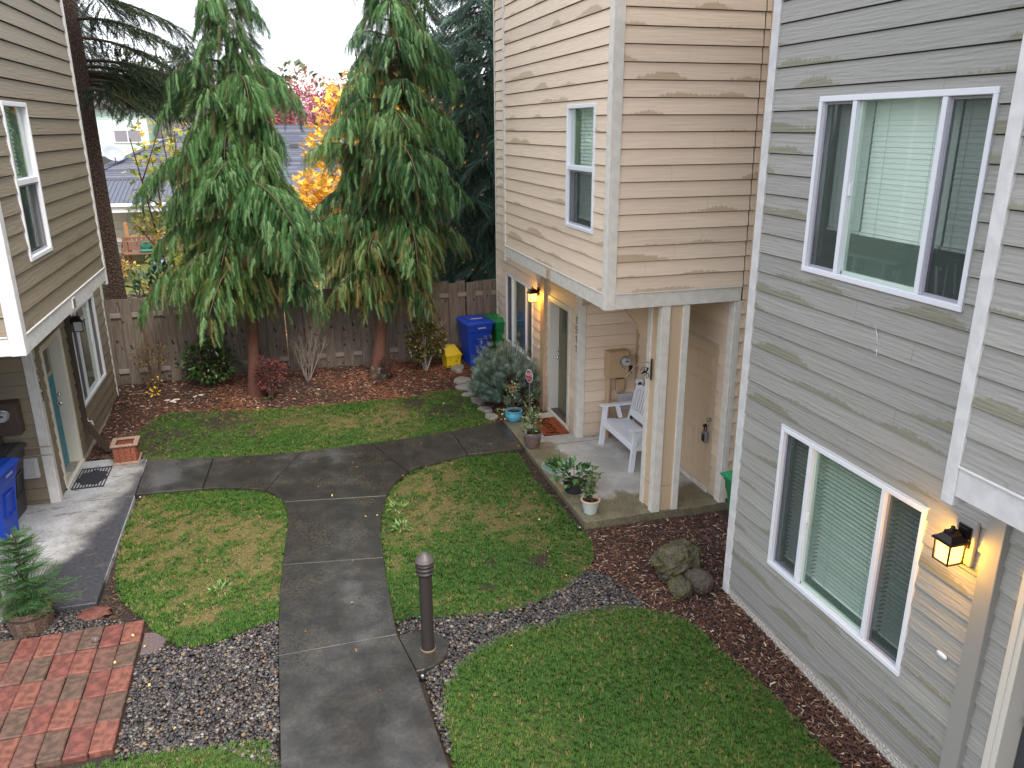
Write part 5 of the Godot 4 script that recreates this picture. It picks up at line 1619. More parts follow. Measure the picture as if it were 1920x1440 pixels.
	# cedar planter
	var pl := thing("cedar_planter", "empty square red cedar planter box at the end of the left patio", "planter", Vector3(-2.56, 0.0, -12.60), 0.03)
	var ce := rough_look(mat("cedar", srgb(134, 78, 58), 0.75), 255, 0.05, 0.2, 3.0, 0.8)
	var ceg := rough_look(mat("cedar_grey", srgb(158, 132, 116), 0.75), 256, 0.05, 0.12, 3.0, 0.8)
	for s in 4:
		var tt := Transform3D(Basis(Vector3.UP, s * PI / 2), Vector3.ZERO)
		for i in 4: part("side_board", MB.new().box(Vector3(-0.165 + i * 0.0835, 0.02, 0.145), Vector3(-0.165 + i * 0.0835 + 0.08, 0.29, 0.165), 0.004, tt), ce, pl)
		part("base_trim", MB.new().box(Vector3(-0.19, 0.0, 0.166), Vector3(0.168, 0.035, 0.188), 0.004, tt), ceg, pl)
		part("rim_board", MB.new().box(Vector3(-0.195, 0.29, 0.125), Vector3(0.122, 0.315, 0.195), 0.005, tt), ceg, pl)
	part("inside", MB.new().box(Vector3(-0.145, 0.18, -0.145), Vector3(0.145, 0.2, 0.145), 0.0), mat("cedar_dark", srgb(112, 52, 42), 0.9), pl)
	# half barrel
	var ba := thing("barrel_planter", "weathered half barrel holding a small conifer at the lower left", "planter", Vector3(-2.84, -0.06, -8.25))
	var staves := [rough_look(mat("stave_a", srgb(98, 78, 66), 0.85), 258, 0.05, 0.2, 3.0, 0.8), rough_look(mat("stave_b", srgb(84, 66, 56), 0.85), 259, 0.05, 0.2, 3.0, 0.8)]
	for i in 22:
		var a0 := TAU * i / 22 + 0.006; var a1 := TAU * (i + 1) / 22 - 0.006
		var at := func(a: float, r: float, y: float) -> Vector3: return Vector3(cos(a) * r, y, sin(a) * r)
		var s := MB.new()
		s.hexa([at.call(a0, 0.195, 0.0), at.call(a1, 0.195, 0.0), at.call(a1, 0.175, 0.0), at.call(a0, 0.175, 0.0)], [at.call(a0, 0.225, 0.15), at.call(a1, 0.225, 0.15), at.call(a1, 0.20, 0.15), at.call(a0, 0.20, 0.15)])
		s.hexa([at.call(a0, 0.225, 0.15), at.call(a1, 0.225, 0.15), at.call(a1, 0.20, 0.15), at.call(a0, 0.20, 0.15)], [at.call(a0, 0.232, 0.26), at.call(a1, 0.232, 0.26), at.call(a1, 0.205, 0.26), at.call(a0, 0.205, 0.26)])
		part("stave", s, staves[i % 2], ba)
	part("hoop", MB.new().lathe(Vector3.ZERO, [[0.229, 0.19], [0.235, 0.195], [0.237, 0.22], [0.232, 0.225]], 24), mat("hoop", srgb(70, 56, 48), 0.6, 0.4), ba)
	part("soil", MB.new().lathe(Vector3.ZERO, [[0.21, 0.2], [0.0, 0.22]], 20), M.potting, ba)
	# pots on the right patio
	var blue := mat("blue_glaze", srgb(92, 170, 200), 0.18)
	pot("blue glazed round pot with a trailing plant at the end of the path", Vector3(3.67, 0.0, -12.50), [[0.0, 0.0], [0.09, 0.0], [0.13, 0.04], [0.155, 0.10], [0.15, 0.15], [0.142, 0.165], [0.158, 0.185], [0.158, 0.198], [0.14, 0.2], [0.13, 0.17], [0.12, 0.12]], blue, 0.13, 0.165)
	var brown := rough_look(mat("brown_glaze", srgb(112, 96, 92), 0.3), 262, 0.03, 0.25, 6.0, 0.2)
	var bp := pot("brown glazed pot with a ribbed rim beside the orange doormat", Vector3(3.63, 0.0, -11.30), [[0.0, 0.0], [0.10, 0.0], [0.115, 0.01], [0.14, 0.12], [0.15, 0.2], [0.155, 0.205], [0.162, 0.235], [0.155, 0.25], [0.142, 0.25], [0.135, 0.2]], brown, 0.138, 0.21)
	part("emblem", MB.new().hexa([Vector3(-0.06, 0.115, 0.136), Vector3(0.06, 0.115, 0.136), Vector3(0.0, 0.07, 0.128), Vector3(0.0, 0.085, 0.13)], [Vector3(-0.06, 0.115, 0.142), Vector3(0.06, 0.115, 0.142), Vector3(0.0, 0.07, 0.134), Vector3(0.0, 0.085, 0.136)]), mat("pot_gold", srgb(140, 104, 52), 0.4), bp)
	for i in 24: part("rib", MB.new().tube([Vector3(cos(TAU * i / 24) * 0.158, 0.2, sin(TAU * i / 24) * 0.158), Vector3(cos(TAU * i / 24) * 0.164, 0.232, sin(TAU * i / 24) * 0.164)], [0.006, 0.006], 5), M.screen_frame, bp)
	var gd := thing("glass_dish", "clear square glass dish of small greens on the right patio edge", "dish", Vector3(3.68, 0.0, -10.32), 0.3, "pots along the right patio")
	var dg := mat("dish_glass", Color(0.72, 0.84, 0.80, 0.35), 0.05)
	dg.transparency = BaseMaterial3D.TRANSPARENCY_ALPHA
	for s in 4: part("side", MB.new().box(Vector3(-0.15, 0.0, 0.142), Vector3(0.142, 0.09, 0.15), 0.003, Transform3D(Basis(Vector3.UP, s * PI / 2), Vector3.ZERO)), dg, gd)
	part("bottom", MB.new().box(Vector3(-0.142, 0.003, -0.142), Vector3(0.142, 0.012, 0.142), 0.0), dg, gd)
	part("soil", MB.new().box(Vector3(-0.138, 0.012, -0.138), Vector3(0.138, 0.07, 0.138), 0.01), M.potting, gd)
	pot("low black pot holding a spreading glossy-leaved plant on the right patio", Vector3(3.70, 0.0, -9.55), [[0.0, 0.0], [0.13, 0.0], [0.15, 0.03], [0.165, 0.12], [0.17, 0.14], [0.155, 0.14], [0.15, 0.1]], mat("black_pot", srgb(44, 46, 50), 0.4), 0.15, 0.11)
	var wp := rough_look(mat("white_glaze", srgb(186, 196, 190), 0.3), 266, 0.12, 0.14, 5.0, 0.3)
	var wpo := pot("pale celadon pot with a terracotta rim nearest the patio corner", Vector3(3.66, 0.0, -8.86), [[0.0, 0.0], [0.075, 0.0], [0.085, 0.01], [0.105, 0.1], [0.12, 0.17], [0.12, 0.18]], wp, 0.11, 0.165)
	part("rim", MB.new().lathe(Vector3.ZERO, [[0.118, 0.178], [0.13, 0.182], [0.132, 0.2], [0.122, 0.206], [0.112, 0.202], [0.11, 0.165]], 28), mat("terracotta_pale", srgb(206, 176, 150), 0.6), wpo)
	# alarm company sign on a stake
	var sg := thing("yard_sign", "small red and white octagonal sign on a stake beside the blue pot", "sign", Vector3(4.08, 0.0, -12.90))
	part("stake", MB.new().tube([Vector3(0, -0.1, 0), Vector3(0.01, 0.55, 0)], [0.008, 0.008], 6), M.screen_frame, sg)
	var oc := func(r: float, z: float) -> Array:
		var q := []
		for i in 8: q.push_back(Vector3(cos(TAU * (i + 0.5) / 8) * r * 0.8, 0.66 + sin(TAU * (i + 0.5) / 8) * r, z))
		return q
	var om := MB.new()
	om.face(oc.call(0.13, 0.006), Vector3.BACK)
	om.face(oc.call(0.13, -0.006), Vector3.FORWARD)
	for i in 8: om.face([oc.call(0.13, 0.006)[i], oc.call(0.13, 0.006)[(i + 1) % 8], oc.call(0.13, -0.006)[(i + 1) % 8], oc.call(0.13, -0.006)[i]], (oc.call(0.13, 0.0)[i] + oc.call(0.13, 0.0)[(i + 1) % 8]) / 2.0 - Vector3(0, 0.66, 0))
	part("board", om, mat("sign_white", srgb(214, 206, 204), 0.4), sg)
	var im := MB.new()
	im.face(oc.call(0.11, 0.0085), Vector3.BACK)
	part("red_field", im, mat("sign_red", srgb(178, 70, 78), 0.4), sg)
	lettering("ADT", 0.085, M.sign_white, sg, Transform3D(Basis.IDENTITY, sg.position + Vector3(0, 0.69, 0.0115)), "lettering", true)
	part("red_stripe", MB.new().box(Vector3(-0.05, 0.61, 0.0085), Vector3(0.05, 0.62, 0.011), 0.0), M.sign_white, sg)
	sg.rotation.y = -1.2

# ---------------------------------------------------------------- plants
var L := {}             # shared leaf meshes

func leaf(len: float, wid: float, fold := 0.25, bend := 0.15) -> ArrayMesh:
	# one leaf along +z from the origin, folded at the midrib and bent down at the tip
	var m := MB.new()
	var mid := []
	for i in 4:
		var t := i / 3.0
		mid.push_back(Vector3(0, -bend * len * t * t, len * t))
	var w := [0.0, wid * 0.5, wid * 0.42, 0.0]
	for sx in [-1.0, 1.0]:
		for i in 3:
			var a: Vector3 = mid[i]; var b: Vector3 = mid[i + 1]
			var c: Vector3 = b + Vector3(sx * w[i + 1], fold * w[i + 1], 0)
			var d: Vector3 = a + Vector3(sx * w[i], fold * w[i], 0)
			if i > 0: m.face([a, b, d], Vector3.UP)
			if i < 2: m.face([b, c, d if i > 0 else a], Vector3.UP)
	return m.done()

func frond() -> ArrayMesh:
	# a hanging spray of cypress, one unit long down -y, its fine twigs fanned to both sides
	var m := MB.new()
	var r := RandomNumberGenerator.new()
	r.seed = 77
	for i in 20:
		var t := i / 20.0
		var at := Vector3(0.02 * sin(t * 9.0), -t * 0.9, 0.06 * sin(t * 3.0))
		for sx in [-1.0, 1.0]:
			var ln := (0.24 - 0.12 * t) * r.randf_range(0.6, 1.35)
			var dir := Vector3(sx * r.randf_range(0.35, 0.95), -1.0, r.randf_range(-0.5, 0.5)).normalized()
			var side := dir.cross(Vector3(0, 0, 1)).normalized() * 0.0085
			var nn := Vector3(dir.x * 0.6, 0.45, 0.8 + r.randf_range(-0.5, 0.5)).normalized()
			m.smooth_tri(at - side, at + side, at + dir * ln, nn, nn, nn)
			if i % 2 == 0:
				var d2 := (dir + Vector3(sx * 0.7, 0.1, r.randf_range(-0.6, 0.6))).normalized()
				var a2 := at + dir * ln * 0.35
				m.smooth_tri(a2 - side * 0.8, a2 + side * 0.8, a2 + d2 * ln * 0.5, nn, nn, nn)
	m.smooth_tri(Vector3(-0.01, 0, 0), Vector3(0.01, 0, 0), Vector3(0, -1.0, 0), Vector3.BACK, Vector3.BACK, Vector3.BACK)
	return m.done()

# side shoots along a bough: fn(place, direction of the shoot, share along the bough, share along the shoot)
func shoots(bp: Array, r: float, from: float, step: float, reach: float, gap: float, droop: float, fn: Callable) -> void:
	var last := bp.size() - 1
	var n := int(r / step) + 2
	for i in n:
		var u := lerpf(from, 1.0, float(i) / (n - 1))
		var fi := u * last
		var k := mini(int(fi), last - 1)
		var c: Vector3 = bp[k].lerp(bp[k + 1], fi - k)
		var along: Vector3 = (bp[k + 1] - bp[k]).normalized()
		for side in [-1.0, 1.0]:
			var sl := reach * r * (1.05 - 0.75 * u) * rnd(0.7, 1.25) + gap
			var d = (along.cross(Vector3.UP).normalized() * side * rnd(0.7, 1.1) + along * rnd(0.5, 0.9)).normalized()
			var m := int(sl / gap) + 1
			for j in m:
				var w := float(j + 1) / m
				fn.call(c + d * sl * w + Vector3.DOWN * sl * w * w * droop, (d + Vector3.DOWN * 2.0 * w * droop).normalized(), u, w)
		if i == n - 1: fn.call(c, along, 1.0, 1.0)

func brush(count: int, length: float, width: float, lean: float, spread := 1.0) -> ArrayMesh:
	# a twig along +z with needles all round
	var m := MB.new()
	var r := RandomNumberGenerator.new()
	r.seed = 78
	for i in count:
		var t := (i + 0.5) / count
		var a := i * 2.4
		var at := Vector3(0, 0, t * spread)
		var o := Vector3(cos(a), sin(a), 0)
		var dir := (o + Vector3(0, 0, lean)).normalized()
		var side := dir.cross(Vector3(0, 0, 1)).normalized() * width
		var ln := length * r.randf_range(0.8, 1.15)
		var nn := (o * 0.3 + Vector3(0, 0, 1) * 0.2 + Vector3.UP).normalized()
		m.smooth_tri(at - side, at + side, at + dir * ln, nn, nn, nn)
	m.tube([Vector3.ZERO, Vector3(0, 0, spread)], [0.012, 0.006], 3, false)
	return m.done()

func look(dir: Vector3, roll := 0.0) -> Basis:
	# a basis whose +z runs along dir
	var z := dir.normalized()
	var x := Vector3.UP.cross(z)
	if x.length() < 0.01: x = Vector3.RIGHT
	x = x.normalized()
	return Basis(x, z.cross(x), z) * Basis(Vector3(0, 0, 1), roll)

func hang(dir: Vector3, turn: float) -> Basis:
	# a basis whose -y runs along dir, turned about it
	var y := -dir.normalized()
	var x := Vector3(cos(turn), 0, sin(turn))
	x = (x - y * x.dot(y)).normalized()
	return Basis(x, y, x.cross(y))

func plant_mats() -> void:
	vmat("foliage", 0.65, 0.3)
	vmat("gloss_leaf", 0.28, 0.25)
	vmat("soft_leaf", 0.7, 0.45)
	rough_look(mat("red_bark", srgb(112, 76, 64), 0.9), 301, 0.05, 0.45, 1.0, 2.2).uv1_scale = Vector3(3, 5, 1)
	rough_look(mat("dark_bark", srgb(88, 70, 62), 0.95), 302, 0.05, 0.35, 1.0, 2.4).uv1_scale = Vector3(3, 1.2, 1)
	mat("twig", srgb(96, 76, 62), 0.85)
	mat("grey_twig", srgb(158, 146, 138), 0.85)
	mat("dark_stem", srgb(70, 54, 44), 0.85)
	L.frond = frond()
	L.spruce = brush(46, 0.17, 0.017, 0.75)
	L.whorl = brush(34, 0.50, 0.016, 0.45, 0.4)
	L.fir = brush(34, 0.13, 0.016, 0.7)
	L.broad = leaf(1.0, 0.36)
	L.oval = leaf(1.0, 0.55)
	L.small = leaf(1.0, 0.6, 0.15)
	L.lance = leaf(1.0, 0.2)
	var q := MB.new()
	for k in [[0.0, 0.8], [1.5, 0.7], [-1.4, 0.75], [2.8, 0.45], [-2.7, 0.4]]:
		var d = Vector3(sin(k[0]), -0.1, cos(k[0])) * k[1]
		var s := Vector3(cos(k[0]), 0, -sin(k[0])) * 0.22
		q.face([Vector3.ZERO, d * 0.5 + s, d, d * 0.5 - s], Vector3.UP)
	L.maple = q.done()

func weeping_tree(label: String, p: Vector3, top: float, low: float, wide: Array, sd: int, tint: float, tr: float, lean: Vector3) -> void:
	rng.seed = sd
	var t := thing("weeping_cypress", label, "conifer", p, 0.0, "weeping conifers by the fence")
	var pts := []
	var rad := []
	for i in 12:
		var q := i / 11.0
		pts.push_back(Vector3(0.05 * sin(q * 7.0 + sd), top * q - 0.1, 0.04 * cos(q * 5.0)) + lean * q)
		rad.push_back(tr * (1.0 - 0.93 * q) * (1.35 if i == 0 else 1.0))
	part("trunk", MB.new().tube(pts, rad, 12), M.red_bark, t)
	var reach := func(y: float) -> float:
		for i in wide.size() - 1:
			if y <= wide[i + 1][0]: return lerpf(wide[i][1], wide[i + 1][1], clampf((y - wide[i][0]) / (wide[i + 1][0] - wide[i][0]), 0, 1))
		return wide[wide.size() - 1][1]
	var xf := []
	var cols := []
	var nb := 0
	var y := low
	var turn := rnd(0, TAU)
	var limbs := MB.new()
	while y < top - 0.1:
		var r: float = reach.call(y) * (rnd(0.5, 1.02) if rng.randf() < 0.74 else rnd(1.0, 1.32))
		if r < 0.1: r = 0.1
		turn += 2.4 + rnd(-0.4, 0.4)
		var dir := Vector3(cos(turn), 0, sin(turn))
		var q0 := Vector3(0.05 * sin(y / top * 7.0 + sd), y, 0) + lean * (y / top)
		var bp := []
		var br := []
		var rise := rnd(0.1, 0.4)
		var fall := rnd(0.28, 0.62)
		var sway := dir.cross(Vector3.UP) * rnd(-0.25, 0.25)
		for i in 8:
			var u := i / 7.0
			bp.push_back(q0 + dir * r * (u - 0.10 * u * u) + sway * r * u * u + Vector3.UP * r * (rise * u - fall * u * u * u))
			br.push_back(lerpf(0.022, 0.005, u) * (0.5 + r * 0.5))
		limbs.tube(bp, br, 4, false)
		var tone := rnd(-1.0, 1.0)
		var olive := rng.randf() < 0.16
		shoots(bp, r, 0.08, 0.065, 0.34, 0.055, 0.5, func(c: Vector3, d: Vector3, u: float, w: float) -> void:
			if rng.randf() < 0.08: return
			var sp := d * rnd(0.3, 1.1) + Vector3.DOWN * rnd(0.6, 1.5) + Vector3(rnd(-0.25, 0.25), 0, rnd(-0.25, 0.25))
			var ln := rnd(0.18, 0.38) * (1.1 - 0.3 * u)
			if rng.randf() < 0.22: ln *= 1.8
			xf.push_back(Transform3D(hang(sp, rnd(0, TAU)) * Basis.from_scale(Vector3(ln * rnd(0.55, 1.1), ln, ln)), c + Vector3.UP * 0.03))
			var g := lin(42, 84, 40).lerp(lin(72, 116, 56), clampf(0.5 + 0.5 * tone + rnd(-0.4, 0.4), 0, 1))
			if tone < -0.2: g = g.lerp(lin(28, 58, 34), rng.randf() * 0.8)
			if olive: g = g.lerp(lin(104, 120, 50), rng.randf() * 0.7)
			if rng.randf() < 0.34 * u + 0.1 * w: g = lin(114, 152, 98)
			if u < 0.4 and rng.randf() < 0.35: g = lin(104, 86, 56).lerp(lin(82, 92, 50), rng.randf())
			if c.y < 3.0 and rng.randf() < tint: g = lin(140, 116, 70).lerp(lin(112, 124, 58), rng.randf())
			cols.push_back(g))
		nb += 1
		y += lerpf(0.058, 0.10, rng.randf()) * (0.85 + 0.3 * (y / top))
	part("limbs", limbs, M.twig, t).set_meta("kind", "stuff")
	scatter("crown", L.frond, M.foliage, xf, cols, t)

func spruce_tree(called: String, label: String, p: Vector3, top: float, low: float, r0: float, sd: int, col: Color, dens: float, size: float, group := "") -> void:
	rng.seed = sd
	var t := thing(called, label, "conifer", p, 0.0, group)
	part("trunk", MB.new().tube([Vector3(0, -0.2, 0), Vector3(0.03, top * 0.4, 0), Vector3(0, top, 0)], [r0 * 0.055 + 0.05, r0 * 0.04 + 0.03, 0.02], 10), M.dark_bark, t)
	var xf := []
	var cols := []
	var limbs := MB.new()
	var y := low
	var turn := rnd(0, TAU)
	while y < top - 0.05:
		var q := (y - low) / (top - low)
		var r := r0 * (1.0 - pow(q, 1.25)) * rnd(0.75, 1.1) + 0.12
		turn += 2.4 + rnd(-0.35, 0.35)
		var dir := Vector3(cos(turn), 0, sin(turn))
		var bp := []
		for i in 6:
			var u := i / 5.0
			bp.push_back(Vector3(0, y, 0) + dir * r * u + Vector3.UP * r * (-0.10 * u - 0.30 * u * u + 0.22 * u * u * u))
		limbs.tube(bp, [0.03, 0.026, 0.02, 0.016, 0.01, 0.005], 4, false)
		shoots(bp, r, 0.12, 0.11 / dens * size / 0.3, 0.34, 0.11 / dens * size / 0.3, 0.5, func(c: Vector3, d: Vector3, u: float, w: float) -> void:
			var sp := d + Vector3(rnd(-0.3, 0.3), rnd(-0.5, 0.1), rnd(-0.3, 0.3))
			var ln := size * rnd(0.7, 1.2)
			xf.push_back(Transform3D(look(sp, rnd(0, TAU)).scaled_local(Vector3(ln, ln, ln)), c))
			var g := col.lerp(col * 0.6, rng.randf() * 0.8)
			if rng.randf() < 0.3: g = col.lerp(Color(col.r * 1.7, col.g * 1.6, col.b * 1.6), rng.randf())
			g.a = 1.0
			cols.push_back(g))
		y += rnd(0.055, 0.10) / dens
	part("limbs", limbs, M.dark_stem, t).set_meta("kind", "stuff")
	scatter("crown", L.spruce, M.foliage, xf, cols, t)

# a crown of leaves filled through its volume, carried by forking limbs
func leafy(called: String, label: String, cat: String, p: Vector3, rad: Vector3, mid: float, count: int, lsize: float, mesh: ArrayMesh, m, palette: Array, sd: int, stem, stems := 5, hollow := 0.35, clump := 0.5, group := "") -> Node3D:
	rng.seed = sd
	var t := thing(called, label, cat, p, 0.0, group)
	var f := noise(sd, 1.1 / maxf(rad.x, 0.3), 3)
	var g := noise(sd + 5, 2.6 / maxf(rad.x, 0.3), 2)
	var sm := MB.new()
	var ends := []
	for i in stems:
		var a := TAU * i / stems + rnd(-0.4, 0.4)
		var o := rnd(0.35, 0.9)
		var e := Vector3(cos(a) * rad.x * o, mid + rad.y * rnd(0.2, 0.85), sin(a) * rad.z * o)
		var b := Vector3(cos(a), 0, sin(a)) * rad.x * 0.06
		var k := b.lerp(e, 0.5) + Vector3(rnd(-0.08, 0.08) * rad.x, -0.05 * rad.y, rnd(-0.08, 0.08) * rad.x)
		var th := 0.014 + 0.016 * minf(rad.x, 2.0)
		sm.tube([b, k, e], [th, th * 0.7, th * 0.3], 5, false)
		for j in 3:
			var s := k.lerp(e, rnd(0.0, 0.7))
			var d := s + Vector3(rnd(-1, 1) * rad.x * 0.45, rnd(0.1, 0.5) * rad.y, rnd(-1, 1) * rad.z * 0.45)
			sm.tube([s, d], [th * 0.5, th * 0.2], 4, false)
	var o2 := part("stems", sm, stem, t)
	var xf := []
	var cols := []
	var tries := 0
	while xf.size() < count and tries < count * 12:
		tries += 1
		var d := Vector3(rnd(-1, 1), rnd(-1, 1), rnd(-1, 1))
		if d.length() > 1.0 or d.length() < 0.05: continue
		var nn := f.get_noise_3dv(d.normalized() * rad) 
		var lim := 0.86 + 0.5 * nn
		if d.length() > lim or d.length() < hollow * lim: continue
		var c := Vector3(0, mid, 0) + d * rad
		if c.y < 0.02: continue
		if g.get_noise_3dv(c) < -clump * 0.5: continue
		var dir := (d.normalized() + Vector3(rnd(-1, 1), rnd(-0.6, 0.8), rnd(-1, 1)) * 0.9)
		var s := lsize * rnd(0.65, 1.25)
		xf.push_back(Transform3D(look(dir, rnd(-0.9, 0.9)).scaled_local(Vector3(s, s, s)), c))
		var c1: Color = palette[rng.randi() % palette.size()]
		var c2: Color = palette[rng.randi() % palette.size()]
		cols.push_back(c1.lerp(c2, rng.randf()))
	scatter("leaves", mesh, m, xf, cols, t)
	return t

func twiggy(called: String, label: String, p: Vector3, h: float, r: float, n: int, m, sd: int, thick := 0.008) -> Node3D:
	rng.seed = sd
	var t := thing(called, label, "shrub", p)
	var tw := MB.new()
	for i in n:
		var a := TAU * i / n + rnd(-0.3, 0.3)
		var o := rnd(0.3, 1.0) * r
		var b := Vector3(cos(a) * 0.04, 0, sin(a) * 0.04)
		var e := Vector3(cos(a) * o, h * rnd(0.75, 1.0), sin(a) * o)
		var k := b.lerp(e, 0.45) + Vector3(rnd(-0.05, 0.05), 0.02, rnd(-0.05, 0.05))
		tw.tube([b, k, e], [thick, thick * 0.75, thick * 0.35], 5, false)
		for j in 5:
			var s := (b.lerp(k, rnd(0.5, 1.0)) if j < 2 else k.lerp(e, rnd(0.0, 0.8)))
			var d := s + Vector3(cos(a + rnd(-1.2, 1.2)) * r * rnd(0.1, 0.4), h * rnd(0.12, 0.32), sin(a + rnd(-1.2, 1.2)) * r * rnd(0.1, 0.4))
			tw.tube([s, d], [thick * 0.5, thick * 0.25], 4, false)
			var d2 := d.lerp(s, 0.3) + Vector3(rnd(-1, 1) * r * 0.2, h * 0.14, rnd(-1, 1) * r * 0.2)
			tw.tube([d.lerp(s, 0.4), d2], [thick * 0.32, thick * 0.18], 3, false)
	part("twigs", tw, m, t)
	return t

# a few leaves more for a thing already there
func sprinkle(t: Node3D, called: String, mesh: ArrayMesh, m, n: int, c0: Vector3, rad: Vector3, size: float, pal: Array, up := 0.5) -> void:
	var xf := []
	var cols := []
	for i in n:
		var d := Vector3(rnd(-1, 1), rnd(-1, 1), rnd(-1, 1))
		while d.length() > 1.0: d = Vector3(rnd(-1, 1), rnd(-1, 1), rnd(-1, 1))
		var s := size * rnd(0.7, 1.25)
		xf.push_back(Transform3D(look(d + Vector3(rnd(-0.6, 0.6), up + rnd(-0.5, 0.5), rnd(-0.6, 0.6)), rnd(-0.7, 0.7)).scaled_local(Vector3(s, s, s)), c0 + d * rad))
		cols.push_back(pal[rng.randi() % pal.size()].lerp(pal[rng.randi() % pal.size()], rng.randf()))
	scatter(called, mesh, m, xf, cols, t)

func build_plants() -> void:
	plant_mats()
	weeping_tree("left weeping conifer with drooping green sprays and a red trunk", Vector3(-0.66, 0.03, -15.42), 8.2, 1.9, [[1.9, 1.35], [2.4, 1.7], [3.3, 1.75], [4.0, 1.7], [4.7, 1.5], [5.4, 1.25], [6.2, 0.95], [8.2, 0.1]], 401, 0.10, 0.115, Vector3(0.2, 0, 0))
	weeping_tree("right weeping conifer, fuller and browner at the bottom", Vector3(1.69, 0.05, -15.80), 9.6, 1.65, [[1.7, 1.25], [2.2, 1.6], [3.0, 1.75], [4.0, 1.6], [5.0, 1.45], [6.0, 1.3], [7.5, 0.9], [9.6, 0.1]], 402, 0.34, 0.125, Vector3(1.0, 0, 0))
	# behind the fence
	spruce_tree("blue_spruce", "large dark blue-green spruce behind the fence by the tan house", Vector3(5.3, -0.3, -19.6), 12.5, 0.7, 2.6, 403, lin(84, 114, 98), 1.2, 0.36)
	var fir := thing("tall_fir", "tall dark fir with a thick bare brown trunk behind the fence", "conifer", Vector3(-3.27, 0.0, -17.4))
	part("trunk", MB.new().tube([Vector3(0, -0.3, 0), Vector3(0, 0.6, 0), Vector3(0.0, 2.0, 0), Vector3(0.0, 4.0, 0), Vector3(0.02, 6.0, 0), Vector3(0.0, 14.0, 0)], [0.27, 0.235, 0.205, 0.17, 0.14, 0.05], 16), M.dark_bark, fir)
	rng.seed = 404
	var xf := []
	var cols := []
	var limbs := MB.new()
	for k in [[5.6, 0.25, 1.6], [5.7, 0.9, 1.4], [5.75, -0.2, 1.7], [5.8, 0.5, 1.75], [5.8, 1.6, 1.8], [5.6, -0.8, 1.5], [6.1, 0.1, 2.2], [6.5, 0.8, 2.1], [6.8, -0.4, 1.9], [7.2, 0.3, 1.9], [7.5, 1.3, 1.8], [6.3, 3.2, 1.6], [7.0, 2.4, 1.7], [7.9, 3.6, 1.6], [8.3, 0.4, 1.6], [8.6, 1.8, 1.5], [9.0, -0.6, 1.4], [5.9, 0.15, 1.7], [5.85, 0.45, 1.6], [6.0, 0.3, 1.8]]:
		var dir := Vector3(cos(k[1]), 0, -sin(k[1]))
		var bp := []
		for i in 6:
			var u := i / 5.0
			bp.push_back(Vector3(0, k[0], 0) + dir * k[2] * u + Vector3.UP * k[2] * (0.10 * u - 0.34 * u * u))
		limbs.tube(bp, [0.035, 0.03, 0.024, 0.018, 0.012, 0.006], 5, false)
		shoots(bp, k[2], 0.2, 0.085, 0.36, 0.085, 0.3, func(c: Vector3, d: Vector3, u: float, w: float) -> void:
			var ln := rnd(0.22, 0.36)
			xf.push_back(Transform3D(look(d + Vector3(rnd(-0.3, 0.3), rnd(-0.5, 0.2), rnd(-0.3, 0.3)), rnd(0, TAU)).scaled_local(Vector3(ln, ln, ln)), c))
			cols.push_back(lin(44, 60, 40).lerp(lin(70, 84, 52), rng.randf())))
	part("limbs", limbs, M.dark_stem, fir).set_meta("kind", "stuff")
	scatter("crown", L.fir, M.foliage, xf, cols, fir)
	var yg := [lin(150, 156, 50), lin(176, 166, 58), lin(112, 130, 48), lin(190, 160, 64)]
	leafy("maple_tree", "slender maple with thin yellow-green leaves behind the left conifer", "tree", Vector3(-2.1, -0.9, -21.5), Vector3(1.55, 2.5, 1.5), 3.9, 1150, 0.13, L.maple, M.soft_leaf, yg, 405, M.dark_stem, 7, 0.1, 0.3)
	var gold := [lin(236, 192, 60), lin(228, 172, 52), lin(240, 206, 92), lin(214, 156, 60)]
	leafy("golden_tree", "golden-leaved autumn tree behind the right conifer", "tree", Vector3(3.6, -1.0, -27.0), Vector3(2.6, 2.6, 2.2), 5.2, 2600, 0.2, L.maple, M.soft_leaf, gold, 406, M.dark_stem, 8, 0.15, 0.35, "golden trees beyond the fence")
	leafy("golden_tree", "smaller golden tree glimpsed between the two weeping conifers", "tree", Vector3(1.15, -1.0, -25.0), Vector3(0.75, 1.5, 0.8), 3.5, 900, 0.16, L.maple, M.soft_leaf, gold, 407, M.dark_stem, 5, 0.15, 0.35, "golden trees beyond the fence")
	leafy("golden_tree", "golden tree between the right conifer and the dark spruce", "tree", Vector3(4.9, -0.8, -24.5), Vector3(1.9, 1.7, 1.6), 5.2, 2000, 0.17, L.maple, M.soft_leaf, gold, 408, M.dark_stem, 8, 0.15, 0.35, "golden trees beyond the fence")
	leafy("red_tree", "pink and crimson autumn tree behind the grey shingled roof", "tree", Vector3(2.2, -1.0, -50.0), Vector3(3.4, 3.2, 2.6), 5.6, 5200, 0.18, L.small, M.soft_leaf, [lin(176, 62, 84), lin(190, 104, 124), lin(150, 50, 66), lin(196, 130, 140)], 409, M.dark_stem, 9, 0.2, 0.2)
	var rh := [lin(52, 84, 44), lin(74, 108, 66), lin(40, 68, 38), lin(92, 122, 86)]
	var r1 := leafy("rhododendron", "large rhododendron with long leaves and red buds behind the fence", "shrub", Vector3(-2.55, -0.05, -18.3), Vector3(0.75, 1.2, 0.7), 1.2, 900, 0.19, L.broad, M.gloss_leaf, rh, 410, M.twig, 6, 0.4, 0.1)
	sprinkle(r1, "red_leaves", L.oval, M.soft_leaf, 60, Vector3(0.15, 1.75, 0.55), Vector3(0.45, 0.3, 0.25), 0.1, [lin(178, 58, 48), lin(196, 88, 58), lin(176, 170, 70)])
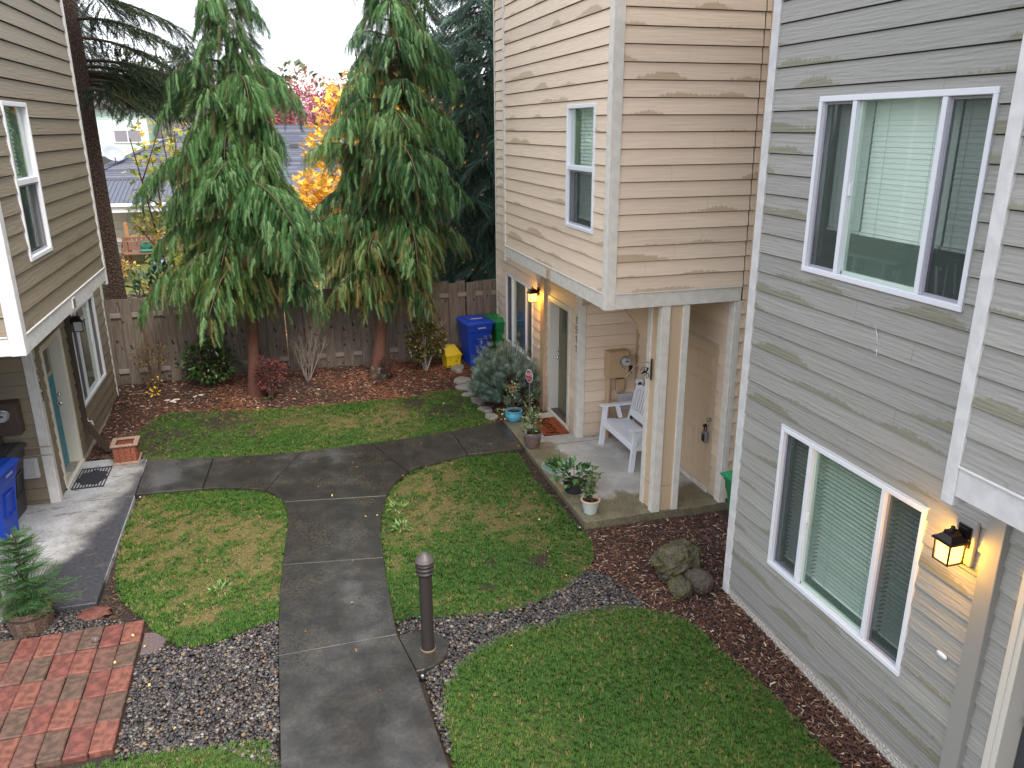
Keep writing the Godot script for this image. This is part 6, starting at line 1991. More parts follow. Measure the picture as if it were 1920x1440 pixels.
	# inside the court
	leafy("evergreen_shrub", "dark glossy evergreen shrub in the shade left of the first red trunk", "shrub", Vector3(-1.55, 0.05, -15.98), Vector3(0.58, 0.5, 0.5), 0.52, 900, 0.10, L.oval, M.gloss_leaf, [lin(40, 66, 36), lin(30, 54, 34), lin(62, 92, 40), lin(84, 104, 46)], 411, M.dark_stem, 6, 0.3, 0.2)
	var tw := twiggy("yellow_twig_shrub", "thin tan shrub, nearly bare, with a few yellow leaves by the olive house", Vector3(-2.55, 0.02, -15.85), 0.92, 0.34, 12, M.twig, 412, 0.007)
	sprinkle(tw, "tan_leaves", L.small, M.soft_leaf, 520, Vector3(0.0, 0.80, 0.0), Vector3(0.36, 0.24, 0.32), 0.03, [lin(134, 106, 58), lin(112, 92, 54), lin(150, 124, 66)])
	sprinkle(tw, "yellow_leaves", L.oval, M.soft_leaf, 26, Vector3(0.02, 0.12, 0.18), Vector3(0.12, 0.09, 0.1), 0.06, [lin(236, 200, 44), lin(222, 180, 40)])
	sprinkle(tw, "yellow_leaves", L.oval, M.soft_leaf, 14, Vector3(0.1, 0.32, 0.1), Vector3(0.08, 0.06, 0.08), 0.05, [lin(230, 194, 50), lin(222, 180, 40)])
	leafy("barberry", "round burgundy barberry in front of the first red trunk", "shrub", Vector3(-0.40, 0.03, -15.02), Vector3(0.34, 0.38, 0.32), 0.48, 1500, 0.034, L.small, M.soft_leaf, [lin(92, 40, 46), lin(122, 58, 58), lin(72, 36, 42), lin(140, 74, 70)], 413, M.dark_stem, 14, 0.2, 0.1, "burgundy barberries")
	leafy("barberry", "small thin barberry at the foot of the second red trunk", "shrub", Vector3(1.88, 0.04, -15.5), Vector3(0.25, 0.22, 0.22), 0.26, 420, 0.03, L.small, M.soft_leaf, [lin(92, 42, 46), lin(112, 60, 56), lin(72, 40, 42)], 414, M.dark_stem, 12, 0.2, 0.1, "burgundy barberries")
	twiggy("bare_shrub", "bare silvery twig shrub between the two red trunks", Vector3(0.32, 0.05, -15.85), 0.98, 0.46, 13, M.grey_twig, 415, 0.012)
	leafy("variegated_shrub", "dense olive green shrub with yellow flecked leaves beside the yellow tub", "shrub", Vector3(2.72, 0.05, -15.80), Vector3(0.46, 0.54, 0.44), 0.68, 3600, 0.055, L.small, M.gloss_leaf, [lin(78, 80, 40), lin(104, 98, 50), lin(146, 130, 78), lin(60, 66, 38)], 416, M.grey_twig, 9, 0.3, 0.1)
	# small plants at the trunks
	rng.seed = 420
	var whorls := func(called: String, label: String, p: Vector3, list: Array, size: float, pal: Array) -> Node3D:
		var t := thing(called, label, "plant", p)
		var x2 := []
		var c2 := []
		var st := MB.new()
		for q in list:
			st.tube([Vector3(q.x * 0.2, 0, q.z * 0.2), q], [0.006, 0.004], 4, false)
			for k in 3:
				x2.push_back(Transform3D(look((q - Vector3(0, 0.02, 0)).normalized() + Vector3(rnd(-0.2, 0.2), 0.5, rnd(-0.2, 0.2)), rnd(0, TAU)).scaled_local(Vector3(size, size, size) * rnd(0.8, 1.1)), q * (1.0 - 0.12 * k)))
				c2.push_back(pal[rng.randi() % pal.size()].lerp(pal[rng.randi() % pal.size()], rng.randf()))
		part("stems", st, M.twig, t)
		scatter("leaves", L.whorl, M.foliage, x2, c2, t)
		return t
	var bluegreen := [lin(156, 188, 176), lin(182, 208, 196), lin(128, 164, 150), lin(158, 188, 164)]
	whorls.call("spurge", "small blue-green whorled plant at the foot of the second red trunk", Vector3(1.66, 0.03, -15.22), [Vector3(0.0, 0.2, 0.05), Vector3(0.08, 0.15, 0.08), Vector3(-0.07, 0.16, 0.05), Vector3(0.03, 0.26, -0.02), Vector3(-0.1, 0.3, -0.1), Vector3(0.1, 0.12, 0.0)], 0.13, bluegreen)
	whorls.call("seedling", "tiny green seedling in the bark in front of the barberry", Vector3(-0.44, 0.0, -14.82), [Vector3(0.0, 0.08, 0), Vector3(0.05, 0.05, 0.02), Vector3(-0.05, 0.06, 0.02)], 0.08, [lin(96, 128, 62), lin(120, 148, 80)])
	var sp := []
	for i in 330:
		var d := Vector3(rnd(-1, 1), rnd(-0.3, 1), rnd(-1, 1)).normalized()
		var e := Vector3(d.x * 0.66, 0.28 + 0.96 * maxf(d.y, -0.1) * rnd(0.75, 1.05), d.z * 0.80) * rnd(0.75, 1.02)
		if e.x > 0.62: e.x = 0.62
		e.y = maxf(e.y, 0.08)
		sp.push_back(e)
	whorls.call("spurge_shrub", "large blue-green spurge shrub with whorled needle-like leaves against the tan house", Vector3(3.83, 0.02, -13.65), sp, 0.19, bluegreen)
	# potted plants
	rng.seed = 431
	var green := [lin(86, 116, 62), lin(122, 142, 92), lin(64, 94, 48), lin(190, 196, 150)]
	var pp := func(label: String, p: Vector3) -> Node3D:
		return thing("potted_plant", label, "plant", p, 0.0, "plants in the pots along the right patio")
	var a: Node3D = pp.call("trailing variegated creeper growing in the blue pot", Vector3(3.67, 0.17, -12.50))
	var vine := MB.new()
	for k in [[0.5, 0.42, 0.12], [0.35, 0.2, -0.05], [0.28, 0.1, 0.22], [-0.3, 0.02, 0.1], [0.0, 0.45, -0.05], [-0.1, 0.3, 0.05], [0.1, 0.55, -0.1], [0.42, 0.02, 0.3]]:
		vine.tube([Vector3.ZERO, Vector3(k[0] * 0.4, maxf(k[1], 0.1) * 0.7 + 0.05, k[2] * 0.4), Vector3(k[0], k[1] - 0.1, k[2])], [0.005, 0.004, 0.002], 4, false)
		sprinkle(a, "leaves", L.small, M.soft_leaf, 34, Vector3(k[0] * 0.75, k[1] * 0.8, k[2] * 0.75), Vector3(0.11, 0.11, 0.09), 0.045, green)
	part("stems", vine, M.twig, a)
	sprinkle(a, "flower", L.oval, M.soft_leaf, 7, Vector3(-0.03, 0.42, 0.0), Vector3(0.025, 0.03, 0.025), 0.05, [lin(176, 62, 48), lin(196, 82, 58)])
	a = pp.call("bushy variegated plant growing in the brown pot", Vector3(3.63, 0.22, -11.30))
	sprinkle(a, "leaves", L.oval, M.soft_leaf, 190, Vector3(-0.02, 0.17, 0.0), Vector3(0.15, 0.22, 0.14), 0.06, [lin(70, 106, 54), lin(52, 84, 44), lin(166, 180, 130), lin(92, 122, 66)])
	part("stems", MB.new().tube([Vector3.ZERO, Vector3(0.02, 0.15, 0), Vector3(-0.02, 0.3, 0)], [0.008, 0.006, 0.003], 5), M.twig, a)
	a = pp.call("low bright green sprouts growing in the glass dish", Vector3(3.68, 0.07, -10.32))
	sprinkle(a, "leaves", L.oval, M.soft_leaf, 150, Vector3(0, 0.03, 0), Vector3(0.15, 0.05, 0.15), 0.05, [lin(70, 122, 48), lin(96, 150, 62), lin(56, 92, 40)])
	part("stems", MB.new().tube([Vector3(0.05, 0, 0), Vector3(0.06, 0.18, 0), Vector3(0.04, 0.26, 0)], [0.004, 0.003, 0.002], 4), M.twig, a)
	sprinkle(a, "leaves_upright", L.lance, M.soft_leaf, 18, Vector3(0.05, 0.17, 0), Vector3(0.03, 0.1, 0.03), 0.05, [lin(96, 130, 62)])
	a = pp.call("wide glossy-leaved shrublet growing in the low black pot", Vector3(3.70, 0.11, -9.55))
	sprinkle(a, "leaves", L.oval, M.gloss_leaf, 120, Vector3(0.0, 0.15, 0.0), Vector3(0.31, 0.15, 0.24), 0.105, [lin(58, 100, 46), lin(42, 78, 38), lin(92, 134, 70)], 0.4)
	var st2 := MB.new()
	for i in 9: st2.tube([Vector3.ZERO, Vector3(cos(i * 0.7) * 0.22, rnd(0.12, 0.22), sin(i * 0.7) * 0.18)], [0.006, 0.003], 4, false)
	part("stems", st2, M.twig, a)
	a = pp.call("upright twiggy plant with small oval leaves growing in the celadon pot", Vector3(3.66, 0.17, -8.86))
	var st3 := MB.new()
	for k in [[0.02, 0.52, 0.0], [0.12, 0.4, 0.04], [-0.13, 0.22, 0.05], [0.1, 0.25, -0.08], [-0.06, 0.35, -0.06], [-0.1, 0.14, 0.1]]:
		st3.tube([Vector3.ZERO, Vector3(k[0] * 0.3, k[1] * 0.5, k[2] * 0.3), Vector3(k[0], k[1], k[2])], [0.006, 0.005, 0.002], 4, false)
		for j in 13:
			var u := 0.3 + 0.7 * j / 12.0
			sprinkle_one.call(a, Vector3(k[0] * u * u, k[1] * u, k[2] * u * u), 0.07)
	part("stems", st3, M.twig, a)
	flush_leaves(a, "leaves", [lin(82, 104, 56), lin(58, 84, 44), lin(128, 142, 92)])
	# small conifer in the barrel
	rng.seed = 440
	var xm := thing("small_conifer", "small bright green fir sapling growing in the half barrel", "conifer", Vector3(-2.84, 0.14, -8.25))
	part("trunk", MB.new().tube([Vector3.ZERO, Vector3(0.0, 0.4, 0), Vector3(0.02, 0.92, 0)], [0.018, 0.012, 0.004], 7), M.twig, xm)
	xf = []
	cols = []
	var xl := MB.new()
	for i in 46:
		var y := 0.04 + 0.8 * pow(i / 45.0, 1.4)
		var a2 := i * 2.4
		var r := (0.42 * (1.0 - y / 0.95) + 0.05) * rnd(0.75, 1.15)
		var d := Vector3(cos(a2), 0.12 + 0.4 * y, sin(a2)).normalized()
		var b := Vector3(0, y, 0)
		xl.tube([b, b + d * r], [0.006, 0.003], 4, false)
		for j in 7:
			var u := j / 6.0
			for s in [-1.0, 0.0, 1.0]:
				var dd = d + d.cross(Vector3.UP) * s * 0.8
				var ln := 0.17 * (1.1 - 0.4 * u)
				xf.push_back(Transform3D(look(dd, rnd(0, TAU)).scaled_local(Vector3(ln, ln, ln)), b + d * r * u * 0.9))
				cols.push_back(lin(84, 130, 70).lerp(lin(62, 104, 62), rng.randf()))
	part("limbs", xl, M.twig, xm)
	scatter("needles", L.fir, M.foliage, xf, cols, xm)
	var wire := twiggy("wispy_plant", "wispy dry stems with pale seed heads rising beside the barrel", Vector3(-2.93, 0.0, -8.7), 0.75, 0.14, 7, M.grey_twig, 441, 0.004)
	sprinkle(wire, "seed_heads", L.small, M.soft_leaf, 90, Vector3(0, 0.72, 0), Vector3(0.15, 0.1, 0.12), 0.02, [lin(176, 140, 128), lin(150, 128, 110)])
	# dandelions and clumps in the turf, white litter
	for k in [[1.22, -9.78, "pale green weed rosette in the right turf near the path"], [1.18, -9.2, "second pale green weed rosette in the right turf, nearer the viewer"], [-0.98, -8.35, "bright green weed rosette in the left turf"]]:
		var t := thing("weed", k[2], "weed", Vector3(k[0], -0.04, k[1]), 0.0, "weeds in the turf")
		sprinkle(t, "leaves", L.lance, M.soft_leaf, 46, Vector3(0, 0.04, 0), Vector3(0.11, 0.03, 0.1), 0.07, [lin(104, 146, 74), lin(122, 160, 92)])
	var wm := mat("white_scrap", srgb(196, 190, 180), 0.8)
	for k in [[-2.2, -15.35, 0.10, "largest scrap of white litter lying in the bark by the olive house"], [-1.75, -15.5, 0.07, "small scrap of white litter lying in the bark below the dark shrub"]]:
		var t := thing("litter_scrap", k[3], "litter", Vector3(k[0], ty(k[0], k[1]), k[1]))
		for i in 6:
			var o := part("piece", lump(450 + i, Vector3(k[2] * rnd(0.3, 0.6), 0.012, k[2] * rnd(0.2, 0.4)), 0.35, 4), wm, t)
			o.position = Vector3(rnd(-1, 1) * k[2], 0.015, rnd(-1, 1) * k[2])

var pending := []
var sprinkle_one := func(_t: Node3D, c: Vector3, s: float) -> void: pending.push_back([c, s])
func flush_leaves(t: Node3D, called: String, pal: Array) -> void:
	var xf := []
	var cols := []
	for q in pending:
		var s: float = q[1] * rnd(0.7, 1.2)
		xf.push_back(Transform3D(look(Vector3(rnd(-1, 1), rnd(-0.1, 0.9), rnd(-1, 1)), rnd(-0.6, 0.6)).scaled_local(Vector3(s, s, s)), q[0]))
		cols.push_back(pal[rng.randi() % pal.size()].lerp(pal[rng.randi() % pal.size()], rng.randf()))
	pending = []
	scatter(called, L.oval, M.gloss_leaf, xf, cols, t)

# ---------------------------------------------------------------- the gardens and houses behind
func build_behind() -> void:
	rng.seed = 500
	var beige := mat("beige_wall", srgb(196, 184, 170), 0.8)
	var whitep := mat("white_paint", srgb(216, 217, 220), 0.55)
	var sh := []
	for i in 4: sh.push_back(rough_look(mat("shingle_%d" % i, srgb(92 + i * 7, 94 + i * 7, 106 + i * 7), 0.85), 510 + i, 0.12, 0.22, 1.2, 1.0))
	for m in sh: m.metallic_specular = 0.2
	var nb := thing("grey_roofed_house", "single-storey house with grey shingled hip roof and white gutter beyond the fence", "house", Vector3(0, -1.0, -38.0))
	var B := func(called: String, lo: Vector3, hi: Vector3, m, ch := 0.01, par = nb) -> MeshInstance3D:
		return part(called, MB.new().box(lo, hi, ch), m, par, true)
	B.call("wall", Vector3(-6.6, -1.0, -46.0), Vector3(9.5, 2.2, -34.9), beige)
	for i in 9: B.call("siding_board", Vector3(-6.6, -0.9 + i * 0.34, -34.9), Vector3(-4.55, -0.9 + i * 0.34 + 0.32, -34.86), beige, 0.006)
	var wn = B.call("window", Vector3(-4.5, 0.7, -34.9), Vector3(-3.2, 1.95, -34.87), whitep)
	B.call("pane", Vector3(-4.43, 0.76, -34.87), Vector3(-3.9, 1.4, -34.86), M.dark_glass, 0.0, nb)
	B.call("pane", Vector3(-4.43, 1.47, -34.87), Vector3(-3.9, 1.9, -34.86), M.dark_glass, 0.0, nb)
	B.call("pane", Vector3(-3.82, 0.76, -34.87), Vector3(-3.27, 1.9, -34.86), M.dark_glass, 0.0, nb)
	B.call("door", Vector3(1.4, -1.0, -34.9), Vector3(2.4, 1.1, -34.86), mat("brown_door", srgb(120, 72, 52), 0.6))
	B.call("gutter", Vector3(-7.1, 2.13, -33.06), Vector3(9.8, 2.26, -32.94), whitep, 0.02)
	B.call("fascia", Vector3(-7.0, 1.92, -33.12), Vector3(9.7, 2.12, -33.06), whitep)
	for x in [-6.4, -0.6, 1.52, 4.2]: B.call("porch_post", Vector3(x, -1.0, -33.3), Vector3(x + 0.1, 1.95, -33.2), whitep)
	# ribbed metal porch roof
	var metal := mat("roof_metal", srgb(84, 88, 100), 0.65)
	part("porch_roof", MB.new().hexa([Vector3(-7.0, 2.17, -33.0), Vector3(9.7, 2.17, -33.0), Vector3(9.7, 2.21, -33.0), Vector3(-7.0, 2.21, -33.0)], [Vector3(-7.0, 2.88, -36.0), Vector3(9.7, 2.88, -36.0), Vector3(9.7, 2.92, -36.0), Vector3(-7.0, 2.92, -36.0)]), metal, nb, true)
	for i in 104:
		var x := -6.95 + i * 0.16
		part("rib", MB.new().hexa([Vector3(x, 2.205, -33.0), Vector3(x + 0.06, 2.205, -33.0), Vector3(x + 0.045, 2.25, -33.0), Vector3(x + 0.015, 2.25, -33.0)], [Vector3(x, 2.915, -36.0), Vector3(x + 0.06, 2.915, -36.0), Vector3(x + 0.045, 2.96, -36.0), Vector3(x + 0.015, 2.96, -36.0)]), metal, nb, true)
	# courses of shingles up to the ridge, each lapped over the one below
	for i in 28:
		var z0 := -36.0 - i * 0.215; var y0 := 2.93 + i * 0.0745
		var xl := -7.2 + (-36.0 - z0) * 0.64
		var xr := 9.9
		var x := xl
		while x < xr:
			var x2 := minf(x + rnd(2.2, 3.6), xr)
			part("shingle_course", MB.new().hexa([Vector3(x, y0, z0), Vector3(x2, y0, z0), Vector3(x2, y0 + 0.035, z0), Vector3(x, y0 + 0.035, z0)], [Vector3(x, y0 + 0.075, z0 - 0.23), Vector3(x2, y0 + 0.075, z0 - 0.23), Vector3(x2, y0 + 0.09, z0 - 0.23), Vector3(x, y0 + 0.09, z0 - 0.23)]), sh[rng.randi() % 4], nb, true)
			x = x2
	part("hip", MB.new().hexa([Vector3(-7.35, 2.9, -36.0), Vector3(-7.2, 3.0, -36.0), Vector3(-3.3, 5.06, -42.0), Vector3(-3.4, 5.0, -42.0)], [Vector3(-8.5, 2.7, -36.5), Vector3(-8.4, 2.8, -46.5), Vector3(-3.3, 5.0, -43.5), Vector3(-3.4, 4.95, -43.5)]), sh[0], nb, true)
	B.call("ridge", Vector3(-3.4, 4.99, -42.2), Vector3(9.9, 5.06, -41.9), sh[1])
	part("back_slope", MB.new().hexa([Vector3(-3.4, 4.95, -42.1), Vector3(9.9, 4.95, -42.1), Vector3(9.9, 5.0, -42.1), Vector3(-3.4, 5.0, -42.1)], [Vector3(-7.0, 2.8, -48.0), Vector3(9.9, 2.8, -48.0), Vector3(9.9, 2.9, -48.0), Vector3(-7.0, 2.9, -48.0)]), sh[2], nb, true)
	for k in [[-4.05, 3.72, -38.1], [-2.95, 3.75, -38.2], [0.9, 4.1, -39.2], [2.05, 4.1, -39.2]]:
		part("roof_vent", MB.new().hexa([Vector3(k[0], k[1] - 0.05, k[2] + 0.1), Vector3(k[0] + 0.36, k[1] - 0.05, k[2] + 0.1), Vector3(k[0] + 0.36, k[1] + 0.12, k[2] + 0.06), Vector3(k[0], k[1] + 0.12, k[2] + 0.06)], [Vector3(k[0], k[1], k[2] - 0.3), Vector3(k[0] + 0.36, k[1], k[2] - 0.3), Vector3(k[0] + 0.36, k[1] + 0.14, k[2] - 0.3), Vector3(k[0], k[1] + 0.14, k[2] - 0.3)]), M.roof_dark, nb, true)
	part("pipe_vent", MB.new().tube([Vector3(-4.05, 3.1, -37.3), Vector3(-4.05, 3.72, -37.3)], [0.06, 0.05], 8), M.black, nb, true)
	# the dish on the roof's left hip
	var di := thing("satellite_dish", "grey satellite dish tilted at the left end of the shingled roof", "satellite dish", Vector3(-6.25, 3.3, -37.6))
	var dt := Transform3D(Basis(Vector3.BACK, -0.35) * Basis(Vector3.RIGHT, 1.05), Vector3(0.0, 0.62, 0.0))
	part("reflector", MB.new().lathe(Vector3.ZERO, [[0.0, -0.06], [0.2, -0.03], [0.36, 0.03], [0.38, 0.05], [0.36, 0.045], [0.2, -0.015], [0.0, -0.045]], 26, dt * Transform3D(Basis.from_scale(Vector3(1.12, 1, 0.85)), Vector3.ZERO)), mat("dish_grey", srgb(150, 156, 168), 0.4), di)
	part("mast", MB.new().tube([Vector3(0.1, -0.1, 0), Vector3(0.05, 0.35, -0.05), Vector3(0, 0.58, -0.05)], [0.03, 0.03, 0.03], 8), M.meter_metal, di)
	part("feed_arm", MB.new().tube([Vector3(0.05, 0.3, 0), Vector3(0.1, 0.34, 0.35), Vector3(0.1, 0.5, 0.5)], [0.018, 0.018, 0.03], 8), M.meter_metal, di)
	for x in [-0.12, 0.22]: part("brace", MB.new().tube([Vector3(x, -0.1, 0.1), Vector3(0.04, 0.36, -0.02)], [0.014, 0.014], 6), M.black, di)
	# the mint house farther back
	var mh := thing("mint_house", "pale mint shingled house with white-framed windows far behind the dish", "house", Vector3(-9, 2, -54))
	var mint := []
	for i in 3: mint.push_back(mat("mint_%d" % i, srgb(206 - i * 5, 222 - i * 4, 214 - i * 4), 0.8))
	B.call("wall", Vector3(-15.0, 1.0, -60.0), Vector3(-6.65, 5.9, -52.0), mint[1], 0.01, mh)
	for i in 13:
		B.call("shingle_row", Vector3(-15.0, 3.42 + i * 0.2, -52.0), Vector3(-6.65, 3.42 + i * 0.2 + 0.19, -51.96), mint[i % 3], 0.008, mh)
	B.call("foundation", Vector3(-15.0, 1.0, -52.0), Vector3(-6.65, 3.4, -51.97), M.roof_dark, 0.0, mh)
	for k in [[-8.55, -6.95, 4.18, 4.82], [-10.6, -9.28, 4.18, 4.82]]:
		B.call("window_frame", Vector3(k[0], k[2] - 0.06, -51.96), Vector3(k[1], k[3] + 0.14, -51.9), whitep, 0.01, mh)
		B.call("pane", Vector3(k[0] + 0.12, k[2] + 0.04, -51.9), Vector3((k[0] + k[1]) / 2 - 0.03, k[3], -51.88), M.curtain, 0.0, mh)
		B.call("pane", Vector3((k[0] + k[1]) / 2 + 0.03, k[2] + 0.04, -51.9), Vector3(k[1] - 0.12, k[3], -51.88), M.curtain, 0.0, mh)
	part("roof", MB.new().hexa([Vector3(-15.5, 6.0, -51.5), Vector3(-6.2, 6.0, -51.5), Vector3(-6.2, 6.15, -51.5), Vector3(-15.5, 6.15, -51.5)], [Vector3(-15.5, 6.9, -56.0), Vector3(-6.2, 6.9, -56.0), Vector3(-6.2, 7.05, -56.0), Vector3(-15.5, 7.05, -56.0)]), M.brown_roof, mh, true)
	var rh := thing("brown_roofed_house", "low house with brown-grey roof and red door beside the mint house", "house", Vector3(-4, 2, -55))
	B.call("wall", Vector3(-6.6, 1.0, -61.0), Vector3(3.0, 4.2, -55.6), mat("grey_green_wall", srgb(128, 134, 128), 0.8), 0.01, rh)
	part("roof", MB.new().hexa([Vector3(-6.7, 4.3, -54.8), Vector3(3.4, 4.3, -54.8), Vector3(3.4, 4.42, -54.8), Vector3(-6.7, 4.42, -54.8)], [Vector3(-6.7, 6.1, -59.5), Vector3(3.4, 6.1, -59.5), Vector3(3.4, 6.25, -59.5), Vector3(-6.7, 6.25, -59.5)]), M.brown_roof, rh, true)
	B.call("eave_board", Vector3(-6.7, 4.18, -54.85), Vector3(3.4, 4.32, -54.78), whitep, 0.01, rh)
	B.call("door_frame", Vector3(-6.35, 2.2, -55.6), Vector3(-5.35, 3.98, -55.55), mat("door_tan", srgb(206, 150, 118), 0.6), 0.01, rh)
	B.call("door", Vector3(-6.22, 2.2, -55.55), Vector3(-5.48, 3.86, -55.52), mat("red_door", srgb(134, 48, 34), 0.6), 0.01, rh)
	# garden things between fence and house
	var po := thing("garden_post", "orange-brown wooden post standing in the neighbour's flower bed", "post", Vector3(-5.35, 0.2, -32.4))
	part("post", MB.new().box(Vector3(-0.07, 0, -0.05), Vector3(0.07, 1.42, 0.05), 0.01), mat("fresh_wood", srgb(150, 108, 70), 0.75), po)
	part("foot", MB.new().box(Vector3(-0.09, 0, -0.07), Vector3(0.09, 0.08, 0.07), 0.01), M.fresh_wood, po)
	var gt := thing("garden_table", "oval dark-rimmed patio table behind the flower bed", "table", Vector3(-5.2, 0.2, -32.9))
	part("table_top", MB.new().lathe(Vector3.ZERO, [[0.0, 0.72], [0.95, 0.72], [0.97, 0.75], [0.95, 0.77], [0.0, 0.77]], 26, Transform3D(Basis.from_scale(Vector3(1, 1, 0.7)), Vector3.ZERO)), mat("table_top", srgb(150, 146, 136), 0.4), gt)
	for k in [[-0.5, -0.3], [0.5, -0.3], [-0.5, 0.3], [0.5, 0.3]]: part("leg", MB.new().tube([Vector3(k[0], 0, k[1]), Vector3(k[0] * 0.8, 0.72, k[1] * 0.8)], [0.02, 0.02], 6), M.black, gt)
	var gb := thing("garden_bench", "red-brown slatted bench with green cushions behind the fence", "bench", Vector3(-4.95, 0.12, -32.0))
	var rb := mat("red_wood", srgb(116, 80, 64), 0.75)
	for i in 7: part("back_slat", MB.new().box(Vector3(-0.55 + i * 0.16, 0.5, -0.26), Vector3(-0.55 + i * 0.16 + 0.13, 0.95, -0.23), 0.005), rb, gb)
	part("top_rail", MB.new().box(Vector3(-0.6, 0.93, -0.28), Vector3(0.62, 1.0, -0.22), 0.006), rb, gb)
	part("seat", MB.new().box(Vector3(-0.6, 0.40, -0.25), Vector3(0.62, 0.45, 0.25), 0.006), rb, gb)
	for x in [-0.58, 0.54]:
		part("leg", MB.new().box(Vector3(x, 0, 0.18), Vector3(x + 0.07, 0.65, 0.25), 0.005), rb, gb)
		part("leg", MB.new().box(Vector3(x, 0, -0.28), Vector3(x + 0.07, 1.0, -0.21), 0.005), rb, gb)
	var cu := mat("green_cushion", srgb(36, 100, 84), 0.7)
	part("cushion", lump(520, Vector3(0.28, 0.06, 0.2), 0.06, 5), cu, gb).position = Vector3(0.25, 0.5, 0)
	part("cushion", lump(521, Vector3(0.2, 0.16, 0.06), 0.06, 5), cu, gb).position = Vector3(0.22, 0.68, -0.17)
	var sl := thing("toy_slide", "small red plastic toy slide on the neighbour's lawn", "slide", Vector3(-3.2, -0.75, -29.8), 0.5)
	var red := mat("slide_red", srgb(206, 42, 66), 0.35)
	var chute := MB.new()
	var pr := [[-0.1, 0.06, 0.55], [0.12, 0.10, 0.5], [0.5, 0.42, 0.42], [0.95, 0.82, 0.42], [1.1, 0.86, 0.42]]
	for i in 4:
		var a = pr[i]; var b = pr[i + 1]
		for off in [[-0.5, 0.5, 0.0, 0.03], [-0.5, -0.42, 0.03, 0.14], [0.42, 0.5, 0.03, 0.14]]:
			chute.hexa([Vector3(a[0], a[1] + off[2], off[0] * a[2]), Vector3(a[0], a[1] + off[3], off[0] * a[2]), Vector3(a[0], a[1] + off[3], off[1] * a[2]), Vector3(a[0], a[1] + off[2], off[1] * a[2])],
				[Vector3(b[0], b[1] + off[2], off[0] * b[2]), Vector3(b[0], b[1] + off[3], off[0] * b[2]), Vector3(b[0], b[1] + off[3], off[1] * b[2]), Vector3(b[0], b[1] + off[2], off[1] * b[2])])
	part("chute", chute, red, sl)
	for s in [-0.2, 0.2]: part("ladder_rail", MB.new().box(Vector3(1.1, 0, s - 0.03), Vector3(1.16, 1.15, s + 0.03), 0.01), red, sl)
	for i in 4: part("rung", MB.new().tube([Vector3(1.13, 0.2 + i * 0.2, -0.2), Vector3(1.13, 0.2 + i * 0.2, 0.2)], [0.02, 0.02], 6), red, sl)
	var pt := thing("plant_pot", "blue-grey pot standing in the neighbour's flower bed", "plant pot", Vector3(-4.22, -0.05, -31.6))
	part("vessel", MB.new().lathe(Vector3.ZERO, [[0.0, 0.0], [0.17, 0.0], [0.24, 0.26], [0.26, 0.26], [0.26, 0.32], [0.22, 0.32], [0.2, 0.26], [0.0, 0.25]], 20), mat("pot_blue_grey", srgb(120, 150, 180), 0.4), pt)
	var bed := mat("bed_timber", srgb(84, 64, 54), 0.9)
	var tb := thing("bed_edging", "dark timber edging along the neighbour's flower bed", "edging", Vector3(-3.9, -0.74, -29.7))
	part("timber", MB.new().box(Vector3(-1.9, 0, -0.08), Vector3(1.9, 0.2, 0.08), 0.02), bed, tb)
	for x in [-1.6, 1.5]: part("stake", MB.new().box(Vector3(x, 0, 0.081), Vector3(x + 0.07, 0.24, 0.13), 0.01), bed, tb)
	var warm := [lin(176, 150, 60), lin(150, 110, 60), lin(112, 120, 56), lin(182, 86, 52), lin(196, 170, 84)]
	for k in [[-4.7, -33.6, 0.7, 0.7, 0.8, "tall flowering perennials in front of the neighbour's window"], [-3.6, -30.9, 0.8, 0.35, 0.4, "low orange and green perennials in the bed behind the fence"], [-5.6, -30.9, 0.7, 0.4, 0.5, "low yellowing perennials at the left of the neighbour's bed"], [-2.6, -32.8, 1.0, 0.8, 0.9, "yellow-green bush under the neighbour's porch roof"], [0.8, -32.6, 0.8, 0.3, 0.35, "red-brown ground shrubs before the neighbour's brown door"]]:
		leafy("perennials", k[5], "flowers", Vector3(k[0], ty(k[0], k[1]), k[1]), Vector3(k[2], k[3], 0.5), k[4], 520, 0.11, L.oval, M.soft_leaf, warm, int(530 - k[0] * 3), M.twig, 6, 0.1, 0.2)
	leafy("hedge", "clipped olive hedge below the satellite dish", "hedge", Vector3(-8.6, 1.0, -45.5), Vector3(2.6, 1.0, 1.0), 1.4, 1500, 0.16, L.oval, M.foliage, [lin(72, 86, 44), lin(92, 98, 54), lin(120, 116, 62)], 540, M.dark_stem, 7, 0.5, 0.1)
	# fallen leaves on the lawn behind the right end of the fence
	var xf := []
	var cols := []
	for i in 5200:
		var x := rnd(2.2, 9.0); var z := rnd(-31.0, -19.5)
		if i > 4300: x = rnd(-2.5, 2.2)
		xf.push_back(Transform3D(Basis.from_euler(Vector3(rnd(-0.5, 0.5), rnd(0, TAU), rnd(-0.5, 0.5))).scaled(Vector3.ONE * rnd(0.10, 0.2)), Vector3(x, ty(x, z) + rnd(0.01, 0.05), z)))
		cols.push_back([lin(222, 150, 56), lin(206, 120, 48), lin(232, 176, 84), lin(176, 108, 60)][rng.randi() % 4])
	scatter("fallen_leaves", L.maple, M.soft_leaf, xf, cols, self, "carpet of orange fallen leaves on the lawn behind the fence", "leaves")
	# more trees towards the horizon
	var dk := lin(50, 66, 48)
	var far := "dark conifers on the horizon"
	spruce_tree("far_conifer", "dark conifer standing behind the low brown-roofed house", Vector3(-5.2, 1.5, -66.0), 9.5, 0.6, 3.4, 601, dk, 0.8, 0.9, far)
	spruce_tree("far_conifer", "dark conifer rising behind the ridge left of the red tree", Vector3(-0.9, 1.5, -56.0), 9.5, 0.6, 3.0, 602, dk, 0.85, 0.8, far)
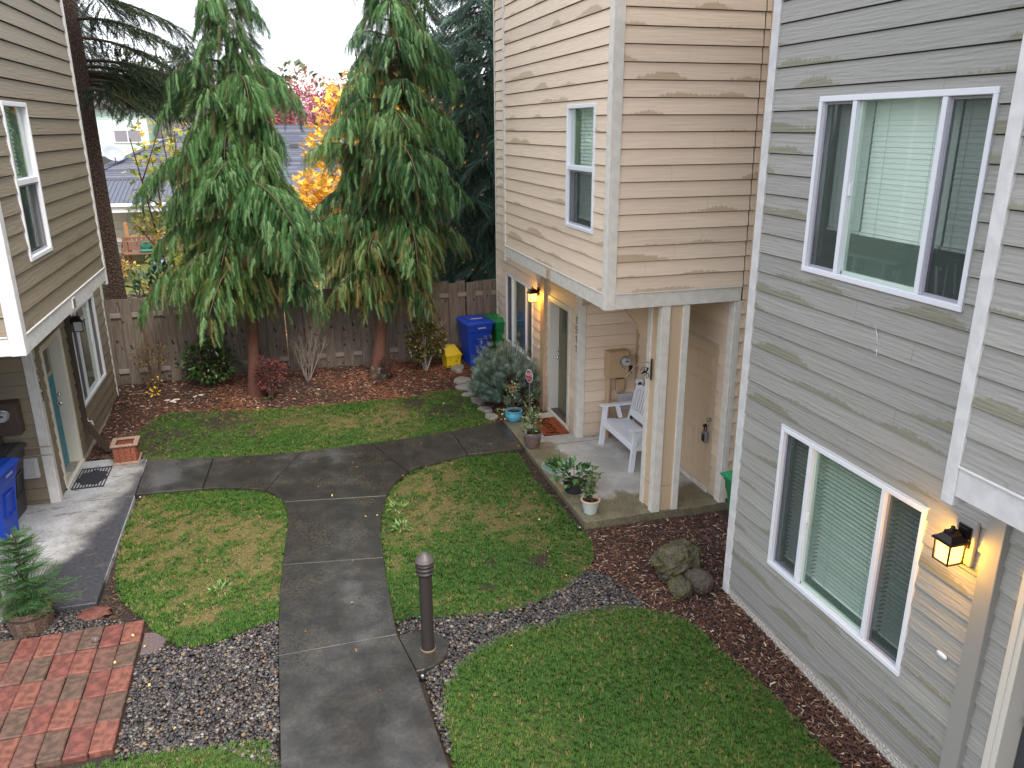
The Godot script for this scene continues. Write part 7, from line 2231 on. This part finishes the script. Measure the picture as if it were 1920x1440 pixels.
	spruce_tree("far_conifer", "hazy conifer at the left behind the mint house", Vector3(-13.0, 1.5, -70.0), 13.0, 0.6, 4.2, 603, lin(66, 80, 66), 0.75, 0.9, far)
	spruce_tree("far_conifer", "tall conifer behind the golden trees", Vector3(9.0, 0.5, -48.0), 12.0, 0.6, 3.8, 604, dk, 0.8, 0.9, far)
	leafy("far_tree", "bare-branched tan tree on the horizon behind the maple", "tree", Vector3(-3.2, 1.0, -52.0), Vector3(3.0, 2.6, 2.4), 5.0, 1500, 0.16, L.small, M.soft_leaf, [lin(150, 136, 84), lin(128, 118, 78), lin(166, 150, 96)], 605, M.dark_stem, 10, 0.1, 0.4, "autumn trees on the horizon")
	leafy("far_tree", "broad green-brown tree on the horizon behind the mint house", "tree", Vector3(-9.5, 2.0, -78.0), Vector3(5.5, 3.4, 4.0), 6.0, 2200, 0.4, L.oval, M.foliage, [lin(96, 104, 62), lin(120, 112, 70), lin(78, 92, 58)], 606, M.dark_stem, 10, 0.2, 0.3, "autumn trees on the horizon")
	leafy("far_tree", "wide orange tree on the horizon at the right", "tree", Vector3(8.0, 0.0, -60.0), Vector3(5.5, 3.6, 4.0), 6.0, 2400, 0.36, L.maple, M.soft_leaf, [lin(200, 140, 60), lin(216, 168, 70), lin(170, 110, 56)], 607, M.dark_stem, 10, 0.2, 0.3, "autumn trees on the horizon")
	leafy("far_tree", "pale pinkish tree on the horizon between the conifers", "tree", Vector3(3.2, 0.5, -70.0), Vector3(4.0, 3.0, 3.0), 6.0, 1800, 0.3, L.small, M.soft_leaf, [lin(176, 130, 120), lin(160, 120, 104), lin(196, 156, 130)], 608, M.dark_stem, 10, 0.2, 0.3, "autumn trees on the horizon")
	for i in 9:
		leafy("far_tree", ["first", "second", "third", "fourth", "fifth", "sixth", "seventh", "eighth", "ninth"][i] + " tree from the left in the row closing the horizon", "tree", Vector3(-48 + i * 12.0 + rnd(-2, 2), 1.5, -95.0 + rnd(-6, 6)), Vector3(6.5, rnd(3.5, 5.0), 5), rnd(4.5, 6.0), 800, 0.8, L.oval, M.foliage, [lin(86, 96, 66), lin(104, 100, 70), lin(70, 86, 62)], 620 + i, M.dark_stem, 8, 0.3, 0.2, "trees closing the horizon")
